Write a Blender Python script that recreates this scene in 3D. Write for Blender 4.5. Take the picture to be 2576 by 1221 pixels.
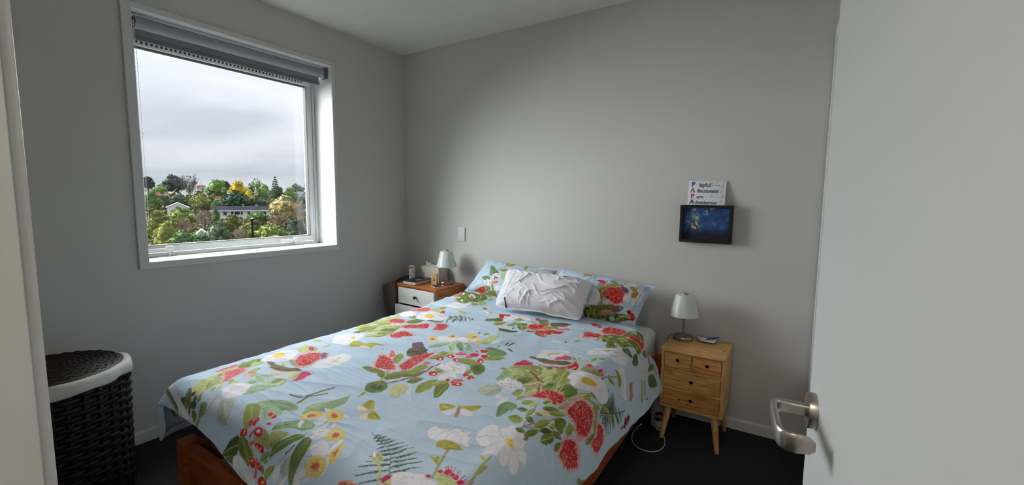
import bpy, bmesh, math, random
import numpy as np
from mathutils import Vector, Matrix

for o in list(bpy.data.objects):
    bpy.data.objects.remove(o, do_unlink=True)
scene = bpy.context.scene
COL = scene.collection

# ------------------------------------------------------------------ camera
cam_data = bpy.data.cameras.new('camera')
cam_data.sensor_fit = 'HORIZONTAL'; cam_data.sensor_width = 36.0
cam_data.lens = 36.0 * 1091.415 / 2576.0
cam_data.clip_start = 0.02; cam_data.clip_end = 1000
cam = bpy.data.objects.new('camera', cam_data); COL.objects.link(cam)
YAW, PITCH, ROLL = -0.5638801, 0.0982231, 0.0087979
_f = Vector((math.sin(YAW) * math.cos(PITCH), math.cos(YAW) * math.cos(PITCH), -math.sin(PITCH)))
_r = Vector((math.cos(YAW), -math.sin(YAW), 0)); _u = _r.cross(_f)
_r2 = math.cos(ROLL) * _r + math.sin(ROLL) * _u; _u2 = -math.sin(ROLL) * _r + math.cos(ROLL) * _u
CAM = Vector((2.70454, -2.59297, 1.24666))
cam.matrix_world = Matrix(((_r2.x, _u2.x, -_f.x, CAM.x), (_r2.y, _u2.y, -_f.y, CAM.y), (_r2.z, _u2.z, -_f.z, CAM.z), (0, 0, 0, 1)))
scene.camera = cam

# ------------------------------------------------------------------ colour management
scene.view_settings.view_transform = 'Standard'
scene.view_settings.look = 'None'
scene.view_settings.exposure = 0.0
scene.view_settings.gamma = 1.0
scene.view_settings.use_curve_mapping = False

def lin(c):
    return tuple((x / 12.92 if x <= 0.04045 else ((x + 0.055) / 1.055) ** 2.4) for x in [v / 255.0 for v in c])

# ------------------------------------------------------------------ world: overcast sky (CIE overcast luminance with broken cloud)
SKY = 2.3
world = bpy.data.worlds.new('overcast_sky'); scene.world = world; world.use_nodes = True
nt = world.node_tree; nt.nodes.clear()
def N(tree, kind, **kw):
    n = tree.nodes.new(kind)
    for k, v in kw.items():
        setattr(n, k, v)
    return n
tc = N(nt, 'ShaderNodeTexCoord'); sep = N(nt, 'ShaderNodeSeparateXYZ'); nt.links.new(tc.outputs['Generated'], sep.inputs[0])
def math_node(tree, op, a, b=None, clamp=False):
    m = N(tree, 'ShaderNodeMath', operation=op); m.use_clamp = clamp
    for i, v in enumerate((a, b)):
        if v is None: continue
        if isinstance(v, (int, float)): m.inputs[i].default_value = v
        else: tree.links.new(v, m.inputs[i])
    return m.outputs[0]
zc = math_node(nt, 'MAXIMUM', sep.outputs[2], 0.0)
zd = math_node(nt, 'ADD', zc, 0.16)
px_ = math_node(nt, 'DIVIDE', sep.outputs[0], zd); py_ = math_node(nt, 'DIVIDE', sep.outputs[1], zd)
comb = N(nt, 'ShaderNodeCombineXYZ'); nt.links.new(px_, comb.inputs[0]); nt.links.new(py_, comb.inputs[1])
noi = N(nt, 'ShaderNodeTexNoise'); noi.inputs['Scale'].default_value = 0.85; noi.inputs['Detail'].default_value = 5.0
noi.inputs['Roughness'].default_value = 0.5; noi.inputs['Distortion'].default_value = 0.35
nt.links.new(comb.outputs[0], noi.inputs['Vector'])
ramp = N(nt, 'ShaderNodeValToRGB')
ramp.color_ramp.elements[0].position = 0.36; ramp.color_ramp.elements[0].color = (0.72, 0.77, 0.88, 1)
ramp.color_ramp.elements[1].position = 0.62; ramp.color_ramp.elements[1].color = (1.0, 1.02, 1.10, 1)
nt.links.new(noi.outputs[0], ramp.inputs[0])
cie = math_node(nt, 'DIVIDE', math_node(nt, 'ADD', math_node(nt, 'MULTIPLY', zc, 2.0), 1.0), 3.0)
stg = math_node(nt, 'MULTIPLY', cie, SKY)
bg = N(nt, 'ShaderNodeBackground'); nt.links.new(ramp.outputs[0], bg.inputs['Color']); nt.links.new(stg, bg.inputs['Strength'])
wo = N(nt, 'ShaderNodeOutputWorld'); nt.links.new(bg.outputs[0], wo.inputs['Surface'])

# ------------------------------------------------------------------ sun veiled by cloud: a very soft light coming in through the window
SUN_E = 30.0
sun_d = bpy.data.lights.new('veiled_sun', 'SUN'); sun_d.energy = SUN_E; sun_d.angle = math.radians(95); sun_d.color = (0.97, 0.985, 1.0)
sun = bpy.data.objects.new('veiled_sun', sun_d); COL.objects.link(sun); sun.location = (-6, -5, 6)
sun.rotation_euler = Vector((0.88, 0.20, -0.60)).to_track_quat('-Z', 'Y').to_euler()

# ------------------------------------------------------------------ materials
MATS = {}
def mat(name, col, rough=0.6, var=0.0, scale=20.0, bump=0.0, bscale=200.0, metal=0.0, stretch=(1, 1, 1), col2=None, spec=0.5, detail=4.0, emit=None, bdist=0.001, sheen=0.0):
    """procedural principled material; colours given as sRGB 0..255; col2 mixes in by noise"""
    if name in MATS: return MATS[name]
    m = bpy.data.materials.new(name); m.use_nodes = True; t = m.node_tree
    b = t.nodes['Principled BSDF']
    c = lin(col)
    b.inputs['Base Color'].default_value = (*c, 1); b.inputs['Roughness'].default_value = rough
    b.inputs['Metallic'].default_value = metal
    b.inputs['Specular IOR Level'].default_value = spec
    if sheen: b.inputs['Sheen Weight'].default_value = sheen
    tcn = N(t, 'ShaderNodeTexCoord'); mp = N(t, 'ShaderNodeMapping'); t.links.new(tcn.outputs['Object'], mp.inputs[0])
    mp.inputs['Scale'].default_value = stretch
    if var or col2:
        n = N(t, 'ShaderNodeTexNoise'); n.inputs['Scale'].default_value = scale; n.inputs['Detail'].default_value = detail
        t.links.new(mp.outputs[0], n.inputs['Vector'])
        r = N(t, 'ShaderNodeValToRGB')
        a2 = lin(col2) if col2 else tuple(x * (1 - var) for x in c)
        a1 = c if col2 else tuple(min(1, x * (1 + var)) for x in c)
        r.color_ramp.elements[0].position = 0.36; r.color_ramp.elements[0].color = (*a2, 1)
        r.color_ramp.elements[1].position = 0.64; r.color_ramp.elements[1].color = (*a1, 1)
        t.links.new(n.outputs[0], r.inputs[0]); t.links.new(r.outputs[0], b.inputs['Base Color'])
    if bump:
        n2 = N(t, 'ShaderNodeTexNoise'); n2.inputs['Scale'].default_value = bscale; n2.inputs['Detail'].default_value = 3.0
        t.links.new(mp.outputs[0], n2.inputs['Vector'])
        bn = N(t, 'ShaderNodeBump'); bn.inputs['Strength'].default_value = bump; bn.inputs['Distance'].default_value = bdist
        t.links.new(n2.outputs[0], bn.inputs['Height']); t.links.new(bn.outputs[0], b.inputs['Normal'])
    if emit:
        b.inputs['Emission Color'].default_value = (*lin(emit[0]), 1); b.inputs['Emission Strength'].default_value = emit[1]
    MATS[name] = m
    return m
WALL = mat('white_wall_paint', (205, 203, 199), 0.75, bump=0.12, bscale=350)
CEIL = mat('ceiling_paint', (226, 225, 220), 0.85)
TRIM = mat('white_gloss_trim', (214, 215, 213), 0.45)
REVEAL = mat('reveal_paint', (210, 211, 211), 0.55)
ALU = mat('white_aluminium', (222, 225, 222), 0.4)
CARPET = mat('charcoal_carpet', (52, 53, 55), 0.95, var=0.45, scale=260, bump=0.9, bscale=420, bdist=0.006, spec=0.1)
DOORM = mat('white_door_paint', (208, 210, 209), 0.5, bump=0.06, bscale=300)
STEEL = mat('brushed_nickel', (178, 172, 164), 0.32, metal=1.0, var=0.08, scale=120, stretch=(1, 1, 14))
BLACK = mat('black_plastic', (18, 17, 17), 0.45)

# ------------------------------------------------------------------ helpers
def link(name, me, m=None, parent=None):
    if m is not None:
        me.materials.clear(); me.materials.append(m)
    o = bpy.data.objects.new(name, me); COL.objects.link(o)
    if parent is not None: o.parent = parent
    return o
def empty(name, loc=(0, 0, 0), rz=0.0):
    o = bpy.data.objects.new(name, None); COL.objects.link(o); o.location = loc; o.rotation_euler = (0, 0, rz); o.empty_display_size = 0.05
    return o
def tag(o, label, cat, group=None):
    o['label'] = label; o['category'] = cat
    if group: o['group'] = group
    return o
def structure(o, label=None):
    o['kind'] = 'structure'
    if label: o['label'] = label
    return o
def bm_obj(name, bm, m, parent=None, smooth=False, auto=None):
    me = bpy.data.meshes.new(name)
    bmesh.ops.recalc_face_normals(bm, faces=bm.faces[:])
    if smooth or auto:
        for f in bm.faces: f.smooth = True
    bm.to_mesh(me); bm.free()
    if auto: me.set_sharp_from_angle(angle=math.radians(auto))
    return link(name, me, m, parent)
def add_box(bm, x0, x1, y0, y1, z0, z1, bev=0.0, seg=2):
    vs = [bm.verts.new(p) for p in ((x0, y0, z0), (x1, y0, z0), (x1, y1, z0), (x0, y1, z0), (x0, y0, z1), (x1, y0, z1), (x1, y1, z1), (x0, y1, z1))]
    fs = [bm.faces.new([vs[i] for i in f]) for f in ((0, 3, 2, 1), (4, 5, 6, 7), (0, 1, 5, 4), (1, 2, 6, 5), (2, 3, 7, 6), (3, 0, 4, 7))]
    if bev:
        es = {e for f in fs for e in f.edges}
        bmesh.ops.bevel(bm, geom=list(es), offset=bev, segments=seg, affect='EDGES', profile=0.6)
    return vs
def box(name, x0, x1, y0, y1, z0, z1, m, parent=None, bev=0.0, seg=2):
    bm = bmesh.new(); add_box(bm, x0, x1, y0, y1, z0, z1, bev, seg)
    return bm_obj(name, bm, m, parent, auto=35 if bev else None)
def add_lathe(bm, prof, seg=32, cx=0, cy=0, cap=True):
    rings = []
    for r, z in prof:
        rings.append([bm.verts.new((cx + r * math.cos(2 * math.pi * i / seg), cy + r * math.sin(2 * math.pi * i / seg), z)) for i in range(seg)])
    for a, b in zip(rings, rings[1:]):
        for i in range(seg):
            bm.faces.new((a[i], a[(i + 1) % seg], b[(i + 1) % seg], b[i]))
    if cap:
        if prof[0][0] > 1e-6: bm.faces.new(rings[0][::-1])
        if prof[-1][0] > 1e-6: bm.faces.new(rings[-1])
def lathe(name, prof, m, parent=None, seg=32, loc=(0, 0, 0), cap=True, auto=40):
    bm = bmesh.new(); add_lathe(bm, prof, seg, cap=cap)
    o = bm_obj(name, bm, m, parent, auto=auto); o.location = loc
    return o
def add_tube(bm, pts, rad, seg=8, cap=True, up=None):
    pts = [Vector(p) for p in pts]; n = len(pts)
    rads = rad if isinstance(rad, (list, tuple)) else [rad] * n
    rings = []; prev = None
    for i, p in enumerate(pts):
        d = (pts[min(i + 1, n - 1)] - pts[max(i - 1, 0)])
        if d.length < 1e-9: d = Vector((0, 0, 1))
        d.normalize()
        if prev is None:
            a = Vector((0, 0, 1)) if abs(d.z) < 0.9 else Vector((1, 0, 0))
            x = d.cross(a).normalized()
        else:
            x = (prev - d * prev.dot(d))
            x = x.normalized() if x.length > 1e-6 else d.orthogonal().normalized()
        prev = x; y = d.cross(x)
        rings.append([bm.verts.new(p + (x * math.cos(2 * math.pi * k / seg) + y * math.sin(2 * math.pi * k / seg)) * rads[i]) for k in range(seg)])
    for a, b in zip(rings, rings[1:]):
        for k in range(seg):
            bm.faces.new((a[k], a[(k + 1) % seg], b[(k + 1) % seg], b[k]))
    if cap:
        bm.faces.new(rings[0][::-1]); bm.faces.new(rings[-1])
def tube(name, pts, rad, m, parent=None, seg=10, auto=50):
    bm = bmesh.new(); add_tube(bm, pts, rad, seg)
    return bm_obj(name, bm, m, parent, auto=auto)
def spline(pts, n=12):
    """Catmull-Rom through pts"""
    P = [Vector(p) for p in pts]; P = [P[0] * 2 - P[1]] + P + [P[-1] * 2 - P[-2]]; out = []
    for i in range(1, len(P) - 2):
        for k in range(n):
            t = k / n; a, b, c, d = P[i - 1], P[i], P[i + 1], P[i + 2]
            out.append(0.5 * ((2 * b) + (c - a) * t + (2 * a - 5 * b + 4 * c - d) * t * t + (3 * b - a - 3 * c + d) * t ** 3))
    out.append(P[-2]); return out
def text_mesh(name, body, size, m, parent, loc, rot=(0, 0, 0), extrude=0.0004, outline=None, align='LEFT', sx=1.0, offset=0.0):
    cu = bpy.data.curves.new(name, 'FONT'); cu.body = body; cu.size = size; cu.align_x = align; cu.align_y = 'CENTER'
    cu.resolution_u = 4; cu.offset = offset
    if outline:
        cu.fill_mode = 'NONE'; cu.bevel_depth = outline; cu.bevel_resolution = 0
    else:
        cu.extrude = extrude
    tmp = bpy.data.objects.new(name, cu); COL.objects.link(tmp)
    me = bpy.data.meshes.new_from_object(tmp.evaluated_get(bpy.context.evaluated_depsgraph_get()))
    bpy.data.objects.remove(tmp, do_unlink=True)
    me.name = name
    o = link(name, me, m, parent); o.location = loc; o.rotation_euler = rot; o.scale = (sx, 1, 1)
    return o

# ---- cloth surfaces (pure numpy): where the duvet and the pillow cases lie ----
def _hash(ix, iy, seed):
    h = (ix.astype(np.int64) * 374761393 + iy.astype(np.int64) * 668265263 + seed * 974634777) & 0x7fffffff
    h = ((h ^ (h >> 13)) * 1274126177) & 0x7fffffff
    return ((h ^ (h >> 16)) & 0xffff) / 65535.0
def vnoise(x, y, seed=0):
    ix = np.floor(x); iy = np.floor(y); fx = x - ix; fy = y - iy
    ix = ix.astype(np.int64); iy = iy.astype(np.int64)
    fx = fx * fx * fx * (fx * (fx * 6 - 15) + 10); fy = fy * fy * fy * (fy * (fy * 6 - 15) + 10)
    a = _hash(ix, iy, seed); b = _hash(ix + 1, iy, seed); c = _hash(ix, iy + 1, seed); d = _hash(ix + 1, iy + 1, seed)
    return (a + (b - a) * fx) * (1 - fy) + (c + (d - c) * fx) * fy - 0.5
def ridged(x, y, seed=0):
    return 0.5 - np.abs(vnoise(x, y, seed)) * 2.0
def smooth(a, b, x):
    t = np.clip((x - a) / (b - a), 0, 1); return t * t * (3 - 2 * t)
def edge_fold(s, r, a):
    """cloth s metres past an edge bends over it: returns (outward, drop)."""
    s0 = -r * a * 0.5; t = s - s0
    th = np.clip(t / r, 0, a)
    rest = np.maximum(t - r * a, 0)
    out = np.where(t < 0, s, s0 + r * np.sin(th) + rest * np.cos(a))
    drop = np.where(t < 0, 0, r * (1 - np.cos(th)) + rest * np.sin(a))
    return out, drop
# duvet: u runs across the bed, v along it; on the flat top u = x and v = y
EL, ER, EF = 0.77, 2.115, -1.93
DU0, DU1 = EL - 0.215, ER + 0.31
def duvet_head(u):
    return -0.13 - 0.19 * smooth(0.95, 1.25, u) - 0.12 * np.exp(-((u - 2.17) / 0.07) ** 2) - 0.0 * u
def duvet_foot(u):
    return EF - 0.17 + 0.075 * smooth(1.75, 0.95, u)
def duvet_right(v):
    return ER + 0.31 - 0.06 * smooth(-0.4, -1.3, v)
def duvet_uv(s, t):
    un = DU0 + s * (DU1 - DU0)
    v = duvet_foot(un) + t * (duvet_head(un) - duvet_foot(un))
    return DU0 + s * (duvet_right(v) - DU0), v
def duvet_pos(u, v, wrinkles=True):
    ol, dl = edge_fold(EL - u, 0.07, 1.45)
    orr, dr = edge_fold(u - ER, 0.075, 1.30)
    of, df = edge_fold(EF - v, 0.08, 1.05)
    x = np.where(u < 1.45, EL - ol, ER + orr)
    y = EF - of
    dx = np.where(u < 1.45, dl, dr)
    drop = np.sqrt(dx * dx + df * df + 1e-12)
    # cloth near the corner swings out a little
    ex = np.clip((u - EL) / (ER - EL), 0, 1); ey = np.clip((v - EF) / 1.7, 0, 1)
    dome = (1 - (2 * ex - 1) ** 4) * (1 - (1 - ey) ** 6)
    z = 0.566 + 0.022 * dome + 0.022 * smooth(-0.75, -0.3, v) * smooth(1.4, 0.8, u) - drop
    if wrinkles:
        top = smooth(-0.03, 0.12, u - EL) * smooth(-0.05, 0.10, ER - u) * smooth(-0.02, 0.10, v - EF)
        head = 0.25 + 0.75 * smooth(-1.55, -0.95, v)
        wx = u + 0.10 * vnoise(u * 2.1, v * 2.3, 5); wy = v + 0.05 * vnoise(u * 3.0, v * 2.0, 6) + 0.07 * (u - 1.4)
        def crease(x, y, seed, k): return np.exp(-np.abs(vnoise(x, y, seed)) * k) - 0.35
        w = 0.0125 * head * crease(wx * 1.6, wy * 7.5, 1, 7.0)
        w = w + 0.0085 * head * crease(wx * 3.0 + 7, wy * 15.0, 2, 6.0)
        w = w + 0.0042 * (0.5 + 0.5 * head) * crease(wx * 7 + 2 * wy, wy * 30.0, 7, 5.0)
        w = w + 0.0026 * vnoise(wx * 14, wy * 34, 3) + 0.007 * vnoise(u * 3.3, v * 3.1, 4)
        w = w + 0.0034 * (1.15 - head) * crease(wx * 6 + wy * 9, wy * 13 - wx * 5, 9, 6.0)
        z = z + w * (0.35 + 0.65 * top)
        # folds that run down the hanging sides
        sr = smooth(0.02, 0.16, u - ER); sl = smooth(0.02, 0.16, EL - u); sf = smooth(0.02, 0.12, EF - v)
        x = x + sr * (0.014 * vnoise(v * 6.5, u * 1.5, 11) + 0.006 * vnoise(v * 17, u * 2, 12)) - sl * 0.016 * vnoise(v * 7, u * 1.5, 13)
        y = y - sf * (0.014 * vnoise(u * 5.5, v * 1.5, 14) + 0.005 * vnoise(u * 15, v * 2, 15))
    return np.stack([x, y, z], -1)
# pillows: corners TL TR BR BL of the face, thickness, seed; s,t in 0..1 with t = 0 at the top edge
PILLOWS = {
    'left': dict(c=[(0.885, -0.060, 0.815), (1.490, -0.060, 0.800), (1.465, -0.345, 0.572), (0.815, -0.230, 0.600)], th=0.095, seed=21, pinch=0.035),
    'right': dict(c=[(1.480, -0.075, 0.812), (2.105, -0.115, 0.765), (2.055, -0.350, 0.560), (1.470, -0.355, 0.572)], th=0.095, seed=31, pinch=0.030),
    'white': dict(c=[(1.215, -0.300, 0.812), (1.815, -0.290, 0.792), (1.820, -0.500, 0.612), (1.265, -0.520, 0.612)], th=0.095, seed=41, pinch=0.022),
}
def pillow_pos(key, s, t, side=1.0, wrinkles=True):
    P = PILLOWS[key]; c = np.array(P['c'], float); k = P['seed']
    a, b = 2 * s - 1, 2 * t - 1
    pin = P['pinch'] * 2
    a2 = a * (1 - pin * (1 - b * b) ** 1.0 * np.abs(a) ** 3); b2 = b * (1 - 1.4 * pin * (1 - a * a) * np.abs(b) ** 3)
    cr = 1 - (0.075 if key == 'white' else 0.02) * (np.abs(a) * np.abs(b)) ** 7
    a2, b2 = a2 * cr, b2 * cr
    s2, t2 = (a2 + 1) / 2, (b2 + 1) / 2
    w = [(1 - s2) * (1 - t2), s2 * (1 - t2), s2 * t2, (1 - s2) * t2]
    p = sum(w[i][..., None] * c[i] for i in range(4))
    n = np.cross(c[3] - c[0], c[1] - c[0]); n = n / np.linalg.norm(n)
    if n[1] > 0: n = -n
    fl = 0.06 if key != 'white' else 0.045       # flat flange round the filling
    aa = np.clip(np.abs(a) / (1 - fl), 0, 1); bb = np.clip(np.abs(b) / (1 - 1.3 * fl), 0, 1)
    th = P['th'] * np.sqrt(np.clip(1 - aa ** 2.6, 0, 1)) * np.sqrt(np.clip(1 - bb ** 2.4, 0, 1)) * (1 + 0.18 * b)
    if wrinkles:
        amp = 1.2 if key != 'white' else 2.0
        r = np.sqrt(a * a + b * b)
        def crease(x, y, seed, kk): return np.exp(-np.abs(vnoise(x, y, seed)) * kk) - 0.3
        rad = crease(np.arctan2(b, a) * 5.5 + 3, r * 1.3, k + 1, 6.0) * smooth(0.35, 1.0, r)
        d1 = s * 3 + 0.5 * vnoise(s * 4, t * 4, k + 7); d2 = t * 3 + 0.5 * vnoise(s * 4, t * 4, k + 8)
        th = th + amp * (0.0050 * crease(d1 * 1.6 + d2 * 0.7, d2 * 1.2 - d1 * 0.5, k, 8.0) + 0.0032 * crease(d1 * 3.4 - d2 * 1.6, d2 * 2.2 + d1, k + 2, 7.0) + 0.0060 * rad + 0.010 * vnoise(s * 2.5, t * 2.5, k + 3)) * (1 - 0.75 * np.maximum(aa, bb) ** 8)
        p = p + (0.010 * amp * vnoise(s * 9, t * 9, k + 5) * np.maximum(np.abs(a), np.abs(b)) ** 6)[..., None] * n
    return p + n * (np.maximum(th, 0.002) * side)[..., None] if side > 0 else p + n * (np.maximum(th, 0.002) * side * 0.45)[..., None]


# ------------------------------------------------------------------ room shell
H = 2.40; XR = 2.87; YF = -2.487; XJ = 2.03
WY0, WY1, WZ0, WZ1 = -1.745, -0.664, 0.915, 2.145     # window opening
def shell_box(name, *a, m=WALL, label=None):
    return structure(box(name, *a, m), label)
shell_box('floor', -0.35, 4.2, -4.4, 0.15, -0.12, 0.0, m=CARPET, label='dark charcoal carpet floor')
shell_box('ceiling', -0.35, 4.2, -4.4, 0.15, H, H + 0.12, m=CEIL, label='white painted ceiling')
shell_box('wall_back', -0.30, XR, 0.0, 0.12, 0.0, H, label='white painted wall behind the bedhead')
bm = bmesh.new()
for a in ((-0.30, 0.0, YF - 0.1, WY0, 0, H), (-0.30, 0.0, WY1, 0.0, 0, H), (-0.30, 0.0, WY0, WY1, 0, WZ0), (-0.30, 0.0, WY0, WY1, WZ1, H)):
    add_box(bm, *a)
structure(bm_obj('wall_left', bm, WALL), 'white painted wall with the window')
shell_box('wall_right', XR, XR + 0.12, -4.2, 0.12, 0.0, H, label='white painted wall beside the open door')
bm = bmesh.new()
for a in ((0.0, XJ - 0.02, YF - 0.10, YF, 0, H), (XJ - 0.02, XR, YF - 0.10, YF, 2.0, H)):
    add_box(bm, *a)
structure(bm_obj('wall_front', bm, WALL), 'white painted wall with the doorway')
bm = bmesh.new()
for a in ((1.45, 1.55, -4.2, YF - 0.1, 0, H), (1.45, XR, -4.3, -4.2, 0, H)):
    add_box(bm, *a)
structure(bm_obj('wall_hall', bm, WALL), 'white painted hallway wall')
# unseen fill light added on the hallway ceiling, brightens the room from behind the camera
hl = tag(empty('hall_fill_light', (2.45, -3.30, H)), 'round white fill light added on the unseen hallway ceiling', 'light')
hl_m = mat('hall_fill_diffuser', (250, 244, 232), 0.5, emit=((255, 242, 224), 48.0))
lathe('diffuser', [(0.0, -0.075), (0.10, -0.066), (0.145, -0.035), (0.15, -0.012), (0.0, -0.012)], hl_m, hl, 36)
lathe('base', [(0.16, -0.014), (0.16, 0.0), (0.0, 0.0)], TRIM, hl, 36)
# door lining and architraves
bm = bmesh.new()
add_box(bm, XJ - 0.02, XJ, YF - 0.105, YF, 0, 2.0, 0.001)
add_box(bm, XJ - 0.075, XJ - 0.005, YF, YF + 0.011, 0, 2.06, 0.002)
structure(bm_obj('trim_1', bm, TRIM), 'white door jamb at the left edge')
bm = bmesh.new()
add_box(bm, 2.846, XR, -0.080, -0.012, 0, 2.05, 0.003); add_box(bm, 2.846, XR, -0.95, -0.080, 1.985, 2.05, 0.003); add_box(bm, 2.846, XR, -1.02, -0.95, 0, 2.05, 0.003)
structure(bm_obj('trim_2', bm, TRIM), 'white wardrobe door surround in the far right corner')
# skirting boards
def skirting(name, pts, label):
    bm = bmesh.new(); prof = [(0, 0), (0.012, 0), (0.012, 0.050), (0.009, 0.058), (0, 0.060)]
    (ax, ay), (bx, by), (nx, ny) = pts
    ra = [bm.verts.new((ax + nx * d, ay + ny * d, z)) for d, z in prof]; rb = [bm.verts.new((bx + nx * d, by + ny * d, z)) for d, z in prof]
    for i in range(len(prof)):
        j = (i + 1) % len(prof); bm.faces.new((ra[i], ra[j], rb[j], rb[i]))
    bm.faces.new(ra); bm.faces.new(rb[::-1])
    structure(bm_obj(name, bm, TRIM), label)
skirting('baseboard_left', ((0.0, YF), (0.0, -0.012), (1, 0)), 'white skirting board under the window')
skirting('baseboard_back', ((0.0, 0.0), (2.846, 0.0), (0, -1)), 'white skirting board behind the bed')
skirting('baseboard_front', ((0.012, YF), (XJ - 0.075, YF), (0, 1)), 'white skirting board by the doorway')

# ------------------------------------------------------------------ window
XG = -0.19
win = empty('window_1', (0, (WY0 + WY1) / 2, WZ0)); structure(win, 'white framed awning window with a vent strip looking out on trees')
win_off = Vector(win.location)
def wpart(o):
    o.parent = win; o.matrix_parent_inverse = Matrix.Translation(-win_off); return o
# architrave: four mitred boards
def board(name, quad, x0, x1, m=TRIM):
    bm = bmesh.new()
    a = [bm.verts.new((x0, y, z)) for y, z in quad]; b = [bm.verts.new((x1, y, z)) for y, z in quad]
    bm.faces.new(a[::-1]); bm.faces.new(b)
    for i in range(4):
        j = (i + 1) % 4; bm.faces.new((a[i], a[j], b[j], b[i]))
    es = [e for e in bm.edges]
    bmesh.ops.bevel(bm, geom=es, offset=0.002, segments=1, affect='EDGES')
    return wpart(bm_obj(name, bm, m))
oy0, oy1, oz0, oz1 = -1.782, -0.642, 0.882, 2.172
iy0, iy1, iz0, iz1 = WY0 + 0.003, WY1 - 0.003, WZ0 + 0.003, WZ1 - 0.003
board('architrave', [(oy0, oz0), (oy1, oz0), (iy1, iz0), (iy0, iz0)], 0.0, 0.014)
board('architrave', [(oy0, oz1), (iy0, iz1), (iy1, iz1), (oy1, oz1)], 0.0, 0.014)
board('architrave', [(oy0, oz0), (iy0, iz0), (iy0, iz1), (oy0, oz1)], 0.0, 0.014)
board('architrave', [(oy1, oz0), (oy1, oz1), (iy1, iz1), (iy1, iz0)], 0.0, 0.014)
# reveal liners
for a in ((XG, 0.004, WY0, WY1, WZ0, WZ0 + 0.004), (XG, 0.004, WY0, WY1, WZ1 - 0.004, WZ1), (XG, 0.004, WY0, WY0 + 0.004, WZ0, WZ1), (XG, 0.004, WY1 - 0.004, WY1, WZ0, WZ1)):
    wpart(box('reveal_liner', *a, REVEAL))
def ring(name, x0, x1, y0, y1, z0, z1, w, m=ALU, bev=0.003, wb=None, wt=None):
    wb = w if wb is None else wb; wt = w if wt is None else wt
    for k, a in enumerate(((x0, x1, y0, y1, z0, z0 + wb), (x0, x1, y0, y1, z1 - wt, z1), (x0, x1, y0, y0 + w, z0 + wb, z1 - wt), (x0, x1, y1 - w, y1, z0 + wb, z1 - wt))):
        wpart(box(name, *a, m, bev=bev))
ring('outer_frame', XG - 0.07, XG + 0.002, WY0 + 0.004, WY1 - 0.004, WZ0 + 0.004, WZ1 - 0.004, 0.018)
ring('sash_frame', XG - 0.052, XG - 0.006, WY0 + 0.024, WY1 - 0.024, WZ0 + 0.026, WZ1 - 0.05, 0.043, bev=0.005, wb=0.040, wt=0.075)
# glass, thin pane
gm = bpy.data.materials.new('window_glass'); gm.use_nodes = True; t = gm.node_tree; t.nodes.clear()
tr = N(t, 'ShaderNodeBsdfTransparent'); tr.inputs[0].default_value = (0.97, 0.985, 0.98, 1); gl = N(t, 'ShaderNodeBsdfGlossy'); gl.inputs['Roughness'].default_value = 0.02
mx = N(t, 'ShaderNodeMixShader'); mx.inputs[0].default_value = 0.04; ou = N(t, 'ShaderNodeOutputMaterial')
t.links.new(tr.outputs[0], mx.inputs[1]); t.links.new(gl.outputs[0], mx.inputs[2]); t.links.new(mx.outputs[0], ou.inputs['Surface'])
wpart(box('glass_pane', XG - 0.035, XG - 0.031, WY0 + 0.06, WY1 - 0.06, WZ0 + 0.06, WZ1 - 0.12, gm))
GASK = mat('window_gasket', (45, 46, 46), 0.6)
ring('gasket', XG - 0.036, XG - 0.0045, WY0 + 0.0655, WY1 - 0.0655, WZ0 + 0.0645, WZ1 - 0.1235, 0.0035, GASK, bev=0.0)
# vent strip: long box with slots along its face
VZ0, VZ1 = 2.024, 2.072
wpart(box('vent_housing', XG - 0.006, XG + 0.012, WY0 + 0.03, WY1 - 0.06, VZ0, VZ1, ALU, bev=0.003))
slot_me = None
nsl = 44
for i in range(nsl):
    yy = WY0 + 0.075 + (WY1 - 0.085 - WY0 - 0.075) * i / (nsl - 1)
    if slot_me is None:
        o = box('vent_slot', -0.001, 0.0016, -0.0048, 0.0048, -0.0105, 0.0105, BLACK); slot_me = o.data
    else:
        o = link('vent_slot', slot_me)
    o.location = (XG + 0.0115, yy, VZ0 + 0.0215); wpart(o)
wpart(box('vent_slider', XG + 0.0115, XG + 0.0165, WY1 - 0.105, WY1 - 0.078, VZ0 + 0.010, VZ0 + 0.033, ALU, bev=0.002))
# stays at the foot of the sash
for yc in (-1.590, -0.855):
    bm = bmesh.new()
    add_box(bm, XG - 0.010, XG + 0.016, yc - 0.012, yc + 0.020, WZ0 + 0.026, WZ0 + 0.060, 0.004)
    add_box(bm, XG + 0.008, XG + 0.018, yc - 0.105, yc + 0.010, WZ0 + 0.034, WZ0 + 0.050, 0.003)
    add_box(bm, XG - 0.004, XG + 0.016, yc - 0.006, yc + 0.006, WZ0 + 0.004, WZ0 + 0.028, 0.002)
    wpart(bm_obj('window_stay', bm, ALU, auto=35))
wpart(box('timber_edge', XG - 0.060, XG - 0.054, WY1 - 0.0235, WY1 - 0.0225, WZ0 + 0.03, WZ0 + 0.20, mat('raw_timber', (190, 120, 80), 0.7)))

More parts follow.
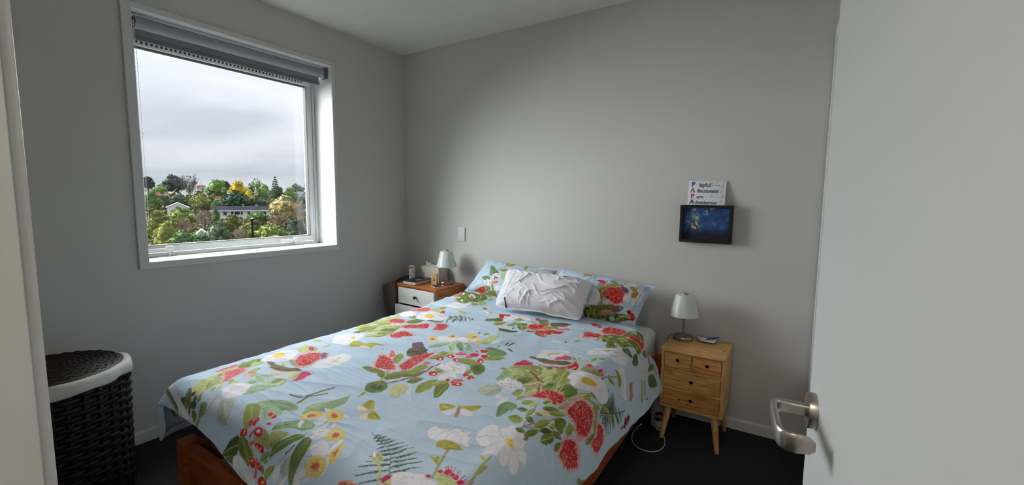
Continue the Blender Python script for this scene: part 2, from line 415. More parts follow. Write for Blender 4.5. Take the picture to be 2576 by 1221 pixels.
# roller blind
bl = tag(empty('roller_blind', (-0.06, (WY0 + WY1) / 2, WZ1 - 0.01)), 'rolled-up grey roller blind at the top of the window', 'blind')
BF = mat('blind_fabric', (150, 157, 162), 0.8, bump=0.2, bscale=900); BR_ = mat('blind_bar', (118, 124, 128), 0.5)
L = (WY1 - WY0) / 2 - 0.012
bm = bmesh.new(); n = 36
rolls = []
for k in range(n + 1):
    a = 2 * math.pi * k / n; r = 0.030 + 0.0005 * math.sin(3 * a)
    rolls.append((r * math.cos(a), r * math.sin(a)))
va = [bm.verts.new((x, -L + 0.02, z - 0.034)) for x, z in rolls[:-1]]; vb = [bm.verts.new((x, L - 0.02, z - 0.034)) for x, z in rolls[:-1]]
for k in range(n): bm.faces.new((va[k], va[(k + 1) % n], vb[(k + 1) % n], vb[k]))
bm.faces.new(va); bm.faces.new(vb)
bm_obj('fabric_roll', bm, BF, bl, auto=40)
box('hanging_fabric', -0.0310, -0.0295 + 0.001, -L + 0.02, L - 0.02, -0.095, -0.034, BF, bl)
box('bottom_bar', -0.036, -0.022, -L + 0.018, L - 0.018, -0.112, -0.090, BR_, bl, bev=0.004)
for s in (-1, 1):
    bm = bmesh.new()
    add_box(bm, -0.036, 0.036, s * L - 0.004, s * L + 0.004, -0.070, 0.006, 0.003)
    bm_obj('bracket', bm, mat('bracket_grey', (96, 98, 100), 0.5), bl, auto=35)
# bead chain, a loop hanging at the left end
chain = [( -0.0, -L + 0.012, -0.05)]
bm = bmesh.new()
for side in (-0.014, 0.014):
    for i in range(150):
        bmesh.ops.create_icosphere(bm, subdivisions=1, radius=0.0022, matrix=Matrix.Translation((0.036 + side * min(1, (i + 6) / 30), -L + 0.008, -0.04 - i * 0.0064)))
for k in range(9):
    a = math.pi * k / 8
    bmesh.ops.create_icosphere(bm, subdivisions=1, radius=0.0022, matrix=Matrix.Translation((0.036 + 0.014 * math.cos(a), -L + 0.008, -0.04 - 150 * 0.0064 - 0.014 * math.sin(a))))
bm_obj('bead_chain', bm, mat('chain_white', (225, 226, 224), 0.4), bl, smooth=True)

# ------------------------------------------------------------------ open door at the right
HX, HY, DA = 2.8215, -2.519, math.radians(-5.2)
door = empty('door_1', (HX, HY, 0), 0); structure(door, 'white flush door standing open at the right edge')
# local axes: l along leaf from hinge to latch, n out of the face towards the room
dv = Vector((math.sin(DA), math.cos(DA), 0)); nv = Vector((-math.cos(DA), math.sin(DA), 0))
door.matrix_world = Matrix(((dv.x, nv.x, 0, HX), (dv.y, nv.y, 0, HY), (0, 0, 1, 0), (0, 0, 0, 1)))
box('door_leaf', 0.0, 0.760, -0.035, 0.0, 0.012, 1.985, DOORM, door, bev=0.0015)
han = empty('door_handle', (0.700, 0, 0.935)); han.parent = door
bm = bmesh.new()
seg = 40
pr = [(0.0265, 0.0), (0.0265, 0.0095), (0.0258, 0.0112), (0.0, 0.0115)]
rings = [[bm.verts.new((r * math.cos(2 * math.pi * k / seg), z, r * math.sin(2 * math.pi * k / seg))) for k in range(seg)] for r, z in pr[:-1]]
for a, b in zip(rings, rings[1:]):
    for k in range(seg): bm.faces.new((a[k], a[(k + 1) % seg], b[(k + 1) % seg], b[k]))
bm.faces.new(rings[-1]); bm.faces.new(rings[0])
bm_obj('rose', bm, STEEL, han, auto=40)
# lever: neck, flat grip running back towards the hinge, end returned to the door
def sweep_rect(bm, pts, ws, hs, up=Vector((0, 0, 1)), rr=4):
    """rounded bar swept along pts, ws across, hs tall"""
    rings = []; n = len(pts)
    for i, p in enumerate(pts):
        d = (Vector(pts[min(i + 1, n - 1)]) - Vector(pts[max(i - 1, 0)])).normalized(); sx = d.cross(up).normalized()
        ring_ = []
        for k in range(16):
            a = 2 * math.pi * k / 16; ca, sa = math.cos(a), math.sin(a); e = 0.55
            ring_.append(bm.verts.new(Vector(p) + sx * (ws[i] / 2 * math.copysign(abs(ca) ** e, ca)) + up * (hs[i] / 2 * math.copysign(abs(sa) ** e, sa))))
        rings.append(ring_)
    for a, b in zip(rings, rings[1:]):
        for k in range(16): bm.faces.new((a[k], a[(k + 1) % 16], b[(k + 1) % 16], b[k]))
    bm.faces.new(rings[0][::-1]); bm.faces.new(rings[-1])
bm = bmesh.new()
path = [(0, 0.008, 0), (0, 0.030, 0), (0, 0.044, 0), (-0.004, 0.051, 0), (-0.012, 0.0545, 0), (-0.030, 0.056, 0), (-0.070, 0.056, 0), (-0.098, 0.0555, 0), (-0.110, 0.0525, 0), (-0.116, 0.046, 0), (-0.117, 0.036, 0), (-0.117, 0.022, 0), (-0.1165, 0.016, 0)]
ws = [0.016, 0.016, 0.014, 0.012, 0.010, 0.009, 0.009, 0.009, 0.009, 0.009, 0.009, 0.0085, 0.006]
hs = [0.018, 0.018, 0.019, 0.021, 0.022, 0.023, 0.024, 0.025, 0.026, 0.026, 0.026, 0.022, 0.012]
sweep_rect(bm, path, ws, hs)
bm_obj('lever', bm, STEEL, han, auto=45)

# ------------------------------------------------------------------ bed
WOODB = mat('rimu_bed_wood', (178, 92, 38), 0.45, col2=(138, 64, 24), scale=5, stretch=(1.2, 1.2, 18), detail=6)
WOODBX = mat('rimu_bed_wood_rail', (178, 92, 38), 0.45, col2=(138, 64, 24), scale=5, stretch=(1.0, 14, 14), detail=6)
BX0, BX1, BY0, BY1 = 0.783, 2.160, -1.945, -0.055
bed = tag(empty('bed_frame', ((BX0 + BX1) / 2, (BY0 + BY1) / 2, 0)), 'orange-brown wooden bed frame under the floral duvet', 'bed')
bo = Vector(bed.location)
def bpart(o):
    o.parent = bed; o.matrix_parent_inverse = Matrix.Translation(-bo); return o
for x in (BX0, BX1 - 0.06):
    for y in (BY0, BY1 - 0.06):
        bpart(box('leg', x, x + 0.06, y, y + 0.06, 0.0, 0.322 if y < -1 else 0.36, WOODB, bev=0.004))
bpart(box('foot_rail', BX0 + 0.06, BX1 - 0.06, BY0 + 0.012, BY0 + 0.040, 0.195, 0.314, WOODBX, bev=0.004))
bpart(box('head_rail', BX0 + 0.06, BX1 - 0.06, BY1 - 0.050, BY1 - 0.020, 0.18, 0.36, WOODBX, bev=0.004))
for x0, x1 in ((BX0 + 0.014, BX0 + 0.042), (BX1 - 0.042, BX1 - 0.010)):
    bpart(box('side_rail', x0, x1, BY0 + 0.06, BY1 - 0.06, 0.185, 0.290, WOODB, bev=0.004))
sl_me = None
for i in range(11):
    y = BY0 + 0.12 + i * 0.166
    if sl_me is None:
        o = box('slat', BX0 + 0.042, BX1 - 0.042, -0.035, 0.035, 0.262, 0.280, WOODBX, bev=0.002); sl_me = o.data
    else: o = link('slat', sl_me)
    o.location = (0, y, 0); bpart(o)

# mattress with a white fitted sheet
SHEET = mat('white_sheet', (214, 214, 220), 0.85, bump=0.25, bscale=90, bdist=0.004, sheen=0.2)
def mattress():
    bm = bmesh.new()
    x0, x1, y0, y1, z0, z1 = 0.800, 2.118, -1.845, -0.095, 0.281, 0.528
    nx, ny, nz = 48, 64, 10
    def P(a, b, c):
        # rounded box from unit coords -1..1
        hx, hy, hz, r = (x1 - x0) / 2, (y1 - y0) / 2, (z1 - z0) / 2, 0.045
        p = Vector((a * hx, b * hy, c * hz)); q = Vector((max(-hx + r, min(hx - r, p.x)), max(-hy + r, min(hy - r, p.y)), max(-hz + r, min(hz - r, p.z))))
        d = p - q
        if d.length > 1e-9: p = q + d.normalized() * r
        g = 0.003 * math.sin(p.x * 37 + 2 * math.sin(p.y * 21)) * math.cos(p.y * 29 + p.z * 40)
        return (p.x + (x0 + x1) / 2 + g * (abs(a) > .99), p.y + (y0 + y1) / 2, p.z + (z0 + z1) / 2 + g * 0.8)
    cache = {}
    def V(a, b, c):
        k = (round(a, 5), round(b, 5), round(c, 5))
        if k not in cache: cache[k] = bm.verts.new(P(a, b, c))
        return cache[k]
    def face(nu, nv, f):
        for i in range(nu):
            for j in range(nv):
                a0, a1, b0, b1 = -1 + 2 * i / nu, -1 + 2 * (i + 1) / nu, -1 + 2 * j / nv, -1 + 2 * (j + 1) / nv
                bm.faces.new((V(*f(a0, b0)), V(*f(a1, b0)), V(*f(a1, b1)), V(*f(a0, b1))))
    face(nx, ny, lambda a, b: (a, b, 1)); face(nx, ny, lambda a, b: (a, b, -1))
    face(nx, nz, lambda a, b: (a, -1, b)); face(nx, nz, lambda a, b: (a, 1, b))
    face(ny, nz, lambda a, b: (-1, a, b)); face(ny, nz, lambda a, b: (1, a, b))
    return bm_obj('mattress', bm, SHEET, smooth=True)
tag(mattress(), 'white sheeted mattress showing at the bed head beside the right pillow', 'mattress')

# printed cotton: colour attribute carries the print, nodes add weave and cloth shading
def cloth_mat(name, bump=0.3):
    m = bpy.data.materials.new(name); m.use_nodes = True; t = m.node_tree; b = t.nodes['Principled BSDF']
    at = N(t, 'ShaderNodeAttribute'); at.attribute_name = 'print'
    n = N(t, 'ShaderNodeTexNoise'); n.inputs['Scale'].default_value = 60; n.inputs['Detail'].default_value = 5
    tcn = N(t, 'ShaderNodeTexCoord'); t.links.new(tcn.outputs['Object'], n.inputs['Vector'])
    mp = N(t, 'ShaderNodeMapRange'); mp.inputs['To Min'].default_value = 0.92; mp.inputs['To Max'].default_value = 1.06; t.links.new(n.outputs[0], mp.inputs['Value'])
    mixn = N(t, 'ShaderNodeVectorMath', operation='SCALE'); t.links.new(at.outputs['Color'], mixn.inputs[0]); t.links.new(mp.outputs[0], mixn.inputs['Scale'])
    t.links.new(mixn.outputs[0], b.inputs['Base Color'])
    b.inputs['Roughness'].default_value = 0.85; b.inputs['Specular IOR Level'].default_value = 0.2; b.inputs['Sheen Weight'].default_value = 0.1
    n2 = N(t, 'ShaderNodeTexNoise'); n2.inputs['Scale'].default_value = 140; n2.inputs['Detail'].default_value = 4; t.links.new(tcn.outputs['Object'], n2.inputs['Vector'])
    bn = N(t, 'ShaderNodeBump'); bn.inputs['Strength'].default_value = bump; bn.inputs['Distance'].default_value = 0.002
    t.links.new(n2.outputs[0], bn.inputs['Height']); t.links.new(bn.outputs[0], b.inputs['Normal'])
    return m
PRINT = cloth_mat('botanical_print_cotton')

# ---- printed pattern: filled shapes and strokes in cloth coordinates (mm), drawn on a fine canvas and read off per vertex ----
INKS = {'G1': (150, 158, 72), 'G2': (110, 124, 48), 'G3': (66, 84, 36), 'G4': (158, 184, 142), 'G5': (190, 196, 134), 'G6': (122, 152, 106), 'G7': (98, 138, 58), 'G8': (84, 104, 68),
        'GG': (188, 196, 182), 'GO': (160, 164, 100), 'GY': (176, 164, 78), 'GY2': (150, 142, 56), 'GB': (198, 198, 152), 'YG': (176, 168, 60),
        'R': (198, 34, 40), 'R2': (214, 24, 30), 'RD': (136, 24, 36), 'RP': (222, 92, 98), 'RO': (196, 104, 84), 'M': (198, 38, 92), 'PU': (108, 84, 104),
        'W': (232, 229, 236), 'W2': (204, 203, 208), 'W3': (170, 172, 170), 'CR': (228, 218, 186), 'Y': (230, 204, 84), 'Y2': (222, 178, 40), 'O': (226, 138, 92), 'PK': (228, 192, 178),
        'OB': (178, 128, 84), 'OB2': (186, 146, 44), 'BO': (112, 98, 58), 'BRR': (150, 78, 62), 'BK': (40, 34, 34), 'BK2': (74, 62, 62), 'BG': (187, 207, 225), 'BG2': (200, 216, 230)}
INKS = {k: np.array(lin(v)) for k, v in INKS.items()}
def inside(px, py, poly):
    res = np.zeros(px.shape, bool); n = len(poly)
    for i in range(n):
        x0, y0 = poly[i]; x1, y1 = poly[(i + 1) % n]
        if y0 == y1: continue
        c = ((y0 > py) != (y1 > py)) & (px < (x1 - x0) * (py - y0) / (y1 - y0) + x0)
        res ^= c
    return res
class Canvas:
    def __init__(self, u0, u1, v0, v1, res):
        self.u0, self.v0, self.res = u0, v0, res
        self.W = int((u1 - u0) / res) + 2; self.H = int((v1 - v0) / res) + 2
        self.C = np.empty((self.H, self.W, 3), np.float32); self.C[:] = INKS['BG']
        gx, gy = np.meshgrid(np.arange(self.W), np.arange(self.H))
        self.n1 = vnoise(gx * res / 7.0, gy * res / 7.0, 77); self.n2 = vnoise(gx * res / 2.2, gy * res / 2.2, 78); n3 = vnoise(gx * res / 60.0, gy * res / 60.0, 79)
        self.C *= (1 + 0.05 * n3)[..., None]
        self.rng = random.Random(12)
    def box(self, pts, pad=0.0):
        x = [a for a, _ in pts]; y = [b for _, b in pts]
        i0 = max(0, int((min(x) - pad - self.u0) / self.res)); i1 = min(self.W, int((max(x) + pad - self.u0) / self.res) + 2)
        j0 = max(0, int((min(y) - pad - self.v0) / self.res)); j1 = min(self.H, int((max(y) + pad - self.v0) / self.res) + 2)
        if i1 <= i0 or j1 <= j0: return None
        gx, gy = np.meshgrid(self.u0 + np.arange(i0, i1) * self.res, self.v0 + np.arange(j0, j1) * self.res)
        return (slice(j0, j1), slice(i0, i1)), gx, gy
    def fill(self, pts, col, tex=0.16, k=1.0):
        b = self.box(pts)
        if b is None: return
        sl, gx, gy = b; m = inside(gx, gy, pts)
        t = 1 + tex * (self.n1[sl] * 1.2 + self.n2[sl] * 0.8)
        self.C[sl] = np.where(m[..., None], (col * k)[None, None] * t[..., None], self.C[sl])
    def line(self, pts, w, col, k=1.0, taper=False):
        n = len(pts) - 1
        for i in range(n):
            a, c = pts[i], pts[i + 1]; b = self.box([a, c], w)
            if b is None: continue
            sl, gx, gy = b; dx, dy = c[0] - a[0], c[1] - a[1]; L2 = dx * dx + dy * dy + 1e-9
            t = np.clip(((gx - a[0]) * dx + (gy - a[1]) * dy) / L2, 0, 1)
            d = np.hypot(gx - a[0] - t * dx, gy - a[1] - t * dy)
            hw = w / 2 * ((1 - 0.85 * (i + t) / n) if taper else 1.0)
            m = d < np.maximum(hw, self.res * 0.45)
            self.C[sl] = np.where(m[..., None], (col * k)[None, None], self.C[sl])
def smooth_loop(P, n=4):
    out = []; m = len(P)
    for i in range(m):
        a, b, c, d = (np.array(P[(i + j) % m], float) for j in (-1, 0, 1, 2))
        for k in range(n):
            t = k / n; q = 0.5 * (2 * b + (c - a) * t + (2 * a - 5 * b + 4 * c - d) * t * t + (3 * b - a - 3 * c + d) * t ** 3); out.append((q[0], q[1]))
    return out
def draw_leaf(cv, L, R, col):
    """L, R: the two edges from base to tip"""
    loop = L + R[::-1][1:-1]
    cv.fill(loop, col, 0.2)
    mid = [((a[0] + b[0]) / 2, (a[1] + b[1]) / 2) for a, b in zip(L, R)]
    cv.fill(L + mid[::-1][1:-1], col * 0.74, 0.2)
    ln = math.hypot(L[-1][0] - L[0][0], L[-1][1] - L[0][1])
    if ln > 26:
        for i in range(1, len(mid) - 1):
            for E_ in (L, R):
                a = mid[i]; b = E_[min(i + 1, len(E_) - 1)]; cv.line([a, (a[0] + (b[0] - a[0]) * 0.85, a[1] + (b[1] - a[1]) * 0.85)], 1.4, col * 1.12)
    cv.line(mid, 1.6, np.minimum(col * 1.35 + 0.03, 1))
    cv.line(loop + [loop[0]], 1.5, np.minimum(col * 1.25 + 0.03, 1))
def paint(U, V, text, scale=1.0, size=(1, 1)):
    """scale: for pillow cases s,t run 0..1 over size mm"""
    res = 1.4
    su, sv = size
    cu, cvv = U * 1000.0 * su, V * 1000.0 * sv
    cv = Canvas(cu.min() - 5, cu.max() + 5, cvv.min() - 5, cvv.max() + 5, res)
    rng = cv.rng
    for row in text.strip().split('\n'):
        p = row.split()
        if len(p) < 5: continue
        kind, col, w = p[0], INKS[p[1]], float(p[2]); q = [float(x) for x in p[3:]]
        pts = [(q[i] * su, q[i + 1] * sv) for i in range(0, len(q), 2)]
        cx = sum(a for a, _ in pts) / len(pts); cy = sum(b for _, b in pts) / len(pts)
        if kind == 'f':
            lp = smooth_loop(pts); white = p[1] in ('W', 'W2', 'CR')
            cv.fill(lp, col, 0.05 if white else 0.14)
            if white:
                rad = min(max(a for a, _ in pts) - min(a for a, _ in pts), max(b for _, b in pts) - min(b for _, b in pts))
                if p[1] == 'W' and rad > 24:      # petal folds and veins drawn in pale grey
                    for i in range(0, len(lp), 2):
                        x, y = lp[i]; f0, f1 = rng.uniform(0.15, 0.45), rng.uniform(0.7, 0.97); bx, by = rng.gauss(0, rad * 0.03), rng.gauss(0, rad * 0.03)
                        cv.line([(cx + (x - cx) * f0, cy + (y - cy) * f0), (cx + (x - cx) * (f0 + f1) / 2 + bx, cy + (y - cy) * (f0 + f1) / 2 + by), (cx + (x - cx) * f1, cy + (y - cy) * f1)], rng.uniform(1.2, 2.6), col * rng.uniform(0.80, 0.94), taper=True)
                cv.line(lp + [lp[0]], 1.2, INKS['W2'] * 0.92)
            elif p[1] in ('R', 'R2', 'M', 'RD'): cv.line(lp + [lp[0]], 1.2, INKS['PK'])
        elif kind == 'g':
            lp = smooth_loop(pts); cv.fill(lp, col, 0.24)
            # darker lee half and pale rim as in the printed leaves
            big = max(range(len(pts)), key=lambda i: (pts[i][0] - cx) ** 2 + (pts[i][1] - cy) ** 2); n = len(lp); i0 = big * 4
            half = [lp[(i0 + k) % n] for k in range(n // 2 + 1)]
            cv.fill(half + [((half[0][0] + half[-1][0]) / 2, (half[0][1] + half[-1][1]) / 2)], col * 0.80, 0.24)
            cv.line([half[0], ((half[0][0] + half[-1][0]) / 2 + (cx - (half[0][0] + half[-1][0]) / 2) * 0.6, (half[0][1] + half[-1][1]) / 2 + (cy - (half[0][1] + half[-1][1]) / 2) * 0.6), half[-1]], 1.5, np.minimum(col * 1.3 + 0.03, 1))
            cv.line(lp + [lp[0]], 1.6, np.minimum(col * 1.25 + 0.04, 1))
        elif kind == 'l':
            n = len(pts); L = pts[:n // 2 + 1]; R = [pts[0]] + pts[n // 2 + 1:][::-1] + [pts[n // 2]]
            draw_leaf(cv, L, R, col)
        elif kind == 's':
            cv.line(pts, w, col * 0.86); cv.line(pts, w * 0.55, np.minimum(col * 1.06, 1))
        elif kind == 'p':
            a, b = np.array(pts[0]), np.array(pts[1]); d = b - a; L = np.hypot(*d) + 1e-6; d /= L; nrm = np.array((-d[1], d[0]))
            cv.line([tuple(a), tuple(b)], 1.8, col)
            k = max(4, int(L / 3.6))
            for i in range(k):
                f = (i + 0.5) / k; hw = max(1.5, w * 0.5 * (1 - f) ** 0.7 * min(1, 0.5 + f * 3)); c = a + d * L * f
                for sg_ in (-1, 1): cv.line([tuple(c), tuple(c + nrm * sg_ * hw + d * hw * 0.45)], 3.5, col * (1.0 if sg_ > 0 else 0.85), taper=True)
        elif kind in ('b', 'y'):
            lp = smooth_loop(pts); R_ = max(2.0, min(max(a for a, _ in pts) - min(a for a, _ in pts), max(b for _, b in pts) - min(b for _, b in pts)) / 2)
            light = INKS['PK'] if kind == 'b' else INKS['Y']; deep = col if kind == 'b' else INKS['O']
            for i in range(0, len(lp)):      # stamens round the bloom
                x, y = lp[i]; nx, ny = lp[(i + 1) % len(lp)]
                for j in range(3):
                    f = j / 3 + rng.random() * 0.2; bx, by = x + (nx - x) * f, y + (ny - y) * f; dx, dy = bx - cx, by - cy; L = math.hypot(dx, dy) + 1e-6
                    e = rng.uniform(0.05, 0.22) * R_ + 1.5
                    cv.line([(bx - dx / L * R_ * 0.5, by - dy / L * R_ * 0.5), (bx + dx / L * e, by + dy / L * e)], 1.8, light * 0.95 if rng.random() < 0.5 else (deep * 1.15 + light * 0.2 if kind == 'b' else light))
            shr = [(cx + (x - cx) * 0.90, cy + (y - cy) * 0.90) for x, y in lp]
            cv.fill(shr, deep if kind == 'b' else light, 0.35)
            if kind == 'y':      # pale yellow rays, orange-red streaked heart
                for i in range(0, len(lp)):
                    x, y = lp[i]
                    for j in range(2):
                        f1 = rng.uniform(0.7, 1.12); cv.line([(cx + (x - cx) * 0.4, cy + (y - cy) * 0.4), (cx + (x - cx) * f1, cy + (y - cy) * f1)], 2.0, INKS['CR'] * 0.95 if rng.random() < 0.45 else INKS['Y'])
                for i in range(0, len(lp)):
                    x, y = lp[i]; f1 = rng.uniform(0.35, 0.72); k = rng.uniform(0.75, 1.05)
                    cv.line([(cx, cy), (cx + (x - cx) * f1, cy + (y - cy) * f1)], 2.8, np.array(lin((222, 104, 78))) * k, taper=True)
                continue
            b_ = cv.box(lp)
            if b_ is None: continue
            sl, gx, gy = b_; area = (gx.max() - gx.min()) * (gy.max() - gy.min()); xs, ys = [a for a, _ in lp], [b for _, b in lp]
            for i in range(int(area / 34.0)):
                x, y = rng.uniform(min(xs), max(xs)), rng.uniform(min(ys), max(ys))
                if not inside(np.array([x]), np.array([y]), shr)[0]: continue
                a = math.atan2(y - cy, x - cx) + rng.uniform(-0.7, 0.7); l_ = rng.uniform(3.0, 7.5); k = rng.random()
                c_ = (col * 0.62 if k < 0.38 else np.minimum(col * 1.3, 1) if k < 0.72 else light * 0.9) if kind == 'b' else (deep if k < 0.6 else light)
                if kind == 'y': a = math.atan2(y - cy, x - cx); l_ *= 1.3
                cv.line([(x, y), (x + l_ * math.cos(a), y + l_ * math.sin(a))], rng.uniform(1.6, 2.6), c_)
            if kind == 'b' and p[1] in ('R', 'RP') and R_ > 9:
                for i in range(int(2 + area / 1500)):
                    x, y = cx + rng.uniform(-0.6, 0.6) * (max(xs) - cx), cy + rng.uniform(-0.6, 0.6) * (max(ys) - cy)
                    cv.fill([(x + 2.6 * math.cos(t), y + 2.6 * math.sin(t)) for t in (0, 1, 2, 3, 4, 5)], INKS['GY'], 0.1)
        elif kind == 'c':
            xs, ys = [a for a, _ in pts], [b for _, b in pts]; done = 0
            for i in range(int(w) * 6):
                if done >= w: break
                x, y = rng.uniform(min(xs), max(xs)), rng.uniform(min(ys), max(ys))
                if not inside(np.array([x]), np.array([y]), pts)[0]: continue
                done += 1; a = rng.uniform(0, 6.3); l_ = rng.uniform(16, 34); hw = l_ * rng.uniform(0.16, 0.24); dx, dy = math.cos(a), math.sin(a)
                prof = ((0, 0), (0.25, 0.8), (0.5, 1), (0.8, 0.55), (1, 0))
                L = [(x + dx * l_ * f - dy * hw * h, y + dy * l_ * f + dx * hw * h) for f, h in prof]; R = [(x + dx * l_ * f + dy * hw * h, y + dy * l_ * f - dx * hw * h) for f, h in prof]
                draw_leaf(cv, L, R, col * rng.uniform(0.85, 1.15))
    # read the canvas at the cloth vertices (bilinear)
    fx = np.clip((cu - cv.u0) / res, 0, cv.W - 1.001); fy = np.clip((cvv - cv.v0) / res, 0, cv.H - 1.001)
    ix, iy = fx.astype(int), fy.astype(int); fx, fy = (fx - ix)[..., None], (fy - iy)[..., None]
    return (cv.C[iy, ix] * (1 - fx) + cv.C[iy, ix + 1] * fx) * (1 - fy) + (cv.C[iy + 1, ix] * (1 - fx) + cv.C[iy + 1, ix + 1] * fx) * fy

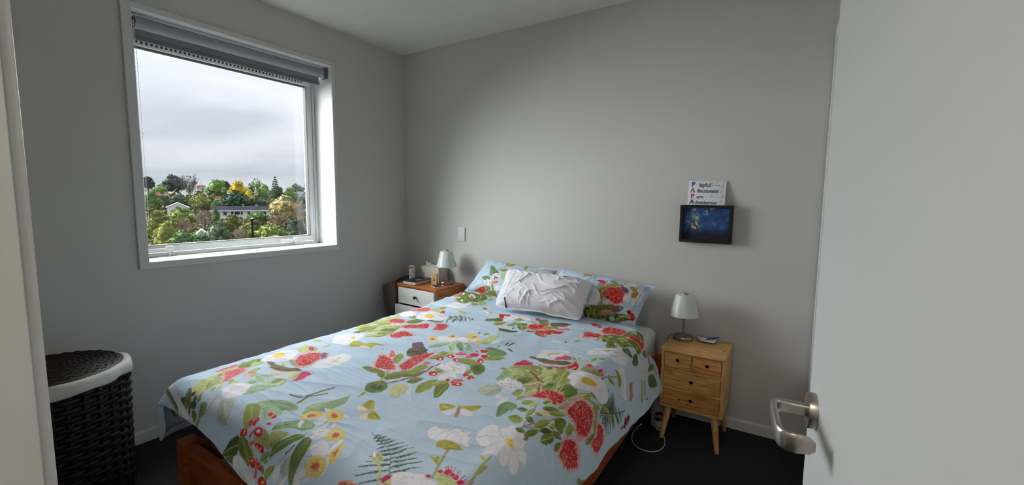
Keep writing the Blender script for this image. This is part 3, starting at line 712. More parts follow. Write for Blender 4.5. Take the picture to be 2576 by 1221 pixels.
DUVET_PRINT = """
g G5 0 919 -1934 897 -1897 894 -1859 899 -1834 948 -1843 990 -1868 992 -1892 991 -1915 978 -1933 966 -1943
g G5 0 886 -1835 868 -1789 870 -1748 866 -1711 873 -1660 922 -1670 934 -1706 924 -1752 908 -1784 925 -1829
g G7 0 888 -1757 866 -1711 888 -1682 919 -1684 925 -1721 924 -1752
s RP 16 859 -1818 859 -1773 857 -1728
l G5 0 951 -1898 957 -1893 958 -1888 954 -1882 939 -1873 910 -1859 912 -1868 916 -1876 928 -1885 942 -1892
l G4 0 1017 -1917 1027 -1915 1032 -1912 1031 -1906 1025 -1900 1009 -1891 1004 -1895 997 -1899 999 -1904 1008 -1912
l G5 0 1037 -1903 1044 -1900 1046 -1896 1040 -1888 1024 -1878 1000 -1866 997 -1873 1004 -1882 1012 -1890 1024 -1896
l G1 0 985 -1926 987 -1919 982 -1911 976 -1903 962 -1891 941 -1879 946 -1890 955 -1901 963 -1909 976 -1919
l G5 0 987 -1938 991 -1933 994 -1927 989 -1921 978 -1912 965 -1904 965 -1910 968 -1918 975 -1925 980 -1933
l G4 0 982 -1771 994 -1768 1000 -1759 999 -1749 990 -1732 982 -1718 969 -1724 958 -1732 962 -1745 975 -1761
l G4 0 1017 -1858 1028 -1857 1033 -1853 1023 -1843 1013 -1834 994 -1822 994 -1830 989 -1834 993 -1842 1007 -1851
l G5 0 1052 -1858 1058 -1855 1061 -1850 1053 -1840 1036 -1831 1013 -1817 1011 -1824 1013 -1831 1017 -1838 1033 -1847
l G4 0 1086 -1816 1095 -1812 1104 -1805 1106 -1798 1091 -1779 1081 -1765 1070 -1771 1065 -1782 1075 -1797 1079 -1807
l G1 0 951 -1841 964 -1845 981 -1847 992 -1846 1003 -1844 1010 -1841 991 -1837 972 -1835 962 -1836 951 -1838
b RP 0 994 -1870 955 -1839 893 -1814 887 -1779 905 -1757 937 -1754 954 -1768 960 -1795 975 -1825 985 -1845
f RP 0 907 -1843 896 -1826 909 -1822 914 -1835
f W2 0 1063 -1953 1056 -1930 1061 -1911 1107 -1921 1123 -1948 1112 -1976 1077 -2001 1076 -1983
g GG 0 1179 -1986 1147 -1961 1119 -1928 1136 -1913 1162 -1897 1196 -1918 1223 -1951 1240 -1976 1222 -1983
f W 0 1100 -1912 1077 -1895 1070 -1870 1087 -1856 1073 -1812 1124 -1823 1159 -1856 1166 -1875 1151 -1892 1137 -1915
s W2 5 1100 -1907 1099 -1878 1119 -1861 1111 -1833
f CR 0 1102 -1869 1105 -1874 1104 -1878 1100 -1881 1092 -1882 1084 -1879 1078 -1875 1077 -1870 1082 -1867 1093 -1868
s W3 6 1083 -1991 1091 -1950 1076 -1918
g G2 0 935 -1995 923 -1975 908 -1953 899 -1934 921 -1937 958 -1960 967 -1981 959 -2000
g G3 0 899 -1997 891 -1980 914 -1967 928 -1978 925 -1995
g G1 0 877 -2022 868 -2003 882 -1982 899 -1994 893 -2016
g G2 0 644 -1946 861 -2010 884 -2019 621 -1928 620 -1936
g G2 0 904 -2021 906 -2010 930 -1994 951 -2001 953 -2021 588 -1913 609 -1921
g G3 0 967 -1972 997 -1961 1012 -1980 987 -1986
g G2 0 999 -1990 1022 -1990 1043 -2005 1043 -2020 1023 -2015
g G6 0 1057 -2008 1045 -1984 1031 -1956 1056 -1950 1072 -1958 1078 -1986
l G2 0 1008 -1962 1013 -1958 1015 -1952 1010 -1946 1002 -1939 986 -1931 987 -1939 989 -1946 992 -1952 1002 -1958
l RD 0 948 -1953 956 -1952 962 -1949 962 -1946 958 -1941 953 -1935 943 -1938 939 -1941 939 -1946 943 -1950
l G3 0 983 -1966 989 -1962 992 -1957 990 -1952 982 -1947 973 -1941 969 -1947 968 -1952 970 -1957 974 -1963
s BRR 14 975 -1985 997 -2015
s RD 4 959 -2008 992 -2013
f W 0 585 -1911 963 -2024 990 -2023 1021 -2012 1038 -2024 1060 -2030 555 -1881 558 -1896 570 -1908
l G6 0 1072 -2031 1072 -2031 1073 -2026 1071 -2018 1069 -2008 1059 -2000 1055 -2010 1053 -2020 1054 -2027 1060 -2030
f W 0 959 -1382 875 -1308 889 -1259 949 -1231 1002 -1233 1032 -1302 1064 -1369 1022 -1387
f Y 0 996 -1286 1001 -1290 1006 -1301 999 -1305 983 -1300 976 -1297 968 -1287 967 -1281 975 -1276 984 -1278
g YG 0 1086 -1386 1030 -1325 1055 -1314 1110 -1321 1127 -1297 1189 -1294 1203 -1296 1173 -1322 1196 -1360 1153 -1366 1109 -1376
f CR 0 1130 -1373 1151 -1354 1184 -1349 1180 -1370
l G5 0 833 -1168 852 -1168 871 -1162 878 -1151 867 -1122 860 -1098 833 -1098 825 -1113 820 -1127 830 -1152
l G5 0 873 -1185 923 -1197 959 -1192 978 -1176 1008 -1162 991 -1108 940 -1105 900 -1110 872 -1125 879 -1161
l G2 0 915 -1235 924 -1230 927 -1218 931 -1204 933 -1186 935 -1169 909 -1168 894 -1176 886 -1188 904 -1216
l G1 0 997 -1235 1029 -1239 1057 -1233 1078 -1220 1090 -1196 1096 -1169 1063 -1173 1024 -1177 999 -1187 990 -1207
l G5 0 808 -1055 819 -1044 843 -1034 865 -1025 882 -1006 888 -983 850 -981 811 -978 803 -999 803 -1024
l G1 0 895 -1084 920 -1084 945 -1084 951 -1068 954 -1042 960 -1023 926 -1020 894 -1020 874 -1024 866 -1041
l G2 0 1042 -1164 1049 -1153 1061 -1137 1069 -1119 1077 -1099 1074 -1071 1052 -1080 1027 -1087 1017 -1102 1017 -1124
l G4 0 881 -1127 901 -1122 930 -1118 948 -1104 966 -1089 962 -1056 921 -1052 901 -1068 889 -1086 882 -1106
l G5 0 981 -1460 988 -1455 990 -1441 992 -1427 986 -1407 984 -1390 971 -1398 964 -1412 968 -1428 972 -1446
f YG 0 885 -1385 888 -1390 881 -1399 867 -1405 849 -1407 837 -1405 835 -1398 843 -1389 858 -1384 877 -1383
f Y 0 892 -1469 898 -1475 901 -1481 896 -1483 886 -1482 879 -1478 866 -1468 862 -1461 866 -1458 876 -1461
g G5 0 911 -1527 889 -1480 938 -1461 984 -1471 1003 -1504 962 -1534
f M 0 967 -1478 980 -1490 982 -1499 976 -1504 961 -1502 945 -1494 934 -1484 925 -1472 932 -1466 949 -1468
l G7 0 887 -1760 907 -1754 916 -1737 912 -1715 900 -1687 876 -1655 857 -1669 853 -1693 858 -1715 870 -1739
l G5 0 910 -1727 925 -1725 936 -1719 931 -1708 923 -1693 911 -1676 900 -1684 889 -1691 889 -1701 904 -1717
l G1 0 873 -1732 880 -1725 893 -1719 893 -1709 886 -1693 874 -1676 866 -1684 854 -1692 854 -1703 866 -1719
f W 0 896 -1674 866 -1642 856 -1593 866 -1545 922 -1528 969 -1565 1008 -1618 976 -1638 941 -1661
f Y 0 912 -1581 928 -1593 935 -1611 932 -1624 915 -1628 890 -1621 874 -1609 871 -1593 880 -1581 896 -1577
s W2 4 902 -1654 905 -1627
s W2 7 906 -1575 923 -1540
l G2 0 1008 -1618 1031 -1628 1054 -1637 1072 -1641 1091 -1642 1100 -1634 1073 -1622 1036 -1606 1013 -1602 1008 -1608
b R 0 1030 -1613 992 -1567 990 -1531 1024 -1502 1068 -1492 1100 -1520 1114 -1570 1123 -1613 1111 -1634 1076 -1634
b PU 0 1063 -1516 1052 -1488 1075 -1486 1114 -1522 1102 -1536
f W 0 1136 -1603 1126 -1558 1120 -1512 1126 -1451 1185 -1452 1213 -1486 1223 -1534 1210 -1582 1181 -1603
s Y 10 1167 -1536 1177 -1521 1157 -1489
l G5 0 987 -1637 1000 -1647 1017 -1658 1033 -1663 1042 -1659 1048 -1655 1028 -1643 1011 -1635 1000 -1632 990 -1633
f PK 0 1013 -1701 1077 -1693 1132 -1671 1120 -1695 1061 -1708
g BO 0 927 -1668 962 -1658 1010 -1672 1057 -1679 1103 -1650 1141 -1649 1146 -1656 1112 -1677 1077 -1693 1029 -1696 993 -1696 995 -1687
f BK 0 1125 -1651 1126 -1654 1127 -1656 1127 -1656 1122 -1656 1118 -1655 1117 -1652 1118 -1651 1120 -1650 1122 -1650
l G5 0 1174 -1723 1184 -1718 1191 -1709 1191 -1699 1176 -1679 1155 -1658 1142 -1667 1135 -1676 1138 -1687 1153 -1707
l G5 0 1206 -1780 1208 -1773 1207 -1763 1199 -1751 1187 -1737 1174 -1726 1167 -1733 1166 -1742 1173 -1754 1192 -1769
l G5 0 1172 -1803 1174 -1798 1162 -1785 1150 -1776 1135 -1767 1116 -1757 1116 -1765 1123 -1775 1137 -1784 1155 -1795
l G4 0 1026 -1766 1048 -1775 1083 -1785 1107 -1789 1128 -1789 1147 -1786 1111 -1773 1079 -1763 1056 -1761 1038 -1763
l G1 0 1150 -1776 1163 -1774 1173 -1768 1169 -1758 1164 -1743 1161 -1731 1146 -1735 1138 -1743 1137 -1753 1143 -1764
l G4 0 1081 -1823 1091 -1822 1100 -1816 1102 -1808 1100 -1799 1076 -1780 1063 -1783 1063 -1794 1061 -1802 1067 -1812
l G4 0 1047 -1757 1067 -1755 1091 -1752 1102 -1743 1104 -1724 1108 -1707 1083 -1712 1063 -1721 1056 -1734 1055 -1750
l G5 0 1041 -1797 1044 -1792 1035 -1779 1026 -1766 1016 -1753 991 -1736 992 -1747 1001 -1762 1007 -1772 1022 -1786
g G4 0 1164 -1876 1118 -1828 1142 -1801 1199 -1772 1194 -1811 1184 -1847
s PK 7 990 -1785 1047 -1740 1174 -1706
f O 0 1006 -1755 1010 -1760 1006 -1765 1001 -1769 992 -1771 982 -1768 978 -1764 983 -1760 985 -1753 994 -1752
f PK 0 1029 -1785 1038 -1791 1041 -1797 1033 -1800 1019 -1797 1008 -1794 998 -1788 1004 -1785 1009 -1782 1017 -1780
f M 0 1201 -1730 1194 -1702 1155 -1658 1179 -1645 1209 -1650 1213 -1670 1224 -1697 1215 -1719
s M 4 1202 -1653 1210 -1641
f W 0 1061 -1894 1037 -1861 1049 -1838 1095 -1816 1139 -1847 1158 -1872 1151 -1902 1109 -1916
s W2 4 1103 -1901 1087 -1856 1111 -1833
f CR 0 1099 -1871 1101 -1873 1101 -1877 1097 -1879 1090 -1879 1085 -1879 1079 -1875 1081 -1871 1085 -1869 1091 -1869
s BO 7 1305 -1791 1324 -1792 1354 -1781
s BO 10 1364 -1765 1366 -1719 1384 -1679
s BO 9 1378 -1809 1368 -1769 1399 -1716
l G5 0 1385 -1804 1389 -1801 1393 -1799 1393 -1795 1391 -1788 1389 -1783 1384 -1785 1380 -1788 1381 -1794 1382 -1799
g G4 0 1263 -1880 1273 -1858 1307 -1831 1353 -1820 1393 -1818 1419 -1834 1411 -1854 1385 -1861 1403 -1876 1400 -1898 1377 -1921 1329 -1901
s G6 3 1274 -1883 1342 -1895 1371 -1914
s G6 9 1294 -1854 1336 -1841 1381 -1830 1398 -1844 1380 -1854
s G6 6 1319 -1888 1338 -1856 1385 -1861
g G4 0 1456 -1842 1430 -1813 1432 -1776 1475 -1731 1479 -1683 1514 -1723 1515 -1761 1500 -1810 1470 -1832
s G1 7 1456 -1835 1462 -1785 1486 -1701
g G6 0 1442 -1933 1438 -1914 1455 -1896 1480 -1871 1502 -1859 1536 -1855 1556 -1869 1548 -1894 1517 -1900 1474 -1913
s G5 3 1443 -1917 1467 -1896 1499 -1875 1540 -1863
s G5 3 1451 -1921 1477 -1902 1510 -1881 1546 -1868
s G5 2 1458 -1927 1485 -1907 1520 -1887 1552 -1872
f G4 0 1534 -1856 1540 -1863 1540 -1872 1531 -1878 1519 -1879 1509 -1876 1504 -1870 1505 -1861 1513 -1855 1524 -1853
f G4 0 1461 -1902 1464 -1906 1459 -1909 1451 -1912 1443 -1914 1436 -1912 1433 -1908 1437 -1905 1445 -1901 1454 -1900
g G1 0 1326 -1959 1295 -1946 1271 -1926 1246 -1904 1249 -1890 1270 -1882 1299 -1888 1334 -1908 1345 -1924 1344 -1943 1345 -1957
s G5 2 1350 -1954 1317 -1925 1265 -1895
g GO 0 1389 -1973 1400 -1940 1428 -1941 1454 -1951 1474 -1968 1474 -1981 1445 -1977 1423 -1976
g GO 0 1454 -1951 1449 -1935 1474 -1923 1514 -1920 1509 -1937 1500 -1956 1480 -1975
s G1 3 1478 -1974 1469 -1954 1488 -1931 1508 -1922
l G6 0 1463 -2016 1474 -2012 1483 -2005 1488 -1997 1489 -1989 1483 -1980 1470 -1987 1462 -1995 1458 -2003 1458 -2011
g G2 0 1497 -1998 1490 -1974 1501 -1953 1522 -1932 1539 -1914 1566 -1905 1575 -1914 1561 -1929 1545 -1949 1527 -1967 1508 -1985
s G6 2 1501 -1989 1513 -1963 1534 -1935 1565 -1909
s G6 3 1497 -1986 1510 -1960 1533 -1933 1563 -1909
s G6 2 1494 -1982 1507 -1958 1531 -1932 1562 -1907
s PU 5 1556 -1967 1565 -1950 1569 -1940
s PU 2 1545 -1991 1553 -1975
s GO 3 1566 -1907 1563 -1882 1562 -1845 1570 -1818
s GO 2 1628 -1951 1660 -1942
s GO 2 1621 -1960 1666 -1959
g GG 0 1559 -2001 1567 -1969 1579 -1963 1597 -1994 1611 -2017 1575 -2015
g G2 0 1624 -2023 1602 -2002 1584 -1973 1579 -1948 1576 -1926 1583 -1907 1601 -1905 1621 -1923 1626 -1944 1625 -1970 1625 -1996 1632 -2017
s G6 3 1625 -2018 1599 -1990 1591 -1955 1593 -1911
s G6 2 1625 -2018 1607 -1988 1600 -1952 1596 -1910
s G6 2 1625 -2018 1614 -1985 1609 -1949 1599 -1908
f W 0 1508 -1888 1488 -1870 1492 -1852 1510 -1875 1524 -1892
f W 0 1526 -1851 1522 -1818 1524 -1801 1552 -1818 1562 -1845 1549 -1853
f W 0 1602 -1844 1591 -1829 1598 -1819 1607 -1834
f W 0 1583 -1864 1569 -1841 1571 -1826 1584 -1843
f W 0 1591 -1903 1581 -1872 1597 -1852 1625 -1853 1630 -1874 1620 -1902
f W 0 1623 -1931 1628 -1914 1635 -1894 1659 -1894 1687 -1909 1695 -1929 1678 -1940 1637 -1932
f W 0 1644 -1933 1673 -1937 1672 -1952 1654 -1943
f W 0 1709 -1945 1708 -1925 1725 -1935 1730 -1961 1724 -1973 1717 -1972 1717 -1958
f W 0 1630 -1994 1653 -1976 1674 -1981 1652 -1998
f W 0 1539 -2021 1552 -1994 1570 -2019 1568 -2036
f W 0 1585 -2033 1600 -2005 1603 -2030
f W 0 1639 -2018 1631 -1992 1666 -2010
f W 0 1658 -2006 1675 -1988 1689 -1987 1672 -2003
f W 0 1568 -1783 1575 -1774 1600 -1775 1599 -1783
f W 0 1490 -1786 1513 -1781 1523 -1795 1510 -1796
f W 0 1634 -1980 1656 -1971 1670 -1956 1683 -1963 1668 -1984
y Y 0 1572 -1782 1583 -1795 1585 -1810 1575 -1819 1555 -1819 1534 -1809 1520 -1795 1521 -1780 1533 -1773 1553 -1773
y Y 0 1662 -1843 1676 -1856 1676 -1868 1666 -1877 1653 -1881 1637 -1878 1623 -1864 1620 -1851 1628 -1839 1644 -1837
y Y 0 1696 -1938 1713 -1945 1719 -1957 1712 -1971 1694 -1979 1674 -1981 1660 -1974 1655 -1961 1661 -1948 1676 -1939
y Y 0 1515 -1816 1520 -1824 1512 -1835 1498 -1847 1490 -1857 1474 -1854 1465 -1843 1469 -1830 1481 -1817 1499 -1814
y Y 0 1699 -1918 1706 -1902 1704 -1877 1728 -1903 1735 -1928 1727 -1934
s W 15 1696 -1916 1693 -1892 1687 -1870
s PK 7 1590 -1897 1591 -1882 1600 -1869
g G3 0 1274 -2053 1279 -2028 1283 -2012 1300 -1993 1318 -1988 1327 -1995 1342 -2018 1340 -2035 1313 -2049 1284 -2055
s G1 4 1277 -2052 1299 -2029 1334 -2007
g G2 0 1297 -2057 1330 -2041 1357 -2064 1332 -2060
g G2 0 1327 -2003 1323 -1991 1338 -1983 1363 -1985 1402 -1997 1427 -2010 1416 -2020 1422 -2043 1404 -2035 1368 -2028 1344 -2018
s G1 4 1337 -1988 1374 -2005 1417 -2033
f W 0 1345 -2056 1338 -2044 1348 -2034 1379 -2031 1414 -2040 1448 -2053 1485 -2070 1458 -2080 1423 -2068 1382 -2063 1357 -2064
s W2 3 1361 -2039 1395 -2055 1423 -2066
s W2 2 1382 -2034 1423 -2050 1465 -2070
f Y 0 1433 -2069 1433 -2071 1431 -2074 1427 -2076 1422 -2075 1419 -2074 1418 -2071 1421 -2069 1426 -2067 1430 -2067
s RP 12 1383 -1994 1391 -1985 1398 -1983
s RP 11 1443 -2017 1458 -2032 1469 -2053
s RD 6 1371 -1978 1370 -1963 1373 -1946
s PK 4 1387 -1932 1379 -1938 1376 -1948
s G5 3 1348 -1951 1368 -1975 1380 -1991 1444 -2018
f R 0 1336 -1951 1322 -1940 1331 -1931 1350 -1941 1346 -1950
f R 0 1349 -1946 1341 -1932 1342 -1925 1336 -1919 1349 -1918 1362 -1925 1360 -1935 1364 -1943
f R 0 1367 -1902 1359 -1892 1372 -1887 1386 -1891 1398 -1889 1407 -1897 1399 -1905 1385 -1905
f R 0 1322 -1986 1315 -1972 1322 -1963 1338 -1960 1350 -1970 1348 -1981
f R 0 1381 -1964 1373 -1952 1378 -1941 1398 -1939 1416 -1947 1421 -1958 1405 -1966
f R 0 1404 -1982 1424 -1977 1446 -1977 1460 -1986 1462 -1997 1446 -1996 1423 -1994
f R 0 1407 -2022 1419 -2016 1439 -2018 1451 -2032 1444 -2040 1426 -2036
f R 0 1448 -2021 1464 -2018 1481 -2025 1489 -2035 1474 -2036 1456 -2031
f R 0 1488 -2060 1487 -2050 1498 -2042 1523 -2043 1534 -2052 1501 -2064
f RP 0 1418 -1918 1420 -1921 1415 -1923 1411 -1925 1405 -1926 1399 -1925 1399 -1922 1400 -1919 1405 -1917 1414 -1917
f CR 0 1399 -1948 1401 -1951 1399 -1953 1394 -1955 1390 -1955 1385 -1953 1384 -1951 1384 -1948 1389 -1946 1395 -1947
f Y 0 1433 -2022 1432 -2025 1432 -2026 1427 -2028 1423 -2027 1421 -2026 1419 -2023 1422 -2022 1427 -2020 1430 -2021
f Y 0 1471 -2025 1472 -2027 1471 -2028 1469 -2029 1467 -2029 1464 -2028 1465 -2026 1466 -2025 1467 -2024 1470 -2024
f Y 0 1520 -2050 1520 -2052 1518 -2055 1514 -2057 1509 -2056 1508 -2054 1506 -2054 1508 -2050 1512 -2049 1517 -2049
s CR 6 1335 -1975 1332 -1966
s PK 6 1385 -1905 1387 -1895
s PK 5 1421 -1986 1439 -2001
s PK 5 1439 -1993 1442 -1986
g G1 0 1510 -2041 1504 -2026 1513 -2012 1532 -2003 1537 -2015 1531 -2029 1523 -2043
l G1 0 1474 -2017 1481 -2015 1490 -2014 1493 -2011 1497 -2006 1497 -2002 1487 -2003 1480 -2006 1476 -2009 1473 -2013
l G2 0 1501 -2040 1501 -2035 1499 -2030 1492 -2026 1486 -2022 1476 -2019 1479 -2025 1482 -2031 1486 -2034 1494 -2038
g YG 0 1581 -1711 1571 -1685 1582 -1672 1597 -1678 1632 -1711 1630 -1722
g YG 0 1639 -1740 1640 -1719 1671 -1724 1689 -1733 1689 -1741 1661 -1753
f CR 0 1575 -1731 1570 -1717 1587 -1716 1623 -1723 1623 -1728 1597 -1739
f CR 0 1630 -1765 1621 -1749 1630 -1733 1649 -1750 1655 -1763 1641 -1768
s PK 7 1600 -1760 1618 -1736 1629 -1705
g YG 0 1780 -1567 1793 -1558 1825 -1551 1840 -1557 1827 -1583 1811 -1596
g YG 0 1855 -1549 1874 -1529 1905 -1506 1910 -1522 1907 -1549 1870 -1554
f W 0 1818 -1597 1841 -1574 1854 -1569 1857 -1589 1845 -1604 1829 -1604
f W 0 1874 -1575 1861 -1556 1882 -1553 1910 -1555 1912 -1570 1896 -1582
s OB 11 1848 -1547 1861 -1568 1872 -1593
f YG 0 1858 -1547 1862 -1553 1860 -1557 1855 -1560 1851 -1559 1845 -1553 1843 -1549 1843 -1544 1847 -1542 1853 -1544
s CR 2 1795 -1562 1824 -1578
s G3 2 1730 -1802 1788 -1819 1832 -1831 1871 -1856 1905 -1891 1929 -1919
p G3 22 1758 -1811 1770 -1799
p G3 19 1774 -1816 1785 -1792
p G3 19 1788 -1819 1804 -1791
p G3 19 1806 -1823 1818 -1786
p G3 18 1823 -1828 1843 -1783
p G3 17 1841 -1837 1862 -1788
p G3 16 1857 -1847 1882 -1786
p G3 18 1873 -1858 1907 -1799
p G3 18 1886 -1871 1923 -1813
p G3 17 1899 -1885 1946 -1815
p G3 14 1913 -1899 1961 -1838
p G3 19 1769 -1814 1761 -1819
p G3 18 1784 -1817 1781 -1827
p G3 18 1803 -1822 1795 -1834
p G3 18 1820 -1827 1809 -1849
p G3 16 1841 -1837 1820 -1855
p G3 14 1858 -1847 1813 -1877
p G3 15 1877 -1862 1820 -1896
p G3 16 1889 -1875 1817 -1916
p G3 12 1905 -1891 1826 -1937
p G3 9 1919 -1908 1852 -1947
p G3 16 1857 -1847 1830 -1862
s G5 6 1859 -1886 1886 -1904 1905 -1930
g G5 0 1830 -1883 1818 -1866 1825 -1857 1850 -1863 1859 -1872 1861 -1888 1846 -1889
l W 0 1827 -1872 1826 -1869 1824 -1866 1820 -1864 1816 -1861 1812 -1859 1813 -1862 1817 -1865 1821 -1868 1823 -1871
s GO 7 1967 -1741 1992 -1809 2015 -1856
g GY 0 1932 -1750 1920 -1729 1935 -1714 1962 -1708 1998 -1718 1988 -1730 1973 -1737 1968 -1745 1948 -1745
g GY 0 1944 -1788 1961 -1788 1967 -1778 1983 -1798 1981 -1804
f W 0 1859 -1708 1855 -1683 1860 -1671 1878 -1673 1901 -1664 1912 -1671 1919 -1652 1935 -1648 1944 -1656 1968 -1640 1972 -1663 1985 -1656 1989 -1685 2001 -1692 2004 -1703 1981 -1705 1962 -1708 1935 -1714 1916 -1729 1892 -1732
s W2 3 1903 -1729 1894 -1693 1903 -1667
s W2 3 1931 -1716 1919 -1683 1927 -1662
s W2 2 1981 -1705 1960 -1676 1969 -1650
s W2 2 1863 -1710 1891 -1714
s GO 6 2078 -1695 2081 -1745 2097 -1813
g GO 0 2084 -1778 2083 -1747 2091 -1730 2095 -1746 2091 -1773
g GY 0 2054 -1713 2056 -1707 2075 -1717 2074 -1724
f W 0 1993 -1654 1983 -1621 1981 -1594 1992 -1574 2014 -1566 2024 -1580 2038 -1554 2051 -1530 2066 -1551 2078 -1553 2098 -1554 2112 -1568 2121 -1597 2135 -1593 2156 -1618 2134 -1631 2146 -1642 2155 -1661 2151 -1677 2139 -1682 2119 -1670 2119 -1694 2109 -1697 2093 -1685 2087 -1685 2069 -1690 2054 -1708 2044 -1673 2021 -1672
s W2 2 2044 -1673 2051 -1639 2064 -1618
s W2 4 2024 -1580 2047 -1600 2068 -1608
s W2 2 2119 -1670 2108 -1651 2101 -1624
s W2 2 2134 -1631 2118 -1621 2104 -1619
s W2 2 2093 -1685 2083 -1657 2082 -1631
s W2 2 2121 -1597 2105 -1607
s W2 5 1997 -1647 2021 -1623 2045 -1611
f Y 0 2060 -1592 2073 -1600 2083 -1596 2100 -1621 2084 -1620 2075 -1618
g G5 0 2045 -1865 2013 -1837 2022 -1821 2051 -1823 2076 -1827 2072 -1842
f M 0 2008 -1850 2010 -1855 2010 -1860 2007 -1862 2001 -1862 1996 -1860 1994 -1854 1995 -1850 1997 -1847 2002 -1847
f M 0 2017 -1817 2018 -1820 2017 -1825 2014 -1827 2008 -1827 2004 -1826 2003 -1821 2004 -1816 2007 -1814 2013 -1814
f M 0 2039 -1807 2042 -1813 2040 -1821 2034 -1825 2027 -1824 2020 -1821 2017 -1813 2018 -1806 2024 -1802 2032 -1803
f M 0 2064 -1813 2067 -1819 2067 -1826 2063 -1829 2056 -1827 2050 -1823 2046 -1816 2047 -1809 2052 -1807 2059 -1808
f M 0 2084 -1818 2088 -1824 2085 -1830 2081 -1834 2076 -1835 2070 -1832 2069 -1826 2069 -1819 2073 -1816 2080 -1815
f M 0 2050 -1809 2052 -1814 2051 -1818 2046 -1822 2041 -1822 2036 -1819 2035 -1814 2036 -1810 2041 -1806 2046 -1807
s M 2 2020 -1809 2008 -1798
s M 3 2024 -1804 2011 -1793
s M 2 2030 -1802 2019 -1789
s M 2 2036 -1804 2031 -1786
s M 2 2052 -1805 2044 -1791
s M 2 2057 -1806 2050 -1789
s M 3 2071 -1816 2072 -1800
s M 2 2081 -1818 2080 -1790
s M 2 2085 -1819 2092 -1795
s M 2 2089 -1823 2100 -1800
f M 0 1907 -1921 1905 -1910 1911 -1903 1926 -1899 1928 -1908 1917 -1924
g G5 0 1917 -1924 1926 -1910 1939 -1911 1946 -1918 1920 -1927
f W 0 1942 -1919 1926 -1905 1926 -1888 1944 -1872 1966 -1867 1988 -1860 2008 -1868 2027 -1863 2042 -1869 2057 -1886 1953 -1931
s W2 2 1951 -1916 1952 -1895 1976 -1877
b RO 0 1795 -1983 1795 -1963 1815 -1955 1847 -1952 1858 -1962
l G4 0 1386 -1209 1404 -1202 1421 -1188 1424 -1160 1432 -1129 1438 -1103 1412 -1109 1387 -1123 1375 -1143 1381 -1179
l G4 0 1438 -1103 1441 -1117 1448 -1133 1467 -1158 1490 -1176 1510 -1188 1508 -1170 1493 -1146 1477 -1126 1460 -1112
l G6 0 1460 -1088 1468 -1102 1482 -1122 1509 -1146 1531 -1159 1550 -1160 1531 -1135 1507 -1103 1493 -1093 1475 -1090
l G4 0 1530 -1079 1525 -1084 1528 -1100 1530 -1110 1543 -1130 1557 -1145 1566 -1137 1567 -1126 1559 -1110 1543 -1090
l G4 0 1552 -1038 1570 -1032 1583 -1017 1586 -985 1582 -943 1565 -885 1544 -899 1526 -916 1521 -946 1534 -994
l G5 0 1446 -1129 1457 -1130 1468 -1123 1470 -1113 1473 -1098 1474 -1084 1460 -1088 1447 -1092 1439 -1099 1441 -1113
l G5 0 1503 -1101 1512 -1099 1519 -1094 1519 -1079 1511 -1051 1489 -1010 1489 -1031 1492 -1052 1490 -1065 1503 -1092
l G5 0 1498 -1234 1509 -1230 1525 -1227 1536 -1222 1532 -1196 1537 -1181 1518 -1182 1503 -1187 1493 -1198 1497 -1220
l G1 0 1479 -896 1487 -899 1494 -902 1497 -899 1498 -890 1500 -884 1492 -881 1483 -878 1481 -884 1479 -885
f W 0 1331 -1087 1361 -1031 1433 -1049 1436 -1091 1370 -1106
f W 0 1426 -1052 1463 -982 1532 -1001 1531 -1051 1476 -1087
y Y 0 1342 -1097 1344 -1106 1341 -1115 1331 -1119 1313 -1116 1301 -1107 1297 -1098 1304 -1091 1318 -1089 1332 -1091
y Y 0 1406 -1023 1405 -1031 1399 -1037 1385 -1043 1373 -1043 1362 -1036 1361 -1027 1368 -1023 1378 -1014 1392 -1015
y Y 0 1471 -954 1475 -970 1475 -990 1467 -1000 1451 -998 1434 -983 1416 -954 1421 -940 1427 -925 1445 -929
y Y 0 1539 -1019 1549 -1037 1544 -1045 1535 -1053 1524 -1053 1511 -1043 1496 -1017 1490 -994 1498 -986 1515 -991
g G1 0 1378 -1402 1346 -1341 1353 -1324 1401 -1364 1411 -1414
g G1 0 1429 -1523 1476 -1513 1524 -1480 1547 -1413 1553 -1374 1515 -1381 1502 -1433 1472 -1477
g G2 0 1429 -1523 1500 -1543 1518 -1512 1555 -1464 1577 -1411 1549 -1416 1524 -1489
g G2 0 1317 -1503 1338 -1487 1389 -1487 1438 -1493 1447 -1510 1410 -1522 1363 -1520
s GY 9 1490 -1559 1466 -1517 1437 -1477
g G2 0 1497 -1635 1466 -1598 1471 -1573 1501 -1552 1538 -1570 1555 -1596 1553 -1631 1527 -1642
f G3 0 1530 -1585 1540 -1597 1537 -1610 1529 -1620 1513 -1621 1497 -1613 1488 -1600 1488 -1586 1499 -1578 1517 -1578
s G5 2 1491 -1564 1514 -1597
l G1 0 1517 -1639 1513 -1643 1509 -1649 1508 -1657 1515 -1671 1520 -1682 1524 -1676 1522 -1662 1520 -1654 1518 -1645
f GB 0 1577 -1601 1554 -1562 1559 -1536 1599 -1527 1621 -1549 1634 -1585 1637 -1613 1613 -1622
s GO 2 1637 -1613 1599 -1565 1588 -1534
g BO 0 1384 -1327 1342 -1281 1330 -1241 1330 -1218 1361 -1205 1409 -1235 1449 -1277 1440 -1297 1428 -1328
f PU 0 1296 -1206 1316 -1167 1371 -1214 1356 -1235 1331 -1240
s BK2 18 1359 -1293 1390 -1274 1408 -1235
s BK2 11 1411 -1312 1407 -1287 1431 -1288
b R 0 1353 -1475 1307 -1419 1283 -1384 1314 -1378 1361 -1391 1423 -1430 1451 -1461 1420 -1477 1380 -1483
b RP 0 1334 -1379 1282 -1317 1323 -1336 1361 -1374
b R 0 1437 -1431 1430 -1381 1419 -1320 1442 -1276 1452 -1231 1472 -1261 1481 -1317 1501 -1385 1494 -1425 1488 -1452
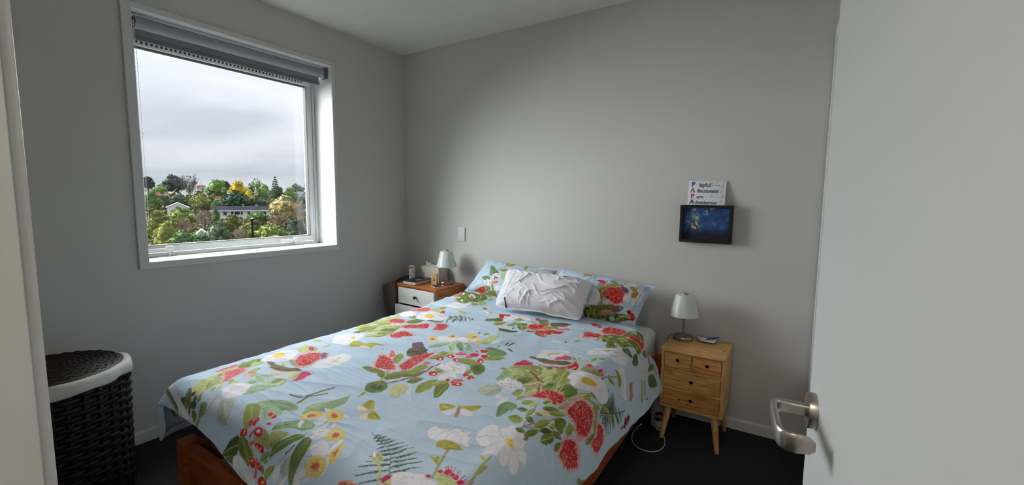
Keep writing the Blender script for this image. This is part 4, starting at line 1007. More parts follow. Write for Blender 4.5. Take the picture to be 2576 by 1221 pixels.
l G1 0 1487 -1308 1502 -1306 1517 -1296 1527 -1283 1525 -1251 1526 -1223 1504 -1229 1491 -1245 1489 -1269 1483 -1289
l G1 0 1658 -1173 1677 -1175 1701 -1170 1720 -1160 1735 -1136 1739 -1102 1713 -1106 1692 -1118 1675 -1133 1663 -1154
l G1 0 1586 -1378 1598 -1387 1614 -1395 1621 -1396 1629 -1390 1632 -1378 1616 -1369 1600 -1360 1588 -1359 1585 -1369
l G2 0 1573 -1513 1586 -1512 1603 -1510 1609 -1497 1605 -1474 1602 -1452 1584 -1455 1570 -1464 1566 -1478 1568 -1498
l G1 0 1677 -1484 1691 -1485 1702 -1478 1708 -1469 1711 -1453 1712 -1434 1693 -1434 1678 -1438 1669 -1448 1673 -1467
l G1 0 1703 -1341 1714 -1342 1720 -1336 1723 -1327 1718 -1311 1706 -1285 1692 -1284 1688 -1293 1689 -1307 1698 -1327
l G1 0 1481 -1241 1488 -1239 1498 -1235 1504 -1229 1510 -1217 1503 -1197 1491 -1200 1479 -1204 1477 -1214 1474 -1224
g G6 0 1603 -1066 1620 -1036 1684 -1040 1717 -1067 1710 -1108 1668 -1131
s BRR 9 1527 -1557 1556 -1485 1570 -1437 1568 -1390 1561 -1321
g G1 0 1661 -1555 1632 -1516 1627 -1464 1655 -1440 1669 -1460 1681 -1503 1675 -1540
g G2 0 1731 -1539 1694 -1496 1694 -1470 1711 -1440 1731 -1467 1742 -1510 1744 -1534
s G5 2 1733 -1525 1716 -1449
g G1 0 1606 -1260 1593 -1236 1615 -1213 1666 -1211 1696 -1230 1674 -1257 1638 -1264
g G2 0 1676 -1268 1685 -1223 1719 -1234 1749 -1273 1754 -1311 1733 -1323
f G3 0 1727 -1267 1732 -1280 1733 -1293 1727 -1298 1712 -1291 1699 -1279 1691 -1264 1689 -1247 1695 -1242 1711 -1249
f R 0 1542 -1270 1548 -1283 1545 -1294 1536 -1299 1522 -1298 1509 -1292 1506 -1281 1513 -1274 1520 -1265 1529 -1262
f R 0 1563 -1228 1562 -1232 1558 -1241 1549 -1247 1537 -1245 1528 -1240 1522 -1228 1529 -1221 1533 -1212 1547 -1215
f R 0 1604 -1243 1609 -1252 1606 -1260 1598 -1266 1585 -1264 1573 -1254 1567 -1241 1572 -1236 1586 -1234 1594 -1234
f RP 0 1579 -1172 1592 -1194 1582 -1199 1567 -1203 1552 -1205 1541 -1201 1541 -1193 1552 -1185 1559 -1172 1570 -1167
f R 0 1626 -1142 1632 -1156 1629 -1171 1621 -1179 1606 -1180 1593 -1169 1586 -1154 1596 -1146 1604 -1137 1617 -1135
f R 0 1631 -1082 1642 -1103 1639 -1111 1629 -1116 1619 -1120 1608 -1111 1602 -1098 1603 -1082 1610 -1072 1619 -1071
f R 0 1670 -1137 1672 -1144 1671 -1158 1663 -1163 1651 -1160 1643 -1155 1636 -1141 1643 -1135 1653 -1132 1664 -1132
f R 0 1685 -1189 1697 -1208 1692 -1216 1685 -1219 1673 -1218 1663 -1209 1662 -1202 1653 -1178 1659 -1172 1674 -1179
f R 0 1623 -1401 1629 -1413 1628 -1425 1620 -1430 1607 -1430 1593 -1420 1584 -1406 1588 -1396 1600 -1392 1613 -1393
f R 0 1731 -1349 1737 -1360 1739 -1371 1734 -1374 1726 -1373 1712 -1362 1705 -1349 1705 -1340 1710 -1336 1719 -1337
f R 0 1761 -1353 1767 -1364 1765 -1375 1757 -1380 1747 -1378 1740 -1374 1731 -1359 1731 -1348 1739 -1340 1749 -1343
f R 0 1756 -1416 1761 -1427 1755 -1438 1745 -1443 1736 -1449 1726 -1443 1724 -1434 1728 -1423 1735 -1412 1747 -1410
f RP 0 1738 -1389 1740 -1399 1734 -1408 1726 -1416 1719 -1422 1708 -1414 1705 -1404 1710 -1396 1719 -1390 1731 -1387
f R 0 1699 -1420 1702 -1424 1703 -1432 1697 -1435 1691 -1433 1683 -1428 1681 -1422 1682 -1418 1685 -1412 1692 -1412
f RP 0 1619 -1181 1631 -1200 1625 -1204 1616 -1208 1608 -1209 1601 -1205 1599 -1199 1600 -1189 1603 -1175 1611 -1174
f RP 0 1527 -1336 1533 -1347 1536 -1361 1532 -1370 1523 -1371 1510 -1362 1503 -1350 1506 -1342 1510 -1333 1518 -1330
f RP 0 1609 -1126 1609 -1128 1606 -1130 1601 -1132 1599 -1130 1595 -1129 1595 -1127 1596 -1125 1594 -1117 1600 -1119
f R 0 1726 -1424 1728 -1429 1728 -1435 1724 -1437 1717 -1437 1713 -1434 1709 -1427 1712 -1423 1715 -1421 1720 -1420
f CR 0 1536 -1281 1539 -1284 1539 -1289 1535 -1291 1531 -1289 1527 -1287 1526 -1283 1524 -1280 1529 -1277 1534 -1278
f CR 0 1547 -1230 1549 -1233 1549 -1237 1545 -1239 1540 -1237 1535 -1235 1535 -1231 1535 -1226 1539 -1226 1545 -1228
f CR 0 1599 -1246 1599 -1251 1599 -1255 1596 -1256 1591 -1254 1585 -1251 1585 -1247 1585 -1242 1589 -1241 1595 -1244
f CR 0 1617 -1408 1621 -1414 1619 -1415 1616 -1417 1614 -1419 1609 -1413 1607 -1409 1605 -1406 1609 -1403 1613 -1406
f CR 0 1737 -1360 1739 -1364 1740 -1370 1738 -1373 1733 -1371 1729 -1369 1726 -1362 1726 -1357 1728 -1356 1733 -1357
f CR 0 1764 -1366 1766 -1369 1767 -1375 1765 -1375 1761 -1375 1758 -1375 1757 -1371 1756 -1366 1758 -1364 1763 -1364
f CR 0 1689 -1206 1691 -1208 1688 -1211 1683 -1213 1681 -1211 1677 -1209 1677 -1207 1678 -1205 1682 -1203 1688 -1204
f CR 0 1749 -1426 1750 -1428 1749 -1432 1747 -1434 1743 -1434 1740 -1431 1738 -1429 1739 -1425 1742 -1424 1746 -1425
f W 0 1586 -1366 1567 -1311 1590 -1329 1578 -1285 1594 -1269 1633 -1298 1637 -1268 1669 -1286 1692 -1320 1701 -1347 1682 -1362 1708 -1389 1674 -1391 1681 -1425 1659 -1435 1639 -1415 1635 -1367
f Y 0 1618 -1324 1635 -1319 1657 -1340 1652 -1364 1648 -1338
s W2 3 1648 -1422 1641 -1378 1640 -1350
s W2 2 1630 -1299 1642 -1327
s W2 5 1664 -1302 1657 -1340
s G3 4 1318 -758 1212 -741 1151 -786 1134 -900
p G3 19 1292 -754 1246 -695
p G3 13 1257 -737 1222 -693
p G3 17 1233 -739 1192 -691
p G3 49 1215 -753 1162 -702
p G3 41 1193 -766 1144 -731
p G3 34 1168 -778 1118 -747
p G3 14 1259 -734 1291 -771
p G3 18 1233 -739 1279 -799
p G3 38 1215 -753 1264 -833
p G3 57 1191 -769 1232 -848
p G3 20 1160 -781 1202 -873
p G3 26 1150 -813 1173 -891
p G3 31 1148 -858 1155 -907
l G1 0 1010 -896 980 -870 954 -857 927 -845 897 -834 880 -837 915 -861 957 -888 977 -894 999 -898
l G2 0 1002 -971 1026 -971 1050 -964 1068 -953 1073 -922 1070 -886 1035 -886 1010 -896 996 -914 989 -936
l G3 0 1078 -894 1100 -892 1124 -887 1140 -869 1160 -848 1155 -806 1120 -809 1119 -844 1098 -857 1086 -878
f W 0 989 -873 934 -783 939 -736 993 -721 1079 -757 1136 -786 1164 -844 1114 -872 1041 -883
f Y 0 1056 -796 1067 -813 1085 -854 1067 -860 1045 -856 1031 -850 990 -801 993 -782 1013 -779 1038 -783
s W2 13 1023 -754 1106 -787
l G5 0 1010 -1250 1034 -1245 1059 -1232 1060 -1202 1071 -1174 1060 -1130 1025 -1137 1012 -1166 993 -1183 996 -1218
l G1 0 869 -1172 896 -1170 932 -1169 951 -1157 935 -1111 941 -1084 904 -1087 876 -1098 862 -1119 871 -1152
l G1 0 826 -1041 849 -1039 873 -1028 894 -1020 897 -991 872 -940 850 -956 827 -968 812 -985 810 -1008
l G5 0 836 -1024 869 -1025 908 -1023 937 -1015 922 -959 909 -907 862 -908 841 -933 833 -963 827 -992
l G5 0 928 -1102 962 -1105 997 -1102 1024 -1092 1040 -1070 1050 -1041 1007 -1038 960 -1038 934 -1049 936 -1086
l G2 0 991 -1135 1005 -1137 1017 -1132 1019 -1124 1019 -1112 1018 -1098 1001 -1096 991 -1103 984 -1110 986 -1122
l G1 0 1020 -1181 1046 -1183 1072 -1181 1086 -1168 1082 -1137 1090 -1116 1060 -1116 1035 -1125 1021 -1138 1025 -1168
l G5 0 831 -1128 848 -1128 864 -1117 869 -1101 849 -1062 840 -1028 803 -1024 808 -1055 808 -1073 812 -1098
l G1 0 1044 -1097 1059 -1095 1073 -1092 1077 -1078 1074 -1055 1066 -1031 1048 -1035 1041 -1048 1029 -1057 1035 -1079
l G1 0 901 -857 930 -876 955 -890 964 -883 971 -874 976 -860 949 -850 921 -837 909 -840 901 -845
l G5 0 849 -904 870 -907 891 -905 894 -885 893 -858 892 -835 862 -831 835 -834 826 -847 831 -874
b R 0 908 -1002 901 -954 958 -935 1004 -970 1000 -1020 950 -1024
b R 0 1062 -1051 1048 -990 1102 -946 1132 -923 1164 -952 1194 -1017 1134 -1046 1094 -1062
b R 0 1226 -1001 1188 -932 1167 -897 1206 -878 1242 -893 1276 -981 1247 -1002
b R 0 1114 -1183 1091 -1127 1122 -1095 1197 -1102 1205 -1117 1175 -1137 1177 -1189
b RP 0 815 -761 832 -667 892 -655 939 -706 914 -751
f M 0 1025 -668 1051 -707 1060 -726 1054 -736 1039 -732 1000 -694 990 -677 981 -655 993 -649 1010 -656
l G5 0 1071 -618 1105 -646 1130 -662 1153 -672 1165 -667 1167 -648 1125 -614 1101 -600 1087 -602 1079 -610
l G5 0 902 -666 957 -705 984 -710 1010 -713 1012 -684 1012 -655 976 -643 941 -634 929 -644 913 -656
l G1 0 952 -638 964 -641 979 -642 978 -629 978 -613 983 -603 966 -602 955 -605 943 -608 947 -624
f W 0 846 -870 838 -783 915 -798 956 -869
f W 0 958 -585 971 -540 1006 -502 1071 -484 1093 -520 1090 -586 1023 -599
s W2 11 1011 -584 1062 -524
b RP 0 795 -333 816 -311 815 -250 864 -323 863 -355 887 -409 810 -346
g G2 0 920 -441 882 -378 815 -250 831 -211 891 -225 950 -235 992 -236 1090 -332 1090 -358 1081 -410 1076 -426 1032 -437 1032 -479 983 -487 945 -460
c G1 46 920 -441 882 -378 815 -250 831 -211 891 -225 950 -235 992 -236 1090 -332 1090 -358 1081 -410 1076 -426 1032 -437 1032 -479 983 -487 945 -460
f W 0 899 -328 898 -331 914 -355 914 -369 879 -329 872 -324 847 -289 845 -282 857 -284 867 -292
f W 0 967 -348 972 -356 969 -363 964 -367 956 -364 952 -358 944 -348 947 -344 953 -341 959 -340
f W 0 983 -330 985 -338 988 -347 981 -349 975 -345 971 -342 963 -327 944 -301 949 -298 967 -315
f W 0 929 -417 929 -421 931 -425 926 -427 916 -425 911 -422 908 -414 913 -413 919 -411 922 -410
f W 0 944 -301 963 -327 965 -339 959 -340 951 -338 946 -336 918 -296 914 -283 918 -280 932 -287
f W 0 1007 -345 1017 -361 1016 -367 1010 -370 1006 -367 993 -354 991 -346 985 -338 991 -333 999 -338
f W 0 970 -435 979 -448 980 -454 974 -456 964 -452 956 -444 956 -441 953 -428 957 -426 963 -431
s BRR 3 1025 -470 963 -369 923 -293
l G1 0 1066 -477 1082 -488 1097 -491 1113 -493 1120 -481 1117 -455 1095 -446 1070 -437 1057 -436 1061 -461
g G4 0 1082 -410 1105 -373 1139 -410 1156 -481 1113 -457
l G4 0 1090 -350 1105 -356 1119 -354 1129 -345 1134 -329 1145 -316 1126 -317 1107 -317 1097 -324 1090 -337
f W 0 952 -583 938 -521 965 -495 1008 -490 1068 -477 1080 -499 1069 -548 1055 -596 995 -595
s W3 12 1085 -534 1071 -484
l G5 0 1094 -644 1109 -651 1130 -662 1150 -668 1158 -660 1159 -643 1121 -616 1099 -608 1091 -611 1084 -620
g OB 0 1186 -514 1196 -497 1240 -536 1235 -553
f W 0 1218 -563 1228 -541 1256 -546 1289 -575 1266 -579 1241 -575
l GY 0 1253 -548 1263 -560 1277 -574 1284 -575 1291 -578 1299 -576 1292 -572 1271 -553 1265 -548 1259 -544
f M 0 1008 -686 1005 -659 1036 -684 1066 -733
l G1 0 972 -639 981 -642 986 -641 982 -626 978 -613 977 -605 966 -602 962 -608 957 -610 960 -623
l G5 0 1006 -719 1018 -725 1023 -724 1032 -723 1006 -688 1001 -676 982 -667 984 -673 974 -674 983 -692
g G5 0 1555 -1034 1532 -962 1539 -912 1565 -885 1577 -954 1592 -1009 1577 -1031
s G4 7 1568 -1030 1559 -962 1563 -895
y Y 0 1482 -948 1490 -963 1481 -975 1470 -985 1456 -990 1444 -981 1437 -965 1442 -947 1449 -934 1470 -937
y Y 0 1548 -1028 1549 -1034 1547 -1040 1538 -1044 1529 -1043 1523 -1039 1507 -1016 1505 -1001 1511 -994 1520 -997
f W 0 1495 -1046 1483 -991 1509 -987 1526 -1035 1515 -1071
g G2 0 1329 -692 1327 -654 1366 -622 1408 -628 1416 -651 1381 -662 1364 -695
l G3 0 1374 -674 1384 -675 1384 -659 1388 -648 1395 -639 1400 -626 1388 -628 1375 -631 1368 -638 1363 -648
l G1 0 1403 -724 1429 -743 1437 -725 1450 -716 1450 -687 1453 -659 1425 -650 1402 -649 1392 -663 1398 -698
g G1 0 1475 -694 1485 -644 1508 -665 1517 -690 1495 -705
f CR 0 1449 -748 1457 -697 1489 -708 1531 -787 1472 -755
f W 0 1416 -651 1419 -594 1412 -538 1456 -526 1501 -515 1536 -546 1543 -570 1514 -578 1470 -562 1458 -609
s W2 4 1419 -638 1433 -596 1437 -545
g G1 0 1466 -595 1470 -562 1517 -585 1510 -614 1480 -607
g G2 0 1518 -659 1523 -644 1568 -641 1595 -686 1595 -724 1562 -714
s G5 6 1530 -672 1578 -657
s G5 3 1534 -646 1586 -722
g G3 0 1502 -810 1504 -793 1562 -799 1605 -794 1592 -805 1559 -818 1526 -834
l G1 0 1536 -843 1536 -849 1535 -854 1534 -860 1535 -870 1540 -881 1538 -875 1540 -866 1541 -860 1540 -852
g G7 0 1583 -535 1597 -497 1626 -504 1640 -566 1615 -575
g G1 0 1661 -666 1678 -618 1705 -577 1745 -617 1722 -656
l G2 0 1691 -782 1702 -788 1718 -792 1736 -794 1750 -793 1765 -789 1749 -784 1731 -777 1689 -728 1672 -729
l G2 0 1608 -725 1651 -783 1662 -783 1673 -782 1656 -726 1658 -713 1644 -706 1629 -706 1617 -707 1616 -722
l G5 0 1582 -636 1591 -638 1600 -637 1606 -634 1585 -583 1582 -557 1568 -558 1562 -564 1561 -576 1586 -630
f R 0 1346 -577 1340 -550 1396 -541 1406 -562 1386 -580 1403 -622 1378 -621
f R 0 1553 -521 1567 -494 1589 -539 1575 -546
s RD 4 1470 -617 1516 -625
l BK2 0 1491 -643 1496 -646 1500 -649 1505 -653 1512 -655 1518 -659 1512 -651 1508 -648 1499 -643 1497 -643
g BO 0 1660 -548 1688 -514 1744 -502 1768 -515 1759 -532 1720 -577 1691 -585
f CR 0 1777 -530 1780 -541 1777 -550 1770 -556 1764 -551 1758 -539 1754 -529 1757 -523 1765 -521 1773 -522
b R 0 1589 -668 1588 -649 1619 -637 1629 -583 1646 -557 1641 -512 1664 -568 1676 -646 1665 -670 1638 -689 1604 -687
b R 0 1646 -704 1671 -681 1706 -661 1768 -654 1792 -656 1779 -684 1745 -699 1759 -775 1719 -780
s RP 27 1749 -623 1779 -591
l BO 0 1662 -998 1665 -993 1666 -988 1666 -978 1662 -965 1659 -955 1655 -961 1655 -971 1657 -981 1660 -992
l BO 0 1675 -995 1680 -992 1683 -981 1683 -968 1686 -957 1680 -935 1675 -944 1675 -961 1673 -972 1674 -987
l BO 0 1685 -1013 1692 -1018 1704 -1025 1713 -1030 1721 -1030 1729 -1030 1717 -1021 1708 -1014 1699 -1010 1689 -1011
l GO 0 1633 -1017 1638 -1022 1642 -1023 1644 -1022 1646 -1017 1648 -1012 1644 -1011 1639 -1010 1635 -1012 1632 -1014
l CR 0 1799 -803 1808 -806 1818 -805 1826 -805 1836 -799 1843 -793 1833 -792 1821 -791 1812 -795 1803 -798
l YG 0 1893 -767 1900 -767 1908 -764 1913 -763 1915 -751 1908 -716 1896 -709 1893 -717 1886 -720 1897 -762
l BK2 0 1565 -789 1543 -747 1544 -742 1549 -741 1535 -714 1530 -699 1532 -708 1526 -712 1527 -722 1540 -742
f OB 0 1872 -785 1873 -789 1870 -790 1865 -791 1862 -793 1859 -788 1858 -785 1859 -780 1864 -777 1868 -778
l G1 0 1475 -914 1484 -916 1492 -915 1500 -912 1498 -898 1502 -888 1491 -886 1482 -892 1481 -902 1477 -910
l BO 0 1442 -908 1448 -911 1453 -909 1454 -906 1452 -901 1447 -891 1444 -892 1439 -894 1442 -900 1443 -904
g GO 0 1798 -1219 1814 -1160 1841 -1104 1915 -1114 1964 -1074 2009 -1064 2045 -1124 2063 -1177 2101 -1181 2103 -1263 2086 -1321 2048 -1339 2004 -1352 1981 -1391 1969 -1329 1923 -1294 1864 -1269
c G5 40 1798 -1219 1814 -1160 1841 -1104 1915 -1114 1964 -1074 2009 -1064 2045 -1124 2063 -1177 2101 -1181 2103 -1263 2086 -1321 2048 -1339 2004 -1352 1981 -1391 1969 -1329 1923 -1294 1864 -1269
c G1 34 1798 -1219 1814 -1160 1841 -1104 1915 -1114 1964 -1074 2009 -1064 2045 -1124 2063 -1177 2101 -1181 2103 -1263 2086 -1321 2048 -1339 2004 -1352 1981 -1391 1969 -1329 1923 -1294 1864 -1269
c G2 20 1798 -1219 1814 -1160 1841 -1104 1915 -1114 1964 -1074 2009 -1064 2045 -1124 2063 -1177 2101 -1181 2103 -1263 2086 -1321 2048 -1339 2004 -1352 1981 -1391 1969 -1329 1923 -1294 1864 -1269
g GG 0 1825 -1422 1828 -1373 1875 -1354 1902 -1384 1891 -1430 1858 -1442
s G4 5 1840 -1427 1887 -1370
g G4 0 1832 -1318 1814 -1252 1822 -1223 1871 -1256 1871 -1292
l G5 0 1891 -1210 1876 -1191 1856 -1173 1842 -1169 1832 -1173 1822 -1184 1850 -1214 1867 -1227 1878 -1227 1886 -1219
l G2 0 1895 -1288 1909 -1289 1925 -1283 1935 -1271 1941 -1251 1939 -1215 1920 -1217 1903 -1225 1901 -1251 1895 -1268
l G1 0 1961 -1198 1977 -1194 1992 -1174 2002 -1147 2011 -1115 2009 -1064 1988 -1081 1973 -1106 1961 -1130 1956 -1164
l G5 0 1945 -1182 1959 -1181 1968 -1168 1971 -1144 1974 -1120 1969 -1085 1954 -1094 1941 -1109 1935 -1123 1937 -1149
l G1 0 1960 -1334 1949 -1334 1941 -1337 1936 -1345 1938 -1366 1943 -1382 1954 -1381 1963 -1376 1967 -1367 1964 -1348
l G5 0 1984 -1367 1993 -1363 2000 -1357 2004 -1345 2004 -1328 1997 -1297 1985 -1303 1981 -1321 1978 -1332 1978 -1349
l G2 0 2051 -1250 2063 -1246 2074 -1235 2081 -1219 2084 -1188 2082 -1157 2066 -1164 2054 -1175 2048 -1199 2046 -1220
l G1 0 2033 -1114 2023 -1114 2013 -1123 2007 -1130 2009 -1149 2020 -1187 2030 -1177 2038 -1169 2043 -1154 2040 -1134
l G5 0 1872 -1212 1857 -1198 1835 -1180 1819 -1177 1805 -1182 1795 -1195 1823 -1218 1841 -1223 1856 -1226 1868 -1222
f W 0 1880 -1326 1887 -1341 1883 -1349 1877 -1353 1869 -1353 1858 -1343 1849 -1324 1848 -1309 1855 -1307 1868 -1312
f W 0 1880 -1284 1886 -1299 1893 -1321 1885 -1324 1871 -1314 1861 -1306 1852 -1287 1853 -1274 1861 -1271 1871 -1274
f W 0 1925 -1332 1929 -1344 1928 -1356 1921 -1362 1911 -1358 1901 -1349 1897 -1336 1899 -1328 1907 -1323 1915 -1324
f W 0 1929 -1288 1942 -1315 1942 -1324 1934 -1328 1923 -1325 1917 -1319 1902 -1292 1905 -1280 1911 -1275 1919 -1277
f W 0 1905 -1280 1907 -1291 1914 -1314 1910 -1319 1898 -1311 1887 -1297 1881 -1282 1882 -1275 1888 -1271 1896 -1273
f W 0 1919 -1409 1924 -1418 1923 -1425 1917 -1430 1910 -1429 1901 -1421 1898 -1410 1900 -1404 1906 -1401 1913 -1402
f W 0 1948 -1412 1951 -1421 1950 -1432 1944 -1436 1934 -1434 1926 -1426 1923 -1416 1924 -1406 1931 -1401 1939 -1405
f W 0 1958 -1447 1962 -1458 1965 -1474 1957 -1479 1947 -1475 1937 -1467 1930 -1452 1930 -1440 1937 -1434 1947 -1437
f W 0 1905 -1334 1909 -1346 1907 -1353 1901 -1358 1894 -1357 1884 -1349 1880 -1338 1881 -1329 1889 -1325 1897 -1327
f GY 0 1873 -1334 1875 -1337 1873 -1338 1872 -1340 1871 -1342 1868 -1338 1866 -1335 1868 -1334 1870 -1332 1871 -1332
f GY 0 1875 -1293 1878 -1296 1881 -1307 1880 -1308 1877 -1306 1871 -1298 1871 -1298 1870 -1293 1871 -1292 1875 -1293
f GY 0 1917 -1340 1919 -1342 1917 -1343 1916 -1344 1914 -1345 1912 -1343 1911 -1341 1911 -1338 1913 -1336 1916 -1338
f GY 0 1933 -1406 1933 -1410 1931 -1410 1930 -1411 1929 -1412 1926 -1410 1926 -1408 1928 -1407 1929 -1406 1930 -1406
s GO 3 1939 -1359 1981 -1391 2008 -1395
s GO 3 1905 -1406 1921 -1358
s BRR 10 2010 -1313 1963 -1225 1933 -1193 1891 -1164
s PK 9 1965 -1228 1958 -1268 1931 -1282
s PK 6 1970 -1235 1990 -1234 2004 -1227
s PK 3 1988 -1277 1969 -1236
s BRR 2 1979 -1275 1960 -1270
g G7 0 2004 -1274 1998 -1231 2015 -1210 2026 -1234 2021 -1260
g G7 0 2071 -1238 2084 -1199 2102 -1192 2109 -1212 2094 -1260
l G6 0 1912 -1133 1918 -1136 1921 -1135 1925 -1133 1922 -1124 1919 -1115 1914 -1115 1908 -1116 1907 -1119 1909 -1125
l G5 0 1971 -1215 1981 -1213 1989 -1211 1993 -1198 1991 -1178 1983 -1148 1972 -1153 1965 -1161 1965 -1181 1966 -1194
l G5 0 1958 -1162 1968 -1159 1973 -1147 1978 -1137 1981 -1124 1978 -1101 1969 -1109 1961 -1117 1955 -1126 1954 -1141
f W 0 1835 -995 1827 -959 1836 -932 1862 -919 1885 -913 1910 -887 1938 -904 1935 -915 1922 -938 1945 -947 1917 -1007 1882 -1018 1864 -1039 1837 -1019
s GY 8 1870 -974 1872 -951 1900 -934
s W2 4 1832 -971 1853 -938 1910 -916
l G1 0 1961 -930 1966 -939 1975 -950 1983 -955 1992 -957 1996 -954 1985 -938 1980 -930 1971 -927 1965 -927
l G1 0 1990 -939 1994 -936 1997 -935 1999 -931 2000 -925 2001 -919 1997 -920 1992 -922 1990 -926 1991 -931
s G5 9 1992 -998 1988 -947 2034 -930
f R 0 1930 -1089 1958 -1059 1981 -1023 2001 -1007 1992 -957 2019 -993 2030 -1013 2028 -1042 2004 -1049 1977 -1077 1952 -1087
f GY 0 1971 -1057 1973 -1061 1974 -1069 1971 -1072 1967 -1070 1964 -1067 1962 -1061 1964 -1059 1967 -1055 1969 -1052
f GY 0 1995 -1041 1998 -1051 1996 -1053 1993 -1056 1990 -1060 1986 -1052 1984 -1047 1987 -1043 1990 -1040 1992 -1038
b PU 0 1926 -1101 1931 -1088 1951 -1084 1953 -1105 1940 -1112
f W2 0 1900 -1075 1929 -1061 1961 -1043 1989 -1014 1984 -1030 1947 -1076 1921 -1085
g BO 0 1811 -1034 1832 -1021 1870 -1051 1897 -1022 1934 -1008 1971 -999 1989 -1002 2000 -1005 1988 -1012 1957 -1035 1926 -1057 1902 -1069 1857 -1055
f OB 0 1892 -1069 1913 -1054 1944 -1030 1939 -1054 1915 -1073
f GY 0 1982 -1004 1983 -1006 1980 -1008 1979 -1008 1975 -1009 1975 -1007 1974 -1005 1976 -1002 1977 -1001 1981 -1002
f BK 0 1981 -1005 1982 -1007 1980 -1008 1979 -1008 1977 -1009 1976 -1007 1975 -1005 1976 -1004 1979 -1003 1980 -1003
b M 0 1921 -1008 1910 -978 1923 -953 1951 -933 1968 -943 1967 -968 1931 -1004
f M 0 1813 -1137 1806 -1128 1817 -1099 1815 -1072 1835 -1082 1857 -1084 1856 -1105 1838 -1127
f M 0 1805 -1158 1803 -1129 1808 -1095 1811 -1075 1835 -1087 1862 -1090 1866 -1122 1835 -1136
f M 0 1900 -1092 1903 -1102 1900 -1104 1898 -1106 1897 -1108 1890 -1098 1889 -1093 1889 -1088 1891 -1087 1896 -1089
s G5 4 1994 -940 2033 -1002 2041 -1038
s G5 7 2045 -1252 2028 -1198 2012 -1126 2004 -1049 2017 -1018
s G5 4 2058 -1254 2049 -1187 2050 -1150
s G5 3 1956 -1103 1998 -1127 2010 -1171
b M 0 2042 -969 2047 -943 2063 -951 2067 -965 2054 -978
g GO 0 2042 -1022 2053 -979 2077 -964 2111 -969 2126 -973 2107 -1009 2082 -1025 2054 -1029
f M 0 2093 -964 2101 -944 2113 -952 2107 -970
f M 0 2121 -960 2123 -964 2122 -972 2120 -977 2117 -979 2115 -975 2112 -970 2114 -963 2116 -958 2119 -955
f R 0 2134 -977 2135 -984 2134 -992 2132 -998 2130 -1002 2127 -997 2124 -993 2125 -985 2127 -980 2130 -977
s M 3 2068 -964 2080 -943 2090 -943
s M 4 2099 -944 2111 -939 2120 -940
f W 0 1990 -840 2001 -779 2038 -762 2059 -710 2086 -679 2108 -682 2115 -710 2109 -742 2137 -700 2150 -708 2161 -743 2144 -784 2109 -811 2090 -812 2070 -824 2038 -832 2015 -865
f GY 0 2041 -778 2066 -761 2079 -731 2071 -772
s W2 5 2086 -753 2109 -698
s W2 5 2088 -793 2115 -756 2144 -723
s W2 4 2004 -809 2039 -773
l G1 0 2047 -928 2053 -925 2058 -921 2055 -895 2054 -876 2054 -859 2047 -866 2042 -878 2041 -893 2047 -921
l G1 0 2054 -868 2061 -868 2068 -870 2074 -866 2080 -859 2083 -844 2077 -847 2068 -847 2062 -851 2058 -863
g G1 0 2187 -1143 2202 -1083 2233 -1116 2261 -1146 2265 -1180 2226 -1165
l G1 0 2111 -1213 2120 -1207 2130 -1192 2138 -1171 2146 -1143 2151 -1113 2136 -1135 2126 -1156 2117 -1171 2113 -1195
l G7 0 2085 -1267 2093 -1264 2099 -1255 2103 -1242 2104 -1221 2104 -1200 2094 -1208 2086 -1217 2081 -1230 2081 -1246
l G5 0 2110 -1238 2115 -1227 2121 -1213 2126 -1196 2129 -1172 2133 -1152 2124 -1168 2117 -1188 2113 -1206 2110 -1223
l GO 0 2131 -1219 2137 -1209 2142 -1190 2146 -1174 2150 -1152 2151 -1129 2143 -1151 2136 -1168 2133 -1188 2133 -1206
s G3 5 2314 -854 2294 -925 2267 -1008 2236 -1073 2212 -1088
p G3 31 2303 -890 2324 -894
p G3 27 2297 -918 2337 -916
p G3 31 2288 -945 2338 -954
p G3 27 2275 -984 2331 -1002
p G3 19 2265 -1014 2333 -1036
p G3 24 2254 -1035 2326 -1075
p G3 26 2243 -1060 2292 -1087
p G3 27 2232 -1075 2254 -1101
p G3 28 2297 -918 2276 -915
p G3 25 2286 -949 2263 -934
p G3 30 2272 -991 2240 -940
p G3 26 2265 -1017 2217 -930
p G3 21 2252 -1041 2202 -940
p G3 20 2240 -1067 2181 -969
p G3 28 2284 -963 2338 -930
p G3 23 2271 -999 2332 -1014
p G3 19 2261 -1025 2327 -1056
p G3 26 2251 -1044 2307 -1080
p G3 26 2279 -976 2252 -937
p G3 30 2268 -1005 2230 -933
p G3 26 2260 -1028 2211 -931
p G3 19 2245 -1053 2203 -965
p G3 20 2232 -1075 2207 -1007
s G1 17 2145 -1122 2195 -1071 2256 -1016
s G1 12 2143 -1166 2187 -1119 2228 -1113
f GY 0 2290 -1001 2295 -1009 2298 -1013 2295 -1019 2289 -1023 2282 -1022 2276 -1016 2276 -1009 2278 -1003 2282 -1001
f W 0 2033 -1126 2028 -1088 2031 -1063 2056 -1035 2083 -1029 2107 -1009 2128 -1002 2151 -983 2166 -991 2185 -985 2205 -993 2217 -1012 2214 -1043 2191 -1082 2138 -1115 2115 -1150 2093 -1175 2071 -1173 2058 -1152 2059 -1137 2037 -1133
s W2 2 2059 -1137 2076 -1132 2084 -1110
s W2 3 2115 -1150 2109 -1118
s W2 2 2142 -1096 2166 -1021
s W2 2 2115 -1006 2114 -1050
s W2 3 2176 -1051 2151 -1049 2133 -1068
s W2 5 2039 -1079 2076 -1094
f Y2 0 2081 -1106 2081 -1077 2097 -1063 2120 -1052 2133 -1058 2131 -1079 2110 -1106 2092 -1118
f W2 0 2105 -1077 2106 -1080 2105 -1087 2103 -1091 2100 -1093 2098 -1092 2098 -1087 2099 -1082 2100 -1078 2103 -1076
s BRR 3 2071 -1529 2082 -1508 2090 -1482
s BRR 3 2073 -1518 2066 -1496
s BRR 3 2073 -1527 2098 -1505
